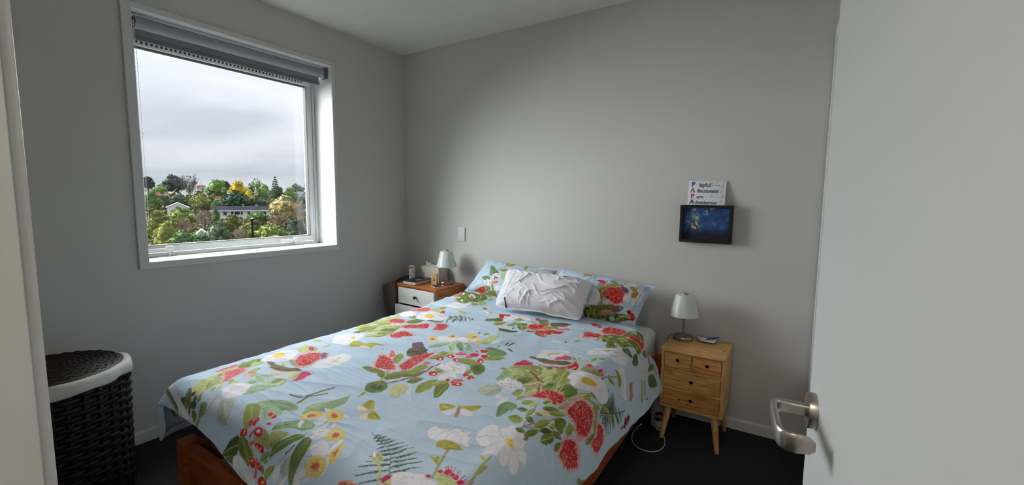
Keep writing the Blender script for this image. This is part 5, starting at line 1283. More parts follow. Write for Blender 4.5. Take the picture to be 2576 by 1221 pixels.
s BRR 3 2113 -1421 2121 -1391
s BRR 3 2052 -1429 2049 -1382
l G1 0 2061 -1498 2048 -1488 2034 -1483 2022 -1484 2013 -1493 2008 -1510 2026 -1521 2040 -1524 2051 -1520 2058 -1512
l G2 0 2038 -1434 2030 -1431 2022 -1429 2013 -1431 2007 -1439 2003 -1449 2015 -1454 2026 -1457 2033 -1454 2038 -1445
l G1 0 2052 -1472 2058 -1469 2062 -1459 2061 -1445 2059 -1427 2054 -1412 2047 -1419 2043 -1429 2042 -1441 2047 -1460
l G2 0 2054 -1477 2062 -1487 2070 -1496 2077 -1496 2083 -1491 2087 -1481 2079 -1472 2070 -1465 2066 -1466 2059 -1471
l G1 0 2095 -1500 2104 -1493 2112 -1479 2116 -1461 2118 -1440 2116 -1415 2104 -1431 2095 -1446 2091 -1461 2093 -1483
l G2 0 2095 -1555 2102 -1550 2109 -1538 2113 -1526 2114 -1507 2113 -1488 2104 -1500 2097 -1513 2093 -1525 2093 -1542
l G3 0 2113 -1488 2118 -1487 2127 -1480 2133 -1473 2139 -1457 2144 -1439 2133 -1446 2124 -1452 2117 -1462 2114 -1474
l G2 0 2139 -1434 2145 -1440 2153 -1441 2162 -1437 2173 -1422 2186 -1403 2176 -1403 2164 -1406 2155 -1413 2146 -1425
l G2 0 2068 -1396 2079 -1400 2089 -1395 2098 -1387 2103 -1369 2109 -1350 2098 -1355 2087 -1363 2079 -1373 2073 -1386
l G1 0 2093 -1397 2102 -1398 2113 -1390 2121 -1375 2132 -1354 2139 -1330 2125 -1343 2112 -1352 2102 -1365 2098 -1383
l G1 0 2104 -1353 2110 -1342 2116 -1327 2116 -1307 2119 -1286 2118 -1265 2112 -1283 2105 -1301 2104 -1320 2103 -1340
l G2 0 2061 -1549 2067 -1553 2076 -1557 2082 -1555 2087 -1551 2091 -1539 2082 -1535 2073 -1532 2068 -1535 2063 -1540
l G2 0 2105 -1568 2108 -1565 2109 -1560 2111 -1554 2109 -1549 2105 -1543 2102 -1549 2100 -1555 2100 -1559 2102 -1565
l G1 0 2064 -1436 2072 -1442 2078 -1444 2084 -1440 2089 -1433 2091 -1422 2084 -1423 2077 -1423 2073 -1425 2066 -1430
l GO 0 2123 -1436 2127 -1441 2132 -1442 2136 -1439 2139 -1429 2142 -1419 2137 -1414 2130 -1413 2127 -1416 2123 -1426
l G1 0 1997 -1411 2006 -1414 2015 -1411 2024 -1407 2032 -1397 2034 -1383 2019 -1379 2008 -1382 2000 -1387 1997 -1399
l G5 0 2024 -1414 2034 -1414 2043 -1410 2049 -1403 2052 -1386 2053 -1369 2043 -1373 2035 -1382 2030 -1392 2027 -1405
l G2 0 2055 -1367 2061 -1368 2068 -1368 2072 -1359 2075 -1349 2078 -1337 2070 -1337 2062 -1340 2056 -1344 2054 -1356
l G5 0 2072 -1376 2076 -1373 2079 -1368 2082 -1360 2082 -1350 2082 -1338 2075 -1343 2072 -1350 2069 -1356 2070 -1366
l G1 0 2160 -1340 2167 -1340 2175 -1338 2183 -1333 2194 -1320 2203 -1306 2194 -1308 2185 -1310 2176 -1317 2167 -1328
l G2 0 2160 -1411 2166 -1402 2170 -1395 2171 -1387 2169 -1383 2166 -1378 2161 -1387 2157 -1396 2156 -1402 2158 -1406
g G2 0 2135 -1509 2129 -1484 2139 -1456 2154 -1440 2166 -1455 2161 -1485 2146 -1508
s G5 2 2137 -1509 2146 -1479 2155 -1443
g G2 0 2123 -1401 2125 -1374 2144 -1351 2159 -1360 2160 -1399 2141 -1417
g G1 0 2167 -1364 2165 -1342 2182 -1320 2199 -1334 2195 -1362 2180 -1370
g G2 0 2190 -1461 2179 -1442 2192 -1402 2201 -1413 2201 -1442
g G2 0 2252 -1255 2258 -1203 2269 -1169 2273 -1196 2273 -1238 2271 -1256
g G6 0 1993 -1478 1969 -1441 1972 -1426 1997 -1433 2002 -1464
g G6 0 1970 -1514 1947 -1460 1958 -1426 1997 -1433 1992 -1479 1985 -1532
f CR 0 2075 -1429 2076 -1406 2094 -1400 2106 -1407 2095 -1422
s BG2 9 2133 -1539 2155 -1521 2208 -1520
s BG2 12 2164 -1481 2188 -1474 2226 -1486
s BG2 8 2280 -1289 2316 -1297
s BG2 7 2282 -1261 2324 -1252
b R 0 1998 -1359 2006 -1333 2012 -1293 2035 -1265 2063 -1260 2087 -1272 2101 -1292 2099 -1325 2076 -1333 2051 -1330 2027 -1343
f R 0 2089 -1330 2091 -1336 2089 -1342 2086 -1346 2082 -1347 2078 -1343 2077 -1336 2078 -1332 2081 -1328 2085 -1326
b R 0 2121 -1313 2121 -1269 2121 -1229 2137 -1192 2163 -1169 2192 -1147 2218 -1149 2236 -1177 2249 -1215 2250 -1257 2231 -1290 2210 -1304 2185 -1298 2156 -1312 2132 -1324
b R 0 2217 -1440 2205 -1420 2194 -1392 2197 -1363 2220 -1326 2251 -1311 2279 -1320 2300 -1332 2302 -1350 2292 -1375 2286 -1397 2265 -1411 2242 -1426
b R 0 2280 -1227 2278 -1201 2281 -1163 2261 -1134 2259 -1104 2286 -1086 2308 -1097 2330 -1116 2332 -1164 2329 -1201 2303 -1219
f GO 0 2143 -1247 2145 -1250 2145 -1253 2143 -1257 2140 -1261 2138 -1258 2137 -1257 2138 -1252 2140 -1247 2142 -1246
f GO 0 2143 -1221 2145 -1222 2144 -1228 2143 -1230 2140 -1233 2139 -1233 2137 -1230 2138 -1224 2138 -1221 2141 -1218
f GO 0 2149 -1281 2151 -1285 2151 -1289 2149 -1293 2147 -1295 2144 -1295 2144 -1292 2144 -1289 2146 -1284 2148 -1282
f GO 0 2213 -1191 2215 -1192 2213 -1199 2211 -1206 2209 -1208 2206 -1206 2204 -1205 2205 -1201 2207 -1194 2211 -1189
f GO 0 2252 -1381 2252 -1384 2252 -1387 2249 -1392 2247 -1394 2245 -1396 2244 -1393 2245 -1390 2247 -1385 2249 -1383
f GO 0 2198 -1384 2199 -1387 2199 -1391 2196 -1395 2194 -1398 2190 -1399 2191 -1396 2191 -1393 2194 -1388 2196 -1387
f GO 0 2046 -1309 2047 -1312 2048 -1318 2047 -1322 2045 -1321 2041 -1316 2038 -1309 2038 -1305 2040 -1303 2043 -1304
f R2 0 2277 -1374 2287 -1358 2296 -1366 2292 -1375
f R2 0 2288 -1347 2295 -1330 2304 -1340 2302 -1350
s RD 18 2362 -896 2343 -871
s RD 24 2358 -869 2359 -822
s RD 8 2356 -936 2359 -903
l G1 0 2354 -1358 2355 -1350 2355 -1341 2352 -1336 2346 -1336 2339 -1338 2337 -1350 2337 -1359 2341 -1363 2348 -1361
l G2 0 2359 -1349 2362 -1341 2365 -1332 2365 -1323 2365 -1317 2361 -1312 2357 -1322 2354 -1334 2353 -1340 2355 -1347
g G2 0 1959 -563 1983 -531 2020 -513 2050 -450 2079 -417 2116 -389 2148 -429 2190 -431 2179 -443 2145 -432 2104 -448 2079 -481 2074 -516 2101 -506 2139 -497 2167 -498 2162 -562 2129 -563 2107 -591 2092 -658 2067 -661 2070 -705 2033 -713 2019 -659 1996 -658
c G1 30 1959 -563 1983 -531 2020 -513 2050 -450 2079 -417 2116 -389 2148 -429 2190 -431 2179 -443 2145 -432 2104 -448 2079 -481 2074 -516 2101 -506 2139 -497 2167 -498 2162 -562 2129 -563 2107 -591 2092 -658 2067 -661 2070 -705 2033 -713 2019 -659 1996 -658
c G3 22 1959 -563 1983 -531 2020 -513 2050 -450 2079 -417 2116 -389 2148 -429 2190 -431 2179 -443 2145 -432 2104 -448 2079 -481 2074 -516 2101 -506 2139 -497 2167 -498 2162 -562 2129 -563 2107 -591 2092 -658 2067 -661 2070 -705 2033 -713 2019 -659 1996 -658
c G5 10 1959 -563 1983 -531 2020 -513 2050 -450 2079 -417 2116 -389 2148 -429 2190 -431 2179 -443 2145 -432 2104 -448 2079 -481 2074 -516 2101 -506 2139 -497 2167 -498 2162 -562 2129 -563 2107 -591 2092 -658 2067 -661 2070 -705 2033 -713 2019 -659 1996 -658
l G1 0 1972 -589 1965 -588 1963 -610 1968 -643 1963 -652 1961 -667 1971 -665 1977 -658 1985 -650 1987 -643
l G2 0 1898 -475 1905 -482 1912 -484 1918 -481 1922 -475 1921 -464 1915 -461 1906 -460 1904 -461 1900 -467
l G2 0 2072 -665 2082 -665 2094 -662 2099 -635 2106 -606 2110 -575 2099 -587 2088 -602 2080 -622 2077 -655
l G1 0 2035 -548 2047 -562 2061 -573 2071 -571 2084 -566 2091 -545 2078 -541 2064 -535 2054 -532 2040 -538
l G3 0 2049 -712 2051 -703 2053 -699 2050 -678 2046 -665 2040 -656 2037 -662 2033 -670 2034 -677 2042 -699
s RD 4 2077 -691 2066 -658
s RD 4 2054 -665 2072 -683
g G2 0 2100 -673 2108 -624 2132 -626 2157 -633 2137 -670 2115 -682
l G2 0 2171 -465 2174 -481 2179 -492 2190 -484 2202 -471 2216 -452 2208 -437 2200 -432 2190 -437 2180 -450
g G8 0 2174 -651 2149 -599 2166 -565 2205 -587 2196 -628
g G8 0 2300 -463 2317 -399 2372 -385 2369 -434 2340 -491
g G8 0 2254 -455 2270 -381 2293 -394 2282 -450
s OB 21 2175 -441 2212 -421 2254 -419
s GO 23 2279 -588 2321 -604 2353 -641
s GO 21 2286 -535 2345 -584
s GO 19 2260 -373 2323 -359
f W2 0 2200 -583 2223 -493 2255 -430 2273 -456 2300 -494 2297 -537 2272 -595 2235 -598
s GG 2 2216 -569 2238 -479
s GG 6 2244 -585 2267 -471
s GG 2 2270 -580 2287 -490
s GG 6 2228 -498 2280 -552
f W2 0 2281 -462 2298 -418 2312 -395 2297 -443
f W2 0 2179 -569 2194 -520 2212 -526 2206 -562
b R 0 1858 -464 1873 -443 1905 -449 1906 -473 1877 -476
b R 0 1938 -521 1933 -480 1965 -448 2011 -440 2043 -442 2045 -487 2019 -509 1983 -528 1956 -530
b R 0 1894 -645 1865 -573 1887 -547 1916 -555 1939 -541 1966 -584 1964 -643 1929 -651 1905 -655
b R 0 2070 -508 2077 -478 2107 -455 2137 -438 2158 -442 2167 -491 2144 -500 2115 -498 2089 -514
g GY2 0 2137 -856 2161 -828 2196 -823 2218 -847 2204 -866 2175 -853
s GY2 6 2128 -973 2145 -926 2169 -859
l GY2 0 2141 -942 2147 -947 2155 -947 2169 -939 2179 -921 2189 -902 2178 -906 2167 -913 2158 -921 2148 -935
f W 0 2132 -833 2152 -820 2145 -796 2160 -780 2176 -758 2196 -775 2214 -763 2255 -792 2293 -800 2271 -835 2238 -849 2212 -822 2177 -823 2153 -837
s W2 9 2172 -798 2206 -796 2253 -823
g OB 0 2246 -737 2252 -696 2271 -713 2305 -732 2305 -780 2278 -755
l YG 0 1896 -766 1902 -767 1909 -767 1916 -762 1919 -750 1907 -707 1899 -705 1894 -717 1890 -719 1901 -762
f OB 0 2380 -555 2381 -565 2377 -580 2374 -591 2368 -599 2364 -602 2363 -595 2365 -582 2369 -571 2375 -558
"""
PILLOW_L = """
g G6 0 329 570 279 455 230 297 277 309 416 464 385 499 360 554
s G8 6 239 320 345 454 356 556
g G6 0 227 627 275 604 333 605 358 662 307 693 264 693
g YG 0 392 167 384 76 501 112 507 174 479 245 432 239
g GY2 0 405 376 443 348 498 334 484 377 447 418
f GB 0 465 583 457 498 474 406 505 379 526 489 519 615
f PK 0 468 446 503 344 508 403
g GY2 0 360 934 440 888 487 893 479 951 397 959
g G1 0 218 959 307 950 374 957 415 1000 357 1000 258 1000
l G2 0 206 1000 218 1000 247 1000 276 1000 306 1000 335 1000 306 1000 276 1000 247 1000 229 1000
g W 0 432 1000 394 1000 335 1000 346 1000
s GY2 17 325 670 398 719 437 832 469 949
s GO 5 415 799 397 902
f W 0 395 542 403 575 396 587 380 593 367 586 352 558 349 537 356 524 369 517 383 523
f W 0 430 517 438 552 430 575 412 583 395 568 376 536 370 506 377 492 395 484 413 488
f W 0 473 558 478 588 467 604 454 610 436 606 420 580 416 549 420 521 436 516 458 533
f W 0 406 617 408 637 402 650 392 654 377 647 365 628 363 608 370 595 380 593 395 598
f W 0 348 731 350 759 343 779 320 784 299 772 288 749 287 727 299 705 321 700 338 715
f W 0 405 751 402 786 388 802 368 811 349 805 335 772 334 744 346 722 369 717 389 730
f W 0 399 701 398 719 389 730 374 734 359 729 349 712 350 693 356 673 373 670 389 684
f W 0 358 701 355 711 348 731 337 734 323 717 314 712 313 692 318 671 330 669 348 684
f GY 0 390 556 395 568 393 578 388 580 380 573 370 564 370 551 375 548 380 546 385 545
f GY 0 336 753 338 762 333 763 327 764 321 766 319 758 317 749 320 739 326 737 334 744
f GY 0 444 614 447 623 446 634 436 637 433 628 425 621 426 610 426 610 436 606 440 604
f GY 0 392 737 394 745 390 755 385 758 377 751 375 743 374 734 379 732 385 731 389 730
s BRR 10 416 645 406 584 449 601
b RP 0 420 745 437 695 467 666 477 707 446 735
g G6 0 289 848 364 818 404 833 392 890 335 930 303 913
b R 0 162 947 222 899 289 848 341 861 336 924 297 954 237 953 197 951
f W 0 458 823 472 779 514 747 528 852 485 862
l YG 0 660 259 667 254 679 232 679 205 666 161 660 122 637 129 636 152 637 189 647 226
l YG 0 742 268 746 267 755 264 760 245 747 218 741 188 737 204 727 206 727 232 739 259
f W 0 826 261 799 122 815 0 920 112 959 174 895 249
s W2 8 830 202 890 135
l GY 0 759 274 775 293 790 306 805 310 818 301 832 280 815 270 798 257 781 253 766 264
"""
PILLOW_R = """
g G3 0 523 881 598 845 680 880 723 913 816 885 891 829 934 796 960 839 901 913 811 970 716 969 606 1000 522 1000
c G2 26 523 881 598 845 680 880 723 913 816 885 891 829 934 796 960 839 901 913 811 970 716 969 606 1000 522 1000
c GY2 14 523 881 598 845 680 880 723 913 816 885 891 829 934 796 960 839 901 913 811 970 716 969 606 1000 522 1000
g G2 0 588 499 636 405 691 283 747 307 665 528 662 716
g G1 0 637 814 654 717 710 724 792 726 756 781 681 821
f BG 0 666 742 696 717 731 741 707 771
f BG 0 763 930 796 911 820 935 784 951
f BG 0 660 958 699 948 727 957 681 976
f W 0 544 782 553 633 535 511 563 511 606 572 642 673 634 739 604 806 563 824
s W2 3 568 782 588 670 572 560
b R 0 635 578 633 495 665 409 723 364 771 321 822 352 846 407 833 487 834 572 843 632 810 714 768 717 719 679 681 661
b PU 0 758 348 782 309 830 343 850 404 824 442
s GY2 16 588 499 636 405 694 294 764 287
s GY2 7 603 239 651 437 680 687
l YG 0 335 178 359 204 386 220 402 205 420 184 438 154 398 105 377 117 356 119 339 147
l GY2 0 640 251 654 258 670 273 685 273 701 273 712 244 687 217 670 208 656 214 645 229
l G1 0 712 412 717 406 725 389 726 379 724 353 724 331 713 336 706 356 706 375 707 394
l GO 0 331 263 344 258 362 261 374 257 390 239 404 222 386 220 367 229 352 235 341 248
f M 0 496 297 522 284 537 253 601 278 615 368 580 354 531 307
g GO 0 543 370 566 348 616 387 603 418 574 444
f OB 0 665 908 721 869 808 814 867 750 843 824 794 883 712 920
g BO 0 554 840 614 812 675 832 741 802 794 741 836 712 870 714 868 741 826 796 765 835 686 868 634 874
f W 0 850 740 851 746 845 760 843 762 839 759 834 754 835 745 838 735 841 732 849 733
f BK 0 846 743 848 750 844 753 841 756 839 759 836 752 835 745 839 742 842 739 845 736
f PU 0 775 831 835 783 858 799 812 844
f W 0 832 565 830 473 854 425 832 339 785 307 776 205 792 140 828 89 883 167 924 175 953 214 963 285 961 334 969 374 961 448 961 502 941 525 941 561 920 600 900 547 878 593 848 586
s W2 5 858 439 881 388
s W2 7 900 547 892 473
s W2 5 941 507 920 439
s W2 2 961 334 925 352
s W2 10 832 339 859 298
s W2 16 883 167 883 259
s OB2 27 854 264 903 335 903 435
f R 0 905 752 917 719 935 699 941 727 962 716 980 769 967 839 943 869 934 803 913 778
s GO 16 864 882 902 838 940 818
l GY2 0 819 943 831 940 842 938 853 925 860 908 865 893 851 895 838 910 830 920 823 931
l GY2 0 887 852 894 863 910 863 920 861 931 849 942 829 931 822 919 821 905 828 893 840
"""


def grid_mesh(name, P, colours, m, parent=None, hem=None):
    """P (rows, cols, 3) surface; colours same shape (linear) or None; hem = extra rings (list of offset arrays) closing the border"""
    R_, C_ = P.shape[:2]
    idx = np.arange(R_ * C_).reshape(R_, C_)
    quads = np.stack([idx[:-1, :-1], idx[:-1, 1:], idx[1:, 1:], idx[1:, :-1]], -1).reshape(-1, 4)
    V = P.reshape(-1, 3); Cc = None if colours is None else colours.reshape(-1, 3)
    if hem is not None:
        loop = np.concatenate([idx[0, :-1], idx[:-1, -1], idx[-1, :0:-1], idx[:0:-1, 0]])
        prev = loop; n = len(loop)
        for Q in hem:
            new = np.arange(len(V), len(V) + n); V = np.concatenate([V, Q(loop)]);
            if Cc is not None: Cc = np.concatenate([Cc, Cc[loop]])
            quads = np.concatenate([quads, np.stack([prev, new, np.roll(new, -1), np.roll(prev, -1)], -1)]); prev = new
    me = bpy.data.meshes.new(name)
    me.vertices.add(len(V)); me.vertices.foreach_set('co', V.astype(np.float32).ravel())
    me.loops.add(len(quads) * 4); me.loops.foreach_set('vertex_index', quads.astype(np.int32).ravel())
    me.polygons.add(len(quads)); me.polygons.foreach_set('loop_start', np.arange(0, len(quads) * 4, 4, dtype=np.int32))
    me.polygons.foreach_set('use_smooth', np.ones(len(quads), dtype=bool))
    me.update(calc_edges=True)
    if Cc is not None:
        at = me.attributes.new('print', 'FLOAT_COLOR', 'POINT')
        at.data.foreach_set('color', np.concatenate([Cc, np.ones((len(Cc), 1))], 1).astype(np.float32).ravel())
    return link(name, me, m, parent)

# duvet
NS, NT = 760, 760
s, t = np.meshgrid(np.linspace(0, 1, NS), np.linspace(0, 1, NT))
U, V_ = duvet_uv(s, t)
DP = duvet_pos(U, V_)
DC = paint(U, V_, DUVET_PRINT)
flat = DP.reshape(-1, 3)
gu = np.gradient(DP, axis=1); gv = np.gradient(DP, axis=0); nn = np.cross(gu, gv); nn /= np.linalg.norm(nn, axis=-1, keepdims=True) + 1e-12
nn = nn.reshape(-1, 3)
cen = np.zeros_like(DP); cen[..., 0] = np.clip(DP[..., 0], 0.95, 1.95); cen[..., 1] = np.clip(DP[..., 1], -1.75, -0.5); cen[..., 2] = DP[..., 2]
inw = (cen - DP).reshape(-1, 3); inw[:, 2] = 0; inw /= np.linalg.norm(inw, axis=1, keepdims=True) + 1e-9
hem = [lambda l: flat[l] - nn[l] * 0.004 + np.array([0, 0, -0.003]),
       lambda l: flat[l] - nn[l] * 0.016 + np.array([0, 0, -0.001]),
       lambda l: flat[l] - nn[l] * 0.020 + np.array([0, 0, 0.03]) + inw[l] * 0.012]
duvet = grid_mesh('duvet', DP, DC, PRINT, hem=hem)
tag(duvet, 'pale blue duvet printed with red and white flowers, ferns and moths', 'duvet')

# pillows
def pillow(name, key, colours, m, label, na=260, nb=190):
    s, t = np.meshgrid(np.linspace(0, 1, na), np.linspace(0, 1, nb))
    F = pillow_pos(key, s, t, 1.0)
    C0 = colours(s, t) if colours else None
    B = pillow_pos(key, np.linspace(0, 1, na)[None, ::6].repeat(nb // 6 + 1, 0), np.linspace(0, 1, nb // 6 + 1)[:, None].repeat(len(range(0, na, 6)), 1), -1.0, False)
    root = grid_mesh(name, F, C0, m)
    tag(root, label, 'pillow')
    # back panel as its own sheet of the case
    bs, bt = np.meshgrid(np.linspace(0, 1, na), np.linspace(0, 1, nb))
    BK = pillow_pos(key, bs, bt, -1.0, True)
    # share the rim with the front
    BK[0], BK[-1], BK[:, 0], BK[:, -1] = F[0], F[-1], F[:, 0], F[:, -1]
    k = 2
    bc = None if C0 is None else np.broadcast_to(np.array(lin((176, 196, 208))), BK.shape).copy()
    grid_mesh('case_back', BK[:, ::-1], bc, m, root)
    return root
pl = pillow('pillow', 'left', lambda s, t: paint(s, t, PILLOW_L, size=(0.66, 0.42)), PRINT, 'floral pillow leaning on the wall on the side of the white bedside drawers')
pr_ = pillow('pillow', 'right', lambda s, t: paint(s, t, PILLOW_R, size=(0.62, 0.40)), PRINT, 'floral pillow with a red bloom and bird, on the side of the wooden nightstand')
WCOT = mat('white_pillow_cotton', (226, 224, 232), 0.85, bump=0.5, bscale=55, bdist=0.004, sheen=0.2)
pw = pillow('pillow', 'white', None, WCOT, 'crumpled plain white pillow lying in front of the two floral pillows')
# hem seam and black care tag of the white pillow
def pil_line(key, pts, off=0.0015):
    return [Vector(pillow_pos(key, np.array([a]), np.array([b]))[0]) + Vector((0, -off, off * 0.4)) for a, b in pts]
tube('seam', pil_line('white', [(0.165 + 0.004 * math.sin(i), i / 40) for i in range(1, 40)], 0.0002), 0.0011, mat('seam_grey', (168, 166, 176), 0.9), pw, seg=6)
q = [Vector(pillow_pos('white', np.array([a]), np.array([b]))[0]) + Vector((0, -o_, 0.0)) for a, b, o_ in ((0.150, 0.86, 0.003), (0.163, 0.86, 0.003), (0.185, 0.985, 0.010), (0.168, 0.985, 0.012))]
bm = bmesh.new(); vs = [bm.verts.new(v) for v in q] + [bm.verts.new(v + Vector((0, -0.0008, 0.0008))) for v in q]
for f in ((0, 1, 2, 3), (7, 6, 5, 4), (0, 4, 5, 1), (1, 5, 6, 2), (2, 6, 7, 3), (3, 7, 4, 0)): bm.faces.new([vs[i] for i in f])
bm_obj('care_tag', bm, BLACK, pw)
# piping seams of the right floral pillow's border
PIPE = mat('piping_blue', (120, 142, 155), 0.9)
for key, root, sides in (('right', pr_, ((0.945, 0.03, 0.945, 0.97),)), ('left', pl, ((0.05, 0.05, 0.05, 0.95),))):
    for a0, b0, a1, b1 in sides:
        tube('border_seam', pil_line(key, [(a0 + (a1 - a0) * i / 30, b0 + (b1 - b0) * i / 30) for i in range(31)], 0.0004), 0.0013, PIPE, root, seg=6)

# ------------------------------------------------------------------ table lamps
SHADE = mat('frosted_glass_shade', (206, 214, 208), 0.35)
LSTEEL = mat('lamp_steel', (150, 142, 132), 0.30, metal=1.0, var=0.1, scale=60)
def table_lamp(loc, label, cord=None):
    r = tag(empty('table_lamp', loc), label, 'lamp', 'matching bedside lamps')
    lathe('base', [(0.0, 0), (0.052, 0), (0.053, 0.003), (0.053, 0.019), (0.051, 0.022), (0.010, 0.0235), (0.009, 0.030)], LSTEEL, r, 48)
    lathe('stem', [(0.0065, 0.022), (0.0065, 0.200)], LSTEEL, r, 20)
    lathe('shade', [(0.0735, 0.132), (0.0745, 0.134), (0.0470, 0.246), (0.0440, 0.249), (0.0130, 0.251), (0.0130, 0.249), (0.0425, 0.2465), (0.0715, 0.1335), (0.0735, 0.132)], SHADE, r, 56, cap=False)
    lathe('finial', [(0.0, 0.246), (0.0165, 0.246), (0.017, 0.250), (0.017, 0.255), (0.0155, 0.257), (0.0, 0.257)], LSTEEL, r, 28)
    lathe('socket', [(0.013, 0.195), (0.015, 0.2), (0.015, 0.235), (0.011, 0.246)], LSTEEL, r, 20)
    lathe('touch_dimple', [(0.0, 0.0236), (0.009, 0.0236), (0.009, 0.0225)], mat('lamp_inset', (190, 186, 180), 0.3, metal=1.0), r, 20, loc=(0.026, -0.018, 0.0005))
    if cord:
        tube('cord', spline(cord, 8), 0.0022, mat('clear_grey_cord', (92, 92, 94), 0.4), r, seg=8)
    return r
table_lamp((2.262, -0.125, 0.492), 'frosted-shade steel lamp on the natural wood nightstand', [(-0.05, 0.02, 0.012), (-0.068, 0.018, 0.013), (-0.084, 0.008, -0.02), (-0.092, 0.010, -0.10), (-0.095, 0.04, -0.22), (-0.09, 0.07, -0.40)])
table_lamp((0.572, -0.135, 0.612), 'frosted-shade steel lamp on the white-drawer bedside cabinet')

# ------------------------------------------------------------------ natural wood nightstand (right of the bed)
WN = mat('acacia_top', (222, 178, 118), 0.45, col2=(188, 136, 78), scale=4, stretch=(3, 22, 22), detail=7)
WN2 = mat('acacia_front_light', (222, 174, 112), 0.45, col2=(188, 132, 74), scale=4, stretch=(3, 20, 26), detail=7)
WN3 = mat('acacia_front_warm', (214, 156, 98), 0.45, col2=(172, 110, 60), scale=3.4, stretch=(3, 20, 26), detail=7)
WN4 = mat('acacia_side', (224, 178, 120), 0.5, col2=(194, 144, 90), scale=4, stretch=(20, 20, 2.5), detail=7)
KNOT = mat('wood_knot', (92, 48, 24), 0.6)
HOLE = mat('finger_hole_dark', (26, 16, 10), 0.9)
ns = tag(empty('nightstand', (2.3475, -0.185, 0), math.radians(-1.0)), 'small natural wood nightstand with four round-holed drawers on splayed legs', 'nightstand')
W2, D2 = 0.150, 0.135       # half width, half depth of body
ZB, ZT = 0.176, 0.492
bm = bmesh.new()
t_ = 0.014
add_box(bm, -W2, -W2 + t_, -D2, D2, ZB + t_, ZT - 0.016)
sd_l = bm_obj('side_panel', bm, WN4, ns)
box('side_panel', W2 - t_, W2, -D2, D2, ZB + t_, ZT - 0.016, WN4, ns)
box('back_panel', -W2 + t_, W2 - t_, D2 - 0.006, D2, ZB + t_, ZT - 0.016, WN4, ns)
box('bottom_panel', -W2, W2, -D2, D2, ZB, ZB + t_, WN2, ns, bev=0.001)
tp = box('top', -W2 - 0.003, W2 + 0.003, -D2 - 0.010, D2 + 0.004, ZT - 0.016, ZT, WN, ns, bev=0.002)
# knots and dowel plugs in the top
for x, y, r1, r2 in ((-0.085, -0.055, 0.016, 0.004), (0.105, 0.000, 0.010, 0.003), (-0.13, -0.118, 0.003, 0.003), (0.13, -0.118, 0.003, 0.003), (0.13, 0.11, 0.003, 0.003), (-0.13, 0.11, 0.003, 0.003), (0.075, -0.125, 0.008, 0.002), (0.128, -0.03, 0.006, 0.003)):
    bm = bmesh.new(); vs = [bm.verts.new((x + r1 * math.cos(a * math.pi / 6), y + r2 * math.sin(a * math.pi / 6), ZT + 0.0004)) for a in range(12)]
    bm.faces.new(vs); bm_obj('knot', bm, KNOT, tp)
z_in0, z_in1 = ZB + t_, ZT - 0.016
rails_z = []
dh = (z_in1 - z_in0 - 2 * 0.013) / 3
rows = [(z_in0, z_in0 + dh), (z_in0 + dh + 0.013, z_in0 + 2 * dh + 0.013), (z_in0 + 2 * dh + 0.026, z_in1)]
for zr in (rows[0][1], rows[1][1]):
    box('rail', -W2 + t_, W2 - t_, -D2, D2 - 0.01, zr, zr + 0.013, WN2, ns)
box('divider', -0.004, 0.004, -D2 + 0.004, D2 - 0.01, rows[2][0], rows[2][1], WN2, ns)
def holed_front(name, x0, x1, z0, z1, y0, th, r, m, parent, seg=40):
    """drawer front with a round finger hole through it"""
    bm = bmesh.new(); cx, cz = (x0 + x1) / 2, (z0 + z1) / 2; hx, hz = (x1 - x0) / 2, (z1 - z0) / 2
    def rect(a):
        c, s_ = math.cos(a), math.sin(a); k = min(hx / abs(c) if abs(c) > 1e-9 else 1e9, hz / abs(s_) if abs(s_) > 1e-9 else 1e9)
        return cx + c * k, cz + s_ * k
    angs = sorted({2 * math.pi * k / seg for k in range(seg)} | {math.atan2(b * hz, a * hx) % (2 * math.pi) for a in (-1, 1) for b in (-1, 1)})
    fo, fi, bo_, bi = [], [], [], []
    for a in angs:
        x, z = rect(a); ix, iz = cx + r * math.cos(a), cz + r * math.sin(a)
        fo.append(bm.verts.new((x, y0, z))); fi.append(bm.verts.new((ix, y0, iz))); bo_.append(bm.verts.new((x, y0 + th, z))); bi.append(bm.verts.new((ix, y0 + th, iz)))
    n = len(angs)
    for i in range(n):
        j = (i + 1) % n
        bm.faces.new((fo[i], fo[j], fi[j], fi[i])); bm.faces.new((fi[i], fi[j], bi[j], bi[i])); bm.faces.new((bo_[i], bo_[j], fo[j], fo[i])); bm.faces.new((bi[i], bi[j], bo_[j], bo_[i]))
    return bm_obj(name, bm, m, parent)
g = 0.0024
def drawer(x0, x1, z0, z1, m, dy):
    d = holed_front('drawer', x0 + g, x1 - g, z0 + g, z1 - g, -D2 + 0.001 - dy, 0.010, 0.0095, m, ns)
    # box behind the front, seen dark through the hole
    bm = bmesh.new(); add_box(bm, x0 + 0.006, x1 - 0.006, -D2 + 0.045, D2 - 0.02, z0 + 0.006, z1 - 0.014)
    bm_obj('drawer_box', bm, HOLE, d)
    return d
drawer(-W2 + t_, -0.004, *rows[2], WN2, 0.001)
dd = drawer(0.004, W2 - t_, *rows[2], WN3, 0.004)
drawer(-W2 + t_, W2 - t_, *rows[1], WN2, 0.003)
db = drawer(-W2 + t_, W2 - t_, *rows[0], WN3, -0.001)
for x, z, r1, r2 in ((-0.055, -0.004, 0.005, 0.006), (-0.015, -0.022, 0.005, 0.003), (0.036, -0.018, 0.004, 0.003)):
    bm = bmesh.new(); zc_ = (rows[0][0] + rows[0][1]) / 2
    bm.faces.new([bm.verts.new((x + r1 * math.cos(a * math.pi / 6), -D2 + 0.0016, zc_ + z + r2 * math.sin(a * math.pi / 6))) for a in range(12)])
    bm_obj('knot', bm, KNOT, db)
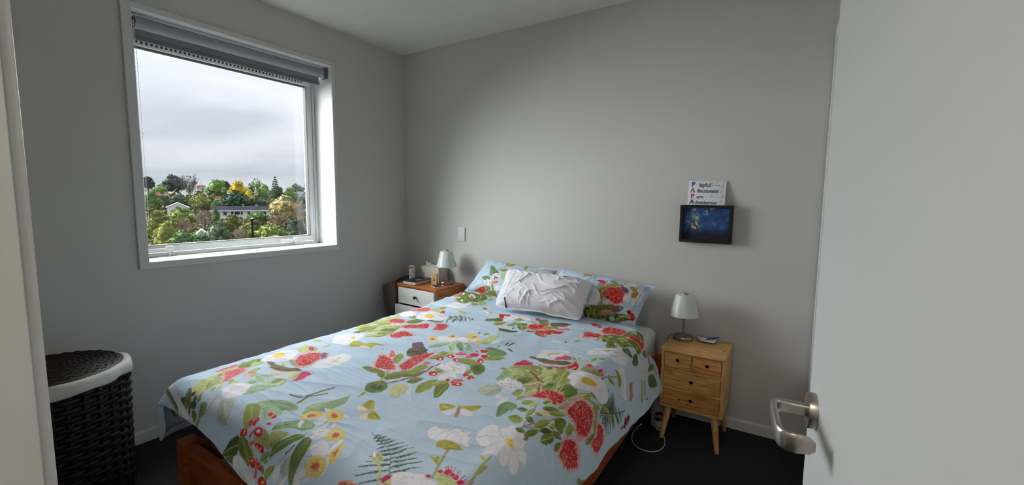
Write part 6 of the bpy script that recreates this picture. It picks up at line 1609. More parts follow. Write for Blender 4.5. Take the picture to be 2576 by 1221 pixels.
for sx in (-1, 1):
    for sy in (-1, 1):
        top_ = Vector((sx * (W2 - 0.040), sy * (D2 - 0.032), ZB)); bot = Vector((sx * (W2 - 0.016), sy * (D2 - 0.006), 0.0))
        bm = bmesh.new(); add_tube(bm, [bot, bot.lerp(top_, 0.5), top_], [0.0105, 0.015, 0.0195], 20)
        for v in bm.verts:
            if v.co.z < 0.02: v.co.z = max(v.co.z, 0.0) * 0 if v.co.z < 0.006 else v.co.z
        bm_obj('leg', bm, WN4, ns, auto=40)

# things on it: note paper, card, pen
def sheet(name, pts, z, m, label, cat, th=0.0006, loc=(0, 0)):
    bm = bmesh.new(); a = [bm.verts.new((x, y, z + (p[2] if len(p) > 2 else 0))) for p in pts for x, y in (p[:2],)]
    b = [bm.verts.new((v.co.x, v.co.y, v.co.z + th)) for v in a]
    bm.faces.new(a[::-1]); bm.faces.new(b); n = len(a)
    for i in range(n): bm.faces.new((a[i], a[(i + 1) % n], b[(i + 1) % n], b[i]))
    return tag(bm_obj(name, bm, m), label, cat)
PAP = mat('white_paper', (225, 228, 230), 0.8)
TEAL = mat('teal_card', (40, 120, 130), 0.6)
GRY = mat('grey_notebook', (150, 152, 150), 0.7)
nb_ = sheet('notebook', [(2.325, -0.098), (2.432, -0.086), (2.425, -0.030), (2.318, -0.042)], 0.4925, GRY, 'grey notebook under the paper on the wood nightstand', 'notebook', 0.007)
tc_ = sheet('card', [(2.332, -0.112), (2.418, -0.100), (2.412, -0.055), (2.326, -0.067)], 0.5000, TEAL, 'teal card peeping out under the white note paper', 'card', 0.001)
# folded note with a raised middle crease
bm = bmesh.new()
A = [(2.320, -0.060, 0.5012), (2.350, -0.130, 0.5012), (2.420, -0.139, 0.5012), (2.428, -0.062, 0.5012)]
rows_ = []
for i in range(9):
    f = i / 8; l = Vector(A[0]).lerp(Vector(A[3]), f); r_ = Vector(A[1]).lerp(Vector(A[2]), f)
    rr = []
    for j in range(7):
        p = l.lerp(r_, j / 6); p.z += 0.008 * math.exp(-((f - 0.45) / 0.25) ** 2) * math.sin(math.pi * j / 6); rr.append(p)
    rows_.append(rr)
for dz in (0.0, 0.0006):
    g_ = [[bm.verts.new(p + Vector((0, 0, dz))) for p in rr] for rr in rows_]
    for i in range(8):
        for j in range(6): bm.faces.new((g_[i][j], g_[i + 1][j], g_[i + 1][j + 1], g_[i][j + 1]))
tag(bm_obj('note_paper', bm, PAP, smooth=True), 'folded white note paper on the wood nightstand', 'paper')
pen = tag(empty('pen', (2.400, -0.100, 0.5125)), 'blue ballpoint pen lying on the note paper', 'pen')
pd = Vector((0.76, 0.62, 0.10)).normalized()
tube('barrel', [pd * -0.030, pd * 0.022], 0.0042, mat('pen_blue', (36, 62, 120), 0.35), pen)
tube('tip', [pd * -0.030, pd * -0.044], [0.0040, 0.0010], mat('pen_tip_white', (200, 205, 210), 0.3), pen)
tube('cap', [pd * 0.020, pd * 0.044], 0.0048, mat('pen_cap_teal', (50, 110, 160), 0.35), pen)

# ------------------------------------------------------------------ white-drawer bedside cabinet (left of the bed)
WO = mat('orange_pine', (190, 116, 52), 0.4, col2=(156, 86, 34), scale=3.5, stretch=(2, 20, 20), detail=6)
WOS = mat('orange_pine_side', (186, 112, 50), 0.45, col2=(150, 82, 32), scale=3.5, stretch=(16, 2, 16), detail=6)
DRW = mat('white_drawer_paint', (226, 224, 218), 0.45)
bc_ = tag(empty('bedside_cabinet', (0.455, -0.178, 0), math.radians(-3.0)), 'orange pine bedside cabinet with white drawer fronts in the room corner', 'cabinet')
cw, cd, cz = 0.205, 0.148, 0.612
box('side_panel', -cw, -cw + 0.018, -cd + 0.004, cd, 0.06, cz - 0.020, WOS, bc_); box('side_panel', cw - 0.018, cw, -cd + 0.004, cd, 0.06, cz - 0.020, WOS, bc_)
box('top', -cw - 0.002, cw + 0.002, -cd - 0.004, cd, cz - 0.020, cz, WO, bc_, bev=0.002)
box('back_panel', -cw + 0.018, cw - 0.018, cd - 0.006, cd, 0.06, cz - 0.02, WOS, bc_)
box('plinth', -cw, cw, -cd + 0.03, cd, 0.0, 0.06, WOS, bc_)
dz0 = cz - 0.026; dhh = 0.118
for i in range(4):
    z1 = dz0 - i * (dhh + 0.010); z0 = z1 - dhh
    pull = (0.0, 0.024, 0.0, 0.0)[i]
    d = box('drawer', -cw + 0.019, cw - 0.019, -cd - 0.012 - pull, -cd + 0.010 - pull, z0, z1, DRW, bc_, bev=0.0015)
    if i == 1: d.scale = (1.06, 1, 1)
    bm = bmesh.new(); zc_ = (z0 + z1) / 2 + 0.004; yk = -cd - 0.012 - pull
    prof = [(0.0, 0.0), (0.006, 0.0), (0.0065, 0.006), (0.011, 0.012), (0.0135, 0.018), (0.012, 0.023), (0.0, 0.025)]
    rg = [[bm.verts.new((0.01 + r * math.cos(2 * math.pi * k / 18), yk - h, zc_ + 0.85 * r * math.sin(2 * math.pi * k / 18))) for k in range(18)] for r, h in prof[1:-1]]
    for a, b in zip(rg, rg[1:]):
        for k in range(18): bm.faces.new((a[k], a[(k + 1) % 18], b[(k + 1) % 18], b[k]))
    bm.faces.new(rg[0]); bm.faces.new(rg[-1])
    bm_obj('knob', bm, BLACK, d, auto=40)
for y in (-0.06, -0.045):   # screw caps on the side
    lathe('screw_cap', [(0.0, 0.0), (0.004, 0.0), (0.003, 0.002), (0.0, 0.002)], PAP, bc_, 12, loc=(0, 0, 0)).matrix_local = Matrix.Translation((cw, y, cz - 0.085)) @ Matrix.Rotation(math.radians(90), 4, 'Y')
ZC = cz
# tissue box and tissue
CRM = mat('tissue_box_card', (222, 214, 192), 0.7); INK = mat('print_dark_brown', (60, 40, 32), 0.7)
tb = tag(empty('tissue_box', (0.388, -0.068, ZC), math.radians(-2)), 'cream tissue box with a tissue pulled up behind the lamp', 'tissue box')
bm = bmesh.new(); add_box(bm, -0.098, 0.088, -0.046, 0.046, 0.0005, 0.108, 0.002); bm_obj('carton', bm, CRM, tb, auto=35)
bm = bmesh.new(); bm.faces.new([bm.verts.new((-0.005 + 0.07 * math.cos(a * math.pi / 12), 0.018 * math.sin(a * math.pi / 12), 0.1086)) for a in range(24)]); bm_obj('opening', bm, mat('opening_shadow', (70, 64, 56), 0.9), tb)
bm = bmesh.new(); G = []
for i in range(15):
    rr = []
    for j in range(7):
        a = -1 + 2 * i / 14; b = -1 + 2 * j / 6
        hgt = 0.012 + 0.030 * max(0, -a - 0.25) ** 0.8 + 0.020 * max(0, a - 0.35) + 0.006 * math.sin(i * 1.7 + j)
        rr.append(bm.verts.new((-0.005 + 0.078 * a + 0.006 * math.sin(j * 2.1), 0.022 * b * (1 - 0.4 * abs(a)) + 0.008 * math.sin(i * 0.9), 0.106 + hgt * (1 - 0.75 * b * b))))
    G.append(rr)
for i in range(14):
    for j in range(6): bm.faces.new((G[i][j], G[i + 1][j], G[i + 1][j + 1], G[i][j + 1]))
bm_obj('tissue', bm, mat('tissue_white', (232, 232, 236), 0.9), tb, smooth=True)
def ink_marks(parent, rects, y, m, name='printed_motif'):
    bm = bmesh.new()
    for x, z, w, h, a in rects:
        c, s_ = math.cos(a), math.sin(a)
        bm.faces.new([bm.verts.new((x + c * dx - s_ * dz, y, z + s_ * dx + c * dz)) for dx, dz in ((-w / 2, 0), (-w / 5, -h / 2), (w / 4, -h / 2), (w / 2, 0), (w / 4, h / 2), (-w / 5, h / 2))])
    o = bm_obj(name, bm, m, parent); o['kind'] = 'stuff'; return o
ink_marks(tb, [(0.040, 0.060, 0.022, 0.004, 0.6), (0.012, 0.045, 0.020, 0.004, -0.2), (0.026, 0.040, 0.018, 0.004, -0.7), (0.020, 0.030, 0.020, 0.003, 0.3), (0.008, 0.070, 0.010, 0.003, 1.2)], -0.0463, INK)
bm = bmesh.new()
for yy, zz, w, h in ((-0.02, 0.075, 0.012, 0.004), (0.0, 0.07, 0.004, 0.012), (-0.03, 0.03, 0.004, 0.022), (0.02, 0.025, 0.006, 0.004), (0.024, 0.09, 0.006, 0.004)):
    bm.faces.new([bm.verts.new((0.0884, yy + a * w, zz + b * h)) for a, b in ((-.5, -.5), (.5, -.5), (.5, .5), (-.5, .5))])
bm_obj('printed_motif', bm, INK, tb)['kind'] = 'stuff'
# thin tan carton standing before the tissue box
tn = tag(empty('carton', (0.512, -0.202, ZC), math.radians(14)), 'slim tan printed carton standing beside the lamp base', 'carton')
box('carton_body', -0.022, 0.022, -0.010, 0.010, 0.0, 0.082, mat('tan_card', (208, 176, 124), 0.65), tn, bev=0.001)
ink_marks(tn, [(0.0, 0.068, 0.026, 0.004, 0.0), (-0.004, 0.048, 0.006, 0.018, 0.2), (0.004, 0.040, 0.020, 0.005, 0.2), (0.0, 0.031, 0.026, 0.005, 0.0), (0.003, 0.012, 0.022, 0.002, 0.0)], -0.0103, INK)
# book
bk = tag(empty('book', (0.362, -0.222, ZC), math.radians(93)), 'dark blue hardback book with a yellow moon on its cover', 'book')
BKC = mat('book_cover_navy', (28, 34, 84), 0.4, col2=(18, 22, 60), scale=18)
box('page_block', -0.098, 0.096, -0.062, 0.061, 0.003, 0.023, mat('page_edges', (216, 204, 172), 0.85, var=0.06, scale=300, stretch=(1, 1, 30)), bk)
cv = box('cover', -0.100, 0.100, -0.066, 0.064, 0.023, 0.0262, BKC, bk, bev=0.0008); box('cover', -0.100, 0.100, -0.066, 0.064, 0.0, 0.003, BKC, bk, bev=0.0008); box('spine', -0.100, 0.100, 0.061, 0.065, 0.0, 0.0262, BKC, bk)
bm = bmesh.new(); bm.faces.new([bm.verts.new((-0.012 + 0.026 * math.cos(a * math.pi / 14), -0.02 + 0.017 * math.sin(a * math.pi / 14), 0.0265)) for a in range(28)]); bm_obj('cover_moon', bm, mat('cover_gold', (214, 158, 72), 0.5, var=0.2, scale=90), cv)
bm = bmesh.new()
for i in range(14):
    x = 0.025 + 0.065 * random.Random(i).random(); y = -0.04 + 0.08 * random.Random(i + 50).random()
    bm.faces.new([bm.verts.new((x + dx * 0.011, y + dy * 0.003, 0.0265)) for dx, dy in ((-1, 0), (0, -1), (1, 0), (0, 1))])
bm_obj('cover_lettering', bm, mat('cover_pale_blue', (110, 130, 190), 0.5), cv)['kind'] = 'stuff'
# flat phone-sized wallet / tile on the front corner
ph = tag(empty('notepad', (0.585, -0.262, ZC), math.radians(-28)), 'small dark-covered pad with pale edges at the front corner of the white-drawer cabinet', 'notepad')
box('pages', -0.048, 0.048, -0.030, 0.030, 0.0, 0.007, mat('pad_pages_cream', (200, 190, 168), 0.5), ph, bev=0.0025)
box('cover', -0.045, 0.045, -0.027, 0.027, 0.0068, 0.0078, mat('pad_cover_dark', (40, 36, 34), 0.35, var=0.5, scale=60), ph)
# printed tube behind the book
cn = tag(empty('snack_tube', (0.264, -0.186, ZC)), 'colourful lettered tube standing behind the blue book', 'tube')
lathe('tube_body', [(0.0, 0.0), (0.022, 0.0), (0.022, 0.116), (0.020, 0.118), (0.0, 0.118)], mat('tube_white', (220, 218, 212), 0.6), cn, 32)
def wrap_band(z0, z1, c, a0=-2.7, a1=0.4, name='printed_band'):
    bm = bmesh.new(); k = 18
    A_ = [bm.verts.new((0.0223 * math.cos(a0 + (a1 - a0) * i / k), 0.0223 * math.sin(a0 + (a1 - a0) * i / k), z0)) for i in range(k + 1)]
    B_ = [bm.verts.new((v.co.x, v.co.y, z1)) for v in A_]
    for i in range(k): bm.faces.new((A_[i], A_[i + 1], B_[i + 1], B_[i]))
    bm_obj(name, bm, mat('print_%d_%d_%d' % c, c, 0.6), cn)
wrap_band(0.104, 0.113, (190, 40, 44), -2.0, -0.4); wrap_band(0.087, 0.100, (70, 140, 170), -2.6, -1.5); wrap_band(0.087, 0.100, (216, 190, 90), -1.45, -0.2); wrap_band(0.040, 0.050, (80, 150, 190), -2.6, -1.0); wrap_band(0.004, 0.016, (50, 60, 120), -2.6, -0.9)
def wrap_text(body, z, size, c, parent, rad, a_mid, name='lettering', out=0.0006, sx=1.0):
    o = text_mesh(name, body, size, mat('ink_%d_%d_%d' % c, c, 0.6), parent, (0, 0, 0), extrude=0.0, align='CENTER', sx=1.0)
    bm = bmesh.new(); bm.from_mesh(o.data); bmesh.ops.subdivide_edges(bm, edges=[e for e in bm.edges if e.calc_length() > 0.006], cuts=2)
    for v in bm.verts:
        a = a_mid + v.co.x * sx / rad; r_ = rad + out; v.co = Vector((r_ * math.cos(a), r_ * math.sin(a), z + v.co.y))
    bm.to_mesh(o.data); bm.free()
    return o
CAM_A = math.atan2(-2.59 + 0.186, 2.70 - 0.264)
wrap_text('RTH', 0.068, 0.026, (184, 84, 44), cn, 0.022, CAM_A, 'lettering')
wrap_text('RE', 0.028, 0.020, (200, 36, 44), cn, 0.022, CAM_A + 0.1, 'lettering', 0.0009)

# gift bag squeezed between the cabinet and the window wall
gb = tag(empty('bag', (0.150, -0.225, 0)), 'dim brown bag with pink contents in the dark room corner', 'bag')
PB = mat('brown_paper_bag', (112, 96, 88), 0.8, bump=0.3, bscale=30, bdist=0.006)
bm = bmesh.new()
lv = [(0.0, 0.035, 0.045), (0.22, 0.040, 0.055), (0.34, 0.050, 0.065), (0.42, 0.066, 0.085), (0.54, 0.070, 0.092), (0.60, 0.072, 0.095)]
rg = []
for z, hx_, hy_ in lv:
    rg.append([bm.verts.new((sx * hx_ + 0.004 * math.sin(z * 30), sy * hy_, z + (0.035 * (sy > 0) - 0.025 * (sx < 0)) * (z > 0.5))) for sx, sy in ((-1, -1), (0, -1.05), (1, -1), (0.92, 0), (1, 1), (0, 1.05), (-1, 1), (-0.92, 0))])
for a, b in zip(rg, rg[1:]):
    for k in range(8): bm.faces.new((a[k], a[(k + 1) % 8], b[(k + 1) % 8], b[k]))
bm.faces.new(rg[0])
bm_obj('bag_body', bm, PB, gb)
PK = mat('pink_tissue', (190, 50, 96), 0.8, var=0.2, scale=40)
bm = bmesh.new()
bmesh.ops.create_icosphere(bm, subdivisions=3, radius=1)
for v in bm.verts:
    k = 1 + 0.25 * math.sin(v.co.x * 9 + v.co.y * 7) * math.cos(v.co.z * 8 + v.co.x * 5); v.co = Vector((v.co.x * 0.056 * k + 0.012, v.co.y * 0.072 * k, 0.545 + v.co.z * 0.055 * k))
bm_obj('pink_contents', bm, PK, gb)

# ------------------------------------------------------------------ light switch
sw = tag(empty('light_switch', (0.611, 0.0, 0.981)), 'white rectangular light switch on the wall above the left lamp', 'switch')
box('plate', -0.033, 0.033, -0.009, 0.0, -0.053, 0.053, TRIM, sw, bev=0.003)
bm = bmesh.new(); seg = 20
rg = [[bm.verts.new((r * math.cos(2 * math.pi * k / seg), -y, r * math.sin(2 * math.pi * k / seg))) for k in range(seg)] for r, y in ((0.0075, 0.008), (0.0075, 0.011), (0.0065, 0.0122))]
for a, b in zip(rg, rg[1:]):
    for k in range(seg): bm.faces.new((a[k], a[(k + 1) % seg], b[(k + 1) % seg], b[k]))
bm.faces.new(rg[0]); bm.faces.new(rg[-1])
bm_obj('button', bm, mat('switch_button', (238, 238, 238), 0.3), sw, auto=40)

# ------------------------------------------------------------------ framed picture and lettered sign
FR = mat('black_frame', (24, 22, 24), 0.35)
fr = tag(empty('picture_frame', (2.3315, 0.0, 1.020)), 'black box frame with a dark blue night picture hung over the nightstand', 'picture')
fw_, fh_, fd_, fb_ = 0.1325, 0.207, 0.042, 0.017
for a in ((-fw_, fw_, 0, fb_), (-fw_, fw_, fh_ - fb_, fh_)):
    box('frame_bar', a[0], a[1], -fd_, 0.0, a[2], a[3], FR, fr, bev=0.0015)
for a in ((-fw_, -fw_ + fb_), (fw_ - fb_, fw_)):
    box('frame_bar', a[0], a[1], -fd_, 0.0, fb_, fh_ - fb_, FR, fr, bev=0.0015)
# picture: generic dark blue abstract, soft gold flecks, near-black lower part
pm = bpy.data.materials.new('dark_blue_abstract'); pm.use_nodes = True; t = pm.node_tree; b = t.nodes['Principled BSDF']; b.inputs['Roughness'].default_value = 0.55
tcn = N(t, 'ShaderNodeTexCoord'); n1 = N(t, 'ShaderNodeTexNoise'); n1.inputs['Scale'].default_value = 22; n1.inputs['Detail'].default_value = 6
t.links.new(tcn.outputs['Object'], n1.inputs['Vector'])
r1 = N(t, 'ShaderNodeValToRGB'); e = r1.color_ramp.elements
e[0].position = 0.34; e[0].color = (*lin((16, 30, 78)), 1); e[1].position = 0.58; e[1].color = (*lin((44, 88, 150)), 1)
e2 = e.new(0.68); e2.color = (*lin((120, 150, 150)), 1)
t.links.new(n1.outputs[0], r1.inputs[0])
n3 = N(t, 'ShaderNodeTexNoise'); n3.inputs['Scale'].default_value = 30; n3.inputs['Detail'].default_value = 1; t.links.new(tcn.outputs['Object'], n3.inputs['Vector'])
r3 = N(t, 'ShaderNodeValToRGB'); r3.color_ramp.elements[0].position = 0.66; r3.color_ramp.elements[1].position = 0.72; t.links.new(n3.outputs[0], r3.inputs[0])
m1 = N(t, 'ShaderNodeMix', data_type='RGBA'); t.links.new(r3.outputs[0], m1.inputs[0]); t.links.new(r1.outputs[0], m1.inputs[6]); m1.inputs[7].default_value = (*lin((206, 180, 84)), 1)
sp = N(t, 'ShaderNodeSeparateXYZ'); t.links.new(tcn.outputs['Object'], sp.inputs[0])
n4 = N(t, 'ShaderNodeTexNoise'); n4.inputs['Scale'].default_value = 14; t.links.new(tcn.outputs['Object'], n4.inputs['Vector'])
hh = math_node(t, 'ADD', sp.outputs[2], math_node(t, 'MULTIPLY', math_node(t, 'SUBTRACT', n4.outputs[0], 0.5), 0.06))
mr = N(t, 'ShaderNodeMapRange'); mr.inputs['From Min'].default_value = 0.045; mr.inputs['From Max'].default_value = 0.085; t.links.new(hh, mr.inputs['Value'])
m2 = N(t, 'ShaderNodeMix', data_type='RGBA'); t.links.new(mr.outputs[0], m2.inputs[0]); m2.inputs[6].default_value = (*lin((22, 20, 34)), 1); t.links.new(m1.outputs[2], m2.inputs[7])
t.links.new(m2.outputs[2], b.inputs['Base Color'])
box('picture', -fw_ + fb_, fw_ - fb_, -0.020, -0.016, fb_, fh_ - fb_, pm, fr)
# lettered sign standing on the frame's top edge, leaning on the wall
sg = empty('name_sign', (2.326, -0.030, 1.2275)); tag(sg, 'small white sign lettered PAPA with confetti, propped on the black frame', 'sign')
sg.rotation_euler = (math.radians(-11), math.radians(0.8), 0)
SW_, SH_ = 0.0945, 0.134
SIGN = mat('sign_white', (232, 233, 240), 0.55)
box('board', -SW_, SW_, 0.0, 0.006, 0, SH_, SIGN, sg, bev=0.0008)
INKB = mat('sign_ink', (58, 58, 66), 0.6)
rowz = (0.113, 0.080, 0.048, 0.016)
cols4 = ((34, 78, 160), (214, 190, 50), (196, 40, 48), (40, 140, 84)); words = ('layful', 'ffectionate', 'ure', 'dventurous')
wx = (-0.042, -0.050, -0.050, -0.056)
for i, (z, c, w) in enumerate(zip(rowz, cols4, words)):
    L_ = 'PAPA'[i]; x = (-0.081, -0.084, -0.080, -0.083)[i]
    if L_ == 'A': text_mesh('letter_outline', L_, 0.034, INKB, sg, (x, -0.0003, z), (math.radians(90), 0, 0), outline=0.0011)
    text_mesh('letter', L_, 0.034, mat('sign_colour_%d' % i, c, 0.55), sg, (x, -0.0006, z), (math.radians(90), 0, 0), extrude=0.0003, offset=0.0012 if L_ == 'P' else 0.0)
    text_mesh('word', w, 0.029 if i else 0.034, INKB, sg, (wx[i], -0.0005, z - 0.003), (math.radians(90), 0, 0), outline=0.0007, sx=(0.85, 0.88, 0.85, 0.83)[i])
rng = random.Random(4)
conf = {c: bmesh.new() for c in ((44, 72, 160), (196, 50, 54), (60, 150, 96), (222, 200, 110))}
occ = [(-0.09, -0.058, 0, SH_), (-0.045, 0.012, 0.098, SH_), (-0.052, 0.062, 0.068, 0.094), (-0.052, -0.012, 0.036, 0.060), (-0.058, 0.064, 0.004, 0.030)]
for k in range(150):
    x, z = rng.uniform(-0.085, 0.088), rng.uniform(0.006, SH_ - 0.005)
    if any(a - 0.004 < x < b + 0.004 and c - 0.002 < z < d + 0.002 for a, b, c, d in occ): continue
    b_ = conf[rng.choice(list(conf))]; a = rng.uniform(0, 3.1); r1_, r2_ = rng.uniform(0.0022, 0.0036), rng.uniform(0.0013, 0.002)
    b_.faces.new([b_.verts.new((x + r1_ * math.cos(q) * math.cos(a) - r2_ * math.sin(q) * math.sin(a), -0.0004, z + r1_ * math.cos(q) * math.sin(a) + r2_ * math.sin(q) * math.cos(a))) for q in [j * math.pi / 3 for j in range(6)]])
for c, b_ in conf.items(): bm_obj('confetti_print', b_, mat('confetti_%d' % c[0], c, 0.6), sg)['kind'] = 'stuff'

# ------------------------------------------------------------------ wicker laundry hamper
WK = mat('dark_wicker', (27, 20, 19), 0.6, col2=(16, 12, 12), scale=60)
WKL = mat('dark_wicker_lid', (48, 34, 29), 0.6, col2=(28, 20, 18), scale=60)
hp = tag(empty('laundry_hamper', (0.262, -2.165, 0)), 'round dark brown woven hamper with white cloth rim by the doorway', 'hamper')
HR = 0.228; NST = 30; HZ = 0.505
st_me = None
for i in range(NST):
    a = 2 * math.pi * i / NST
    if st_me is None:
        o = box('stake', -0.0045, 0.0045, -0.008, 0.008, 0.004, HZ + 0.02, WK, hp, bev=0.002); st_me = o.data
    else: o = link('stake', st_me, None, hp)
    o.matrix_local = Matrix.Rotation(a, 4, 'Z') @ Matrix.Translation((HR, 0, 0))
def strand(phase):
    bm = bmesh.new(); n = NST * 6; rows = []
    for k in range(n):
        a = 2 * math.pi * k / n; w_ = 0.0085 * math.cos(NST / 2 * a + phase)
        ca, sa = math.cos(a), math.sin(a)
        rows.append([bm.verts.new(((HR + w_ + dr) * ca, (HR + w_ + dr) * sa, dz)) for dr, dz in ((0.004, -0.0085), (0.0055, 0.0), (0.004, 0.0085), (-0.003, 0.008), (-0.003, -0.008))])
    for k in range(n):
        a_, b_ = rows[k], rows[(k + 1) % n]
        for j in range(5): bm.faces.new((a_[j], b_[j], b_[(j + 1) % 5], a_[(j + 1) % 5]))
    return bm
NR = 28; meA = meB = None
for i in range(NR):
    z = 0.014 + i * (HZ - 0.02) / (NR - 1)
    if i == 0: o = bm_obj('strand', strand(0.0), WK, hp, smooth=True); meA = o.data
    elif i == 1: o = bm_obj('strand', strand(math.pi), WK, hp, smooth=True); meB = o.data
    else: o = link('strand', meA if i % 2 == 0 else meB, None, hp)
    o.location = (0, 0, z); k = 0.955 + 0.045 * (z / HZ); o.scale = (k, k, 1)
lathe('lining', [(HR - 0.012, 0.006), (HR - 0.010, HZ)], mat('lining_dark', (60, 56, 52), 0.9), hp, 48, cap=False)
# white cloth rim, rumpled
bm = bmesh.new(); n = 120; prf = [(-0.018, 0.552), (-0.004, 0.556), (0.008, 0.552), (0.015, 0.540), (0.017, 0.520), (0.016, 0.504), (0.010, 0.498), (0.002, 0.502)]
rows = []
for k in range(n):
    a = 2 * math.pi * k / n; ww = 0.004 * math.sin(5 * a + 1) + 0.003 * math.sin(13 * a) ; wz = 0.010 * math.sin(2 * a + 0.6) + 0.003 * math.sin(9 * a)
    rows.append([bm.verts.new(((HR + dr + ww * (0.3 + 0.7 * (z < 0.55)) + 0.004 * math.sin(21 * a + z * 190) * (0.51 < z < 0.55)) * math.cos(a), (HR + dr + ww) * math.sin(a), z + (wz if z < 0.545 else 0.0))) for dr, z in prf])
for k in range(n):
    a_, b_ = rows[k], rows[(k + 1) % n]
    for j in range(len(prf) - 1): bm.faces.new((a_[j], b_[j], b_[j + 1], a_[j + 1]))
bm_obj('cloth_rim', bm, mat('rim_cloth', (222, 220, 212), 0.9, bump=0.3, bscale=60, bdist=0.003), hp, smooth=True)
# lid: woven rings
lid = lathe('lid', [(0.0, 0.548), (HR - 0.012, 0.548), (HR - 0.008, 0.556), (HR - 0.016, 0.562), (0.0, 0.566)], WKL, hp, 64)
for k in range(11):
    rr_ = 0.018 + k * 0.0182; bm = bmesh.new(); nn_ = 72; rows = []
    for q in range(nn_):
        a = 2 * math.pi * q / nn_; zz = 0.5645 - 0.003 * (rr_ / HR) + 0.0035 * math.cos((10 + 2 * k) * a + k * math.pi)
        rows.append([bm.verts.new(((rr_ + dr) * math.cos(a), (rr_ + dr) * math.sin(a), zz + dz)) for dr, dz in ((-0.0085, 0), (0, 0.004), (0.0085, 0), (0, -0.003))])
    for q in range(nn_):
        a_, b_ = rows[q], rows[(q + 1) % nn_]
        for j in range(4): bm.faces.new((a_[j], b_[j], b_[(j + 1) % 4], a_[(j + 1) % 4]))
    bm_obj('woven_ring', bm, WKL, lid, smooth=True)

# ------------------------------------------------------------------ bottle, cable and scrap on the floor
bt = tag(empty('drink_bottle', (2.160, -0.200, 0)), 'grey sports bottle with a round black and orange NBL badge by the nightstand leg', 'bottle')
lathe('bottle_body', [(0.0, 0.0), (0.033, 0.0), (0.036, 0.004), (0.036, 0.120), (0.0355, 0.135), (0.031, 0.150), (0.022, 0.160), (0.020, 0.166)], mat('bottle_translucent_grey', (196, 200, 212), 0.35), bt, 40)
lathe('cap', [(0.018, 0.164), (0.019, 0.167), (0.019, 0.180), (0.016, 0.183), (0.009, 0.185), (0.008, 0.198), (0.0, 0.199)], mat('bottle_cap_grey', (96, 100, 110), 0.4), bt, 32)
BA = math.atan2(-2.59 + 0.185, 2.70 - 2.168) + 0.25
def badge(r0, r1, z, c, out):
    bm = bmesh.new(); k = 36
    def P_(r, q):
        x = r * math.cos(q); a = BA + x / 0.036; return ((0.036 + out) * math.cos(a), (0.036 + out) * math.sin(a), z + r * math.sin(q))
    rad = [r0 + (r1 - r0) * i / 4 for i in range(5)]
    g_ = [[bm.verts.new(P_(r, 2 * math.pi * q / k)) for q in range(k)] for r in rad]
    for a_, b_ in zip(g_, g_[1:]):
        for q in range(k): bm.faces.new((a_[q], a_[(q + 1) % k], b_[(q + 1) % k], b_[q]))
    bm_obj('badge', bm, mat('badge_%d' % c[0], c, 0.4), bt)
badge(0.0005, 0.0285, 0.068, (16, 16, 20), 0.0004); badge(0.0205, 0.0250, 0.068, (176, 84, 62), 0.0008)
badge_t = wrap_text('NBL', 0.068, 0.024, (220, 222, 226), bt, 0.036, BA, 'badge_lettering', 0.0012, sx=1.0)
cb = tag(tube('charging_cable', spline([(2.196, -0.235, 0.004), (2.212, -0.275, 0.003), (2.240, -0.360, 0.003), (2.243, -0.420, 0.003), (2.222, -0.470, 0.003), (2.180, -0.492, 0.003), (2.130, -0.482, 0.003), (2.094, -0.440, 0.003), (2.076, -0.380, 0.003), (2.072, -0.330, 0.003), (2.078, -0.285, 0.004), (2.086, -0.258, 0.006)], 8), 0.0021, mat('cable_white', (206, 208, 204), 0.5)), 'white charging cable looped on the dark carpet', 'cable')
box('plug', -0.004, 0.004, -0.003, 0.012, -0.0025, 0.0025, mat('cable_plug', (200, 202, 200), 0.4), cb, bev=0.001).location = (2.087, -0.256, 0.006)
ys = tag(empty('yellow_clip', (2.183, -0.248, 0.0)), 'small bright yellow plastic piece on the carpet beside the nightstand leg', 'clip')
bm = bmesh.new(); add_box(bm, -0.017, 0.017, -0.006, 0.006, 0.0, 0.006, 0.0015); add_box(bm, -0.017, -0.009, -0.006, 0.006, 0.005, 0.011, 0.0015)
bm_obj('clip_body', bm, mat('yellow_plastic', (214, 196, 30), 0.5), ys, auto=35)

# ------------------------------------------------------------------ the view: a green valley side with houses
def ground_z(d):
    return float(np.interp(d, [0, 34, 92, 138, 207, 276, 345, 506], [-22.3, -22.3, -18.9, -13.6, -7.1, -2.5, 1.1, 1.8]))
bm = bmesh.new(); rows = []
for i, d in enumerate([24, 50, 75, 92, 110, 138, 170, 207, 240, 276, 310, 345, 420, 506]):
    rr = []
    for k in range(41):
        a = math.radians(100 + 95 * k / 40); x, y = CAM.x + d * math.cos(a), CAM.y + d * math.sin(a)
        rr.append(bm.verts.new((x, y, ground_z(d) + 0.5 * math.sin(x * 0.11) * math.cos(y * 0.13))))
    rows.append(rr)
for a, b in zip(rows, rows[1:]):
    for k in range(40): bm.faces.new((a[k], a[k + 1], b[k + 1], b[k]))
hill = structure(bm_obj('hillside', bm, mat('hillside_grass', (58, 68, 34), 0.95, col2=(52, 48, 34), scale=0.12), smooth=True), 'grassy valley side beyond the window')
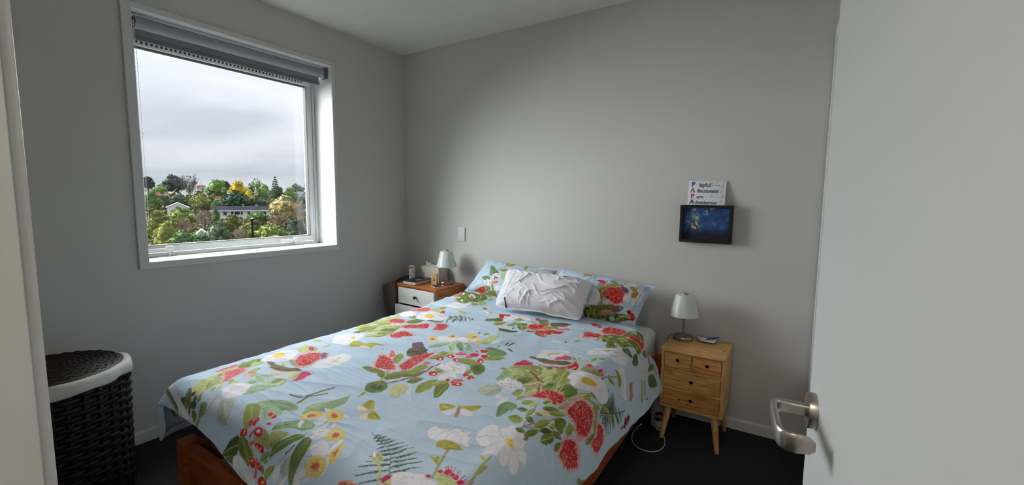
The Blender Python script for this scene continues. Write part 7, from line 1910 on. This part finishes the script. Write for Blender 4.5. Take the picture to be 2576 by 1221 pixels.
FOL = {'dark': ((38, 52, 46), (24, 34, 30)), 'greybrown': ((84, 80, 76), (60, 60, 52)), 'bright': ((88, 112, 54), (58, 82, 36)), 'yellow': ((164, 142, 18), (120, 112, 20)), 'pale': ((106, 126, 76), (72, 96, 50)),
       'darkgreen': ((48, 66, 42), (28, 42, 28)), 'deepgreen': ((34, 58, 34), (18, 34, 20)), 'green': ((70, 94, 46), (44, 66, 30)), 'dull': ((72, 84, 66), (50, 60, 48)), 'olive': ((100, 98, 34), (58, 72, 34)),
       'blossom': ((160, 140, 88), (68, 76, 44)), 'lime': ((96, 108, 44), (62, 80, 36)), 'oliveg': ((84, 88, 36), (56, 62, 30)), 'goldgreen': ((104, 104, 42), (68, 80, 36)), 'greygreen': ((84, 98, 70), (56, 70, 48)),
       'bare': ((116, 104, 90), (92, 82, 72)), 'barebrown': ((106, 88, 66), (80, 68, 52))}
def fol_mat(c):
    a, b = [tuple(min(255, v * 1.14 + 4) for v in q) for q in FOL[c]]; return mat('foliage_' + c, a, 0.8, col2=b, scale=0.35, detail=3, spec=0.2)
BARK = mat('bark', (62, 54, 46), 0.9)
def leaf_cards(bm, pts, size, rng):
    for q in pts:
        s_ = size * rng.uniform(0.6, 1.3); a = Vector((rng.gauss(0, 1), rng.gauss(0, 1), rng.gauss(0, 1))).normalized(); b = a.orthogonal().normalized(); c = a.cross(b)
        bm.faces.new([bm.verts.new(q + b * s_ * x + c * s_ * y) for x, y in ((-0.5, -0.2), (0, -0.5), (0.5, -0.1), (0.35, 0.4), (-0.2, 0.5))])
def branches(bm, p, d, L, r, depth, rng, spread):
    e = p + d * L
    add_tube(bm, [p, p.lerp(e, 0.5) + Vector((rng.gauss(0, L * 0.03), rng.gauss(0, L * 0.03), 0)), e], [r, r * 0.8, r * 0.62], 4, cap=False)
    if depth == 0: return
    for k in range(3 if depth > 1 else 4):
        nd = (d + Vector((rng.gauss(0, spread), rng.gauss(0, spread), rng.gauss(0.12, spread * 0.6)))).normalized()
        branches(bm, p.lerp(e, rng.uniform(0.55, 1.0)), nd, L * rng.uniform(0.55, 0.8), r * 0.66, depth - 1, rng, spread)
def tree(kind, x, y, zg, zb, zt, w, colour, label, seed):
    rng = random.Random(seed)
    r = tag(empty({'palm': 'palm_tree', 'conifer': 'conifer_tree', 'bare': 'bare_tree', 'twiggy': 'twiggy_tree'}.get(kind, 'leafy_tree'), (x, y, zg)), label, 'tree', 'trees on the valley side')
    h0, h1 = zb - zg, zt - zg; hc = h1 - h0; m = fol_mat(colour)
    bm = bmesh.new(); add_tube(bm, [(0, 0, -0.3), (0.02 * w, 0, h0 + hc * 0.3), (0, 0.02 * w, h0 + hc * 0.6)], [0.045 * w, 0.035 * w, 0.018 * w], 7)
    bm_obj('trunk', bm, BARK, r, smooth=True)
    bm = bmesh.new()
    if kind in ('bare', 'twiggy'):
        b0 = Vector((0, 0, max(0, h0 + hc * 0.05)))
        for k in range(7):
            a = 2 * math.pi * k / 7 + rng.random(); d = Vector((math.cos(a) * 0.75, math.sin(a) * 0.75, 1.0)).normalized()
            branches(bm, b0, d, 0.36 * max(hc, w * 0.6), 0.026 * w, 4, rng, 0.45)
        # fit the crown to its width and height
        xs = [v.co.x for v in bm.verts]; ys = [v.co.y for v in bm.verts]; zs = [v.co.z for v in bm.verts]
        k = w / max(max(xs) - min(xs), max(ys) - min(ys)); kz = (h1 - b0.z) / (max(zs) - b0.z)
        for v in bm.verts: v.co = Vector((v.co.x * k, v.co.y * k, b0.z + (v.co.z - b0.z) * kz))
        bm_obj('branches', bm, fol_mat('bare' if colour == 'bare' else 'barebrown') if kind == 'bare' else m, r)
        bm = bmesh.new(); pts = []
        for i in range(420 if kind == 'twiggy' else 120):
            u = rng.gauss(0, 0.26), rng.gauss(0, 0.26), rng.random(); pts.append(Vector((u[0] * w, u[1] * w, h0 + hc * (0.1 + 0.78 * u[2]))))
        leaf_cards(bm, pts, w * 0.05, rng); bm_obj('sparse_leaves', bm, m, r)
    elif kind == 'conifer':
        n = 8
        for i in range(n):
            f = i / (n - 1); rad = w * 0.55 * (1.02 - 0.86 * f); z = h0 + hc * f; pts = []
            for k in range(150):
                a = rng.uniform(0, 6.28); q = rng.random() ** 0.5 * rad; pts.append(Vector((q * math.cos(a), q * math.sin(a), z + rng.gauss(0, hc * 0.018) - 0.10 * q)))
            leaf_cards(bm, pts, w * 0.09, rng)
        bm_obj('crown', bm, m, r)
    elif kind == 'palm':
        top = Vector((0, 0, h0 + hc * 0.75))
        for k in range(14):
            a = 2 * math.pi * k / 14; pr = None
            for i in range(7):
                f = i / 6; c = top + Vector((math.cos(a), math.sin(a), 0)) * (w * 0.5 * f) + Vector((0, 0, hc * (0.45 * f - 0.75 * f * f))); sd = Vector((-math.sin(a), math.cos(a), 0)) * w * 0.05 * (1 - f * 0.8)
                cur = (bm.verts.new(c - sd), bm.verts.new(c + sd))
                if pr: bm.faces.new((pr[0], pr[1], cur[1], cur[0]))
                pr = cur
        bm_obj('fronds', bm, m, r)
    else:
        lumps = []
        nl = 11 if kind == 'leafy' else 9
        for i in range(nl):
            a = rng.uniform(0, 6.28); q = rng.random() ** 0.5 * 0.40 * w; f = rng.random(); rr = w * rng.uniform(0.17, 0.27) * (1.1 - 0.35 * f)
            lumps.append((Vector((q * math.cos(a) * (1.05 - 0.5 * f), q * math.sin(a) * (1.05 - 0.5 * f), h0 + hc * (0.16 + 0.70 * f))), rr, min(rr, hc * 0.26)))
        lumps += [(Vector((0, 0, h0 + hc * 0.5)), w * 0.40, hc * 0.44), (Vector((0, 0, h1 - hc * 0.22)), w * 0.22, hc * 0.22), (Vector((w * 0.02, 0.0, h0 + hc * 0.2)), w * 0.46, hc * 0.24), (Vector((w * 0.3, w * 0.2, h0 + hc * 0.42)), w * 0.22, hc * 0.24), (Vector((-w * 0.3, -w * 0.2, h0 + hc * 0.42)), w * 0.22, hc * 0.24)]
        pts = []
        per = 130 if kind == 'leafy' else 45
        for c, rr, rz in lumps:
            for k in range(per if rr < 0.26 * w else int(per * 2.4)):
                v = Vector((rng.gauss(0, 1), rng.gauss(0, 1), rng.gauss(0, 1))).normalized() * rng.uniform(0.72, 1.06); pts.append(c + Vector((v.x * rr, v.y * rr, v.z * rz)))
        pts = [q for q in pts if q.z > -0.2]
        leaf_cards(bm, pts, max(0.25, w * 0.062), rng); bm_obj('crown', bm, m, r)
        if kind == 'airy':
            bm = bmesh.new()
            for k in range(5):
                a = 2 * math.pi * k / 5; branches(bm, Vector((0, 0, h0 + hc * 0.1)), Vector((math.cos(a) * 0.5, math.sin(a) * 0.5, 1)).normalized(), hc * 0.34, 0.02 * w, 3, rng, 0.35)
            bm_obj('branches', bm, BARK, r)
        else:
            # inner mass of twigs and leaves so the crown closes
            bm = bmesh.new()
            for c, rr, rz in lumps:
                bmesh.ops.create_icosphere(bm, subdivisions=2, radius=1, matrix=Matrix.Translation(c) @ Matrix.Diagonal((rr * 0.85, rr * 0.85, rz * 0.85, 1)))
            for v in bm.verts: v.co += Vector((rng.gauss(0, 1), rng.gauss(0, 1), rng.gauss(0, 1))) * w * 0.015
            bm_obj('inner_foliage', bm, m, r)
    return r
TREES = [
    ('leafy', -325.67, 103.22, 1.14, 6.47, 13.61, 6.9, 'dark', 'dark round tree at the far left of the view'),
    ('leafy', -321.67, 114.91, 1.14, 5.31, 14.5, 11.93, 'dark', 'broad dark evergreen on the skyline behind the brown bare tree'),
    ('twiggy', -286.79, 109.68, -0.7, 1.49, 15.22, 11.45, 'greybrown', 'tall grey-brown twiggy tree rising above the skyline'),
    ('leafy', -260.86, 112.25, -1.93, -0.08, 11.25, 9.85, 'bright', 'bright green round tree left of the yellow tree'),
    ('leafy', -311.39, 140.13, 1.14, 5.85, 12.0, 5.82, 'dark', 'dark tree peeping up behind the yellow tree'),
    ('leafy', -250.4, 118.55, -2.3, 0.87, 9.95, 8.99, 'yellow', 'golden yellow tree on the skyline'),
    ('airy', -258.79, 132.66, -1.56, -0.42, 12.45, 10.96, 'pale', 'pale green open tree with visible branches right of the yellow tree'),
    ('leafy', -245.06, 129.12, -2.3, -1.62, 8.79, 7.38, 'bright', 'green rounded tree below the pale open tree'),
    ('conifer', -278.39, 154.48, -0.09, 4.54, 14.32, 5.55, 'dark', 'dark tiered conifer standing tallest on the right'),
    ('leafy', -234.07, 130.06, -3.05, -2.55, 8.06, 8.26, 'darkgreen', 'dark green tree under the tiered conifer'),
    ('leafy', -230.57, 136.12, -2.85, 0.26, 7.06, 6.56, 'bright', 'light green bush right of the conifer'),
    ('leafy', -331.16, 200.91, 1.34, 5.47, 12.19, 11.23, 'dull', 'dull green distant tree above the grey roof'),
    ('palm', -288.44, 182.5, 1.14, 5.07, 11.45, 4.04, 'dark', 'small palm at the right edge of the view'),
    ('leafy', -204.92, 65.47, -6.37, -4.13, 3.99, 5.35, 'green', 'green leafy tree at the left below the skyline'),
    ('leafy', -280.2, 94.18, -1.31, 3.42, 7.57, 5.85, 'bright', 'light green bush before the skyline on the left'),
    ('leafy', -197.09, 67.11, -6.83, -3.4, 1.78, 3.95, 'darkgreen', 'dark green tree above the white gabled house, left one'),
    ('leafy', -202.14, 73.44, -6.37, -3.58, 2.63, 6.44, 'darkgreen', 'wide dark green tree behind the white gabled house'),
    ('leafy', -189.12, 75.2, -7.14, -3.36, 2.8, 7.23, 'olive', 'olive tree with orange-yellow top beside the white gabled house'),
    ('leafy', -182.9, 78.14, -7.57, -2.98, 0.31, 3.98, 'green', 'green hedge at the left end of the long house'),
    ('leafy', -194.66, 91.17, -6.37, -3.01, 3.25, 11.19, 'deepgreen', 'large deep green tree behind the long house'),
    ('leafy', -203.13, 100.03, -5.61, -1.83, 4.48, 3.92, 'yellow', 'small yellow shrub below the golden tree'),
    ('leafy', -192.82, 99.98, -6.22, -3.41, 1.37, 7.42, 'darkgreen', 'dark green tree behind the right half of the long house'),
    ('leafy', -136.62, 78.1, -11.43, -4.97, 2.3, 8.72, 'blossom', 'tree with pale yellow blossom at the right end of the long house'),
    ('leafy', -192.74, 118.65, -5.61, -0.67, 2.29, 3.34, 'dull', 'dark shrub before the grey-roofed house'),
    ('leafy', -131.0, 46.99, -13.15, -5.57, -1.7, 6.48, 'lime', 'yellow-green feathery tree in front of the white gabled house'),
    ('leafy', -123.93, 52.26, -13.58, -4.71, -1.94, 1.53, 'green', 'small green tree before the long house'),
    ('bare', -107.96, 42.77, -15.7, -6.32, -0.98, 4.28, 'bare', 'bare pale grey tree in front of the long house'),
    ('bare', -104.98, 37.76, -16.23, -7.57, -2.28, 4.34, 'barebrown', 'brown leafless tree left of the bare grey tree'),
    ('leafy', -123.96, 62.91, -13.15, -5.07, -2.53, 4.97, 'green', 'green bush below the long house'),
    ('leafy', -112.0, 50.74, -14.9, -6.57, -2.89, 4.83, 'oliveg', 'olive green tree in the middle of the valley'),
    ('leafy', -100.06, 49.02, -16.23, -8.1, -3.3, 4.72, 'oliveg', 'olive green tree behind the black lamp post'),
    ('bare', -107.66, 59.22, -14.9, -6.83, -2.82, 6.16, 'barebrown', 'brown leafless tree below the blossom tree'),
    ('bare', -91.21, 55.44, -16.76, -7.34, 0.68, 4.16, 'bare', 'tall bare grey tree at the right edge of the view'),
    ('leafy', -79.97, 47.37, -18.34, -6.56, -2.51, 3.06, 'darkgreen', 'dark green conical tree near the right edge of the view'),
    ('leafy', -88.91, 28.05, -18.34, -5.45, -0.97, 3.34, 'goldgreen', 'golden green tree at the left edge of the window view'),
    ('leafy', -75.53, 24.53, -19.42, -6.29, -2.32, 3.65, 'goldgreen', 'golden green bush low at the left of the view'),
    ('leafy', -77.47, 32.21, -19.15, -6.44, -2.66, 3.23, 'greygreen', 'grey-green bush beside the twiggy shrub'),
    ('leafy', -80.95, 35.71, -18.87, -5.82, -3.31, 2.1, 'oliveg', 'olive bush behind the grey-green bush'),
    ('bare', -72.06, 33.0, -19.42, -5.92, -3.58, 2.25, 'bare', 'pale twiggy shrub left of the lamp post'),
    ('leafy', -69.95, 37.13, -19.42, -5.85, -3.17, 4.85, 'lime', 'lime green spreading bush right of the lamp post'),
    ('leafy', -68.31, 24.21, -19.84, -5.9, -3.6, 4.02, 'green', 'green foliage along the bottom of the view'),
    ('leafy', -67.64, 25.92, -19.84, -6.01, -4.22, 1.81, 'dull', 'dull green foliage along the bottom of the view'),
]

for i, T_ in enumerate(TREES): tree(*T_, 100 + i)

# low scrub that nobody could count, between the trees
rng = random.Random(9); pts = []; bm = bmesh.new()
for k in range(1500):
    d = rng.uniform(60, 300); a = math.radians(rng.uniform(142, 164)); c = Vector((CAM.x + d * math.cos(a), CAM.y + d * math.sin(a), ground_z(d))); rr = d * rng.uniform(0.006, 0.013)
    leaf_cards(bm, [c + Vector((rng.gauss(0, rr), rng.gauss(0, rr), abs(rng.gauss(0, rr * 0.8)))) for _ in range(16)], rr * 0.55, rng)
us = bm_obj('scrub', bm, mat('scrub_leaves', (84, 88, 44), 0.9, col2=(64, 60, 42), scale=0.08, spec=0.2)); us['kind'] = 'stuff'; us.parent = hill

# houses
HW = mat('house_white', (205, 205, 208), 0.8); HG = mat('house_grey_wall', (120, 120, 122), 0.8); ROOF = mat('slate_roof', (40, 41, 48), 0.95, var=0.15, scale=2, spec=0.0); ROOFW = mat('pale_roof', (200, 200, 204), 0.7); ROOFB = mat('brown_tile_roof', (80, 56, 46), 0.95, spec=0.0); ROOFG = mat('grey_metal_roof', (70, 72, 82), 0.9, spec=0.1); PANE = mat('house_window_glass', (22, 24, 28), 0.15)
def house(loc, rz, w, d, hw, hr, wall_m, roof_m, label, gable='x', windows=(), chimneys=(), over=0.5, skylight=None, pane=None):
    """w along local x (faces the room on -y), walls hw high, roof hr"""
    r = tag(empty('house', loc, rz), label, 'house')
    if gable == 'x':   # ridge along x
        box('walls', -w / 2, w / 2, -d / 2, d / 2, -1.2, hw, wall_m, r)
        bm = bmesh.new(); hip = min(d / 2, w * 0.1)
        lo = [(-w / 2 - over, -d / 2 - over, hw), (w / 2 + over, -d / 2 - over, hw), (w / 2 + over, d / 2 + over, hw), (-w / 2 - over, d / 2 + over, hw)]
        A_ = [bm.verts.new(q) for q in lo] + [bm.verts.new((-w / 2 + hip, 0, hw + hr)), bm.verts.new((w / 2 - hip, 0, hw + hr))]
        for f in ((0, 1, 5, 4), (2, 3, 4, 5), (1, 2, 5), (3, 0, 4), (0, 3, 2, 1)): bm.faces.new([A_[k] for k in f])
        bm_obj('roof', bm, roof_m, r)
        box('fascia', -w / 2 - over, w / 2 + over, -d / 2 - over - 0.05, -d / 2 - over, hw - 0.3, hw + 0.02, HW, r)
    else:              # gable end faces the room
        bm = bmesh.new(); P5 = [(-w / 2, -1.2), (w / 2, -1.2), (w / 2, hw), (0, hw + hr), (-w / 2, hw)]
        f_ = [bm.verts.new((x, -d / 2, z)) for x, z in P5]; b_ = [bm.verts.new((x, d / 2, z)) for x, z in P5]
        bm.faces.new(f_); bm.faces.new(b_[::-1])
        for k in range(5): bm.faces.new((f_[k], b_[k], b_[(k + 1) % 5], f_[(k + 1) % 5]))
        bm_obj('walls', bm, wall_m, r)
        for s_ in (-1, 1):
            bm = bmesh.new(); e0 = (s_ * (w / 2 + over), hw - hr * over / (w / 2)); rg_ = (0, hw + hr)
            V8 = [bm.verts.new((x, y, z + dz)) for dz in (0.0, 0.25) for y in (-d / 2 - over, d / 2 + over) for x, z in (e0, rg_)]
            for f in ((0, 1, 3, 2), (4, 6, 7, 5), (0, 4, 5, 1), (2, 3, 7, 6), (0, 2, 6, 4), (1, 5, 7, 3)): bm.faces.new([V8[k] for k in f])
            bm_obj('roof_slope', bm, roof_m, r)
    for x0, x1, z0, z1 in windows:
        wf = box('window', x0 - 0.1, x1 + 0.1, -d / 2 - 0.08, -d / 2 + 0.02, z0 - 0.1, z1 + 0.1, HW, r); box('pane', x0, x1, -d / 2 - 0.12, -d / 2 - 0.07, z0, z1, PANE, wf)
    for x, y in chimneys: box('chimney', x - 0.35, x + 0.35, y - 0.3, y + 0.3, hw + hr * 0.4, hw + hr + 0.8, HG, r)
    return r
def facing(x, y): return math.atan2(y - CAM.y, x - CAM.x) - math.pi / 2
house((-165.0, 78.6, -5.0), facing(-165, 78.6) + 0.0, 18.0, 9, 1.65, 1.45, HW, ROOF, 'long single-storey house with a dark roof among the trees', 'x', [(-5.6, -4.6, 0.0, 1.3), (-3.3, -2.6, 0.2, 1.3), (-2.2, -0.8, 0.2, 1.3), (-0.4, 0.1, 0.2, 1.3), (1.6, 2.4, 0.2, 1.3), (3.4, 4.2, 0.2, 1.3), (6.0, 7.4, 0.2, 1.3)], [(0.4, -1.5), (4.6, -1.0)], over=0.7)
house((-184.0, 65.8, -3.5), facing(-184, 65.8), 6.0, 8, 1.0, 1.5, HW, ROOFW, 'white gabled house on the left of the view', 'y', [(-0.5, 0.7, -0.3, 0.8)], over=0.4)
house((-244.0, 152.5, -0.7), facing(-244, 152.5), 9.6, 8, 3.2, 2.5, HW, ROOFG, 'grey-roofed white house at the right of the view', 'x', [(2.4, 3.4, 1.2, 2.4)])
house((-297.0, 120.0, 4.8), facing(-297, 120), 4.2, 6, 2.1, 1.4, HW, ROOFB, 'small brown-roofed house beside the bright green tree', 'x', [(0.2, 1.0, 0.6, 1.6)])
house((-348.0, 110.8, 5.2), facing(-348, 110.8), 5.0, 6, 1.5, 0.9, HW, ROOFW, 'white house at the far left of the view', 'x')
house((-249.0, 83.6, 1.2), facing(-249, 83.6), 5.0, 6, 1.0, 1.4, HG, ROOFB, 'brown-roofed house half hidden behind the left trees', 'x')
house((-220.0, 95.2, -1.1), facing(-220, 95.2), 2.1, 4, 1.6, 1.3, HW, ROOFB, 'tiny red-brown roofed house between the green trees', 'x', [(-0.5, 0.5, 0.2, 1.0)])
house((-94.2, 36.6, -6.1), facing(-94.2, 36.6), 0.9, 3, 0.45, 0.45, HW, ROOFW, 'small white shed low in the bare trees', 'y')
# lamp post
POST = mat('lamp_post_matt_black', (14, 14, 15), 1.0, spec=0.0)
lp_ = tag(empty('lamp_post', (-67.15, 32.6, -19.6)), 'black street lamp post rising from the valley trees', 'lamp post')
lathe('post', [(0.16, 0.0), (0.15, 17.4)], POST, lp_, 10)
box('lamp_head', -0.30, 0.45, -0.22, 0.22, 17.33, 17.56, POST, lp_, bev=0.05)
lathe('lamp_cap', [(0.20, 17.56), (0.16, 17.66), (0.0, 17.7)], mat('lamp_cap_pale', (150, 150, 152), 0.5), lp_, 12)
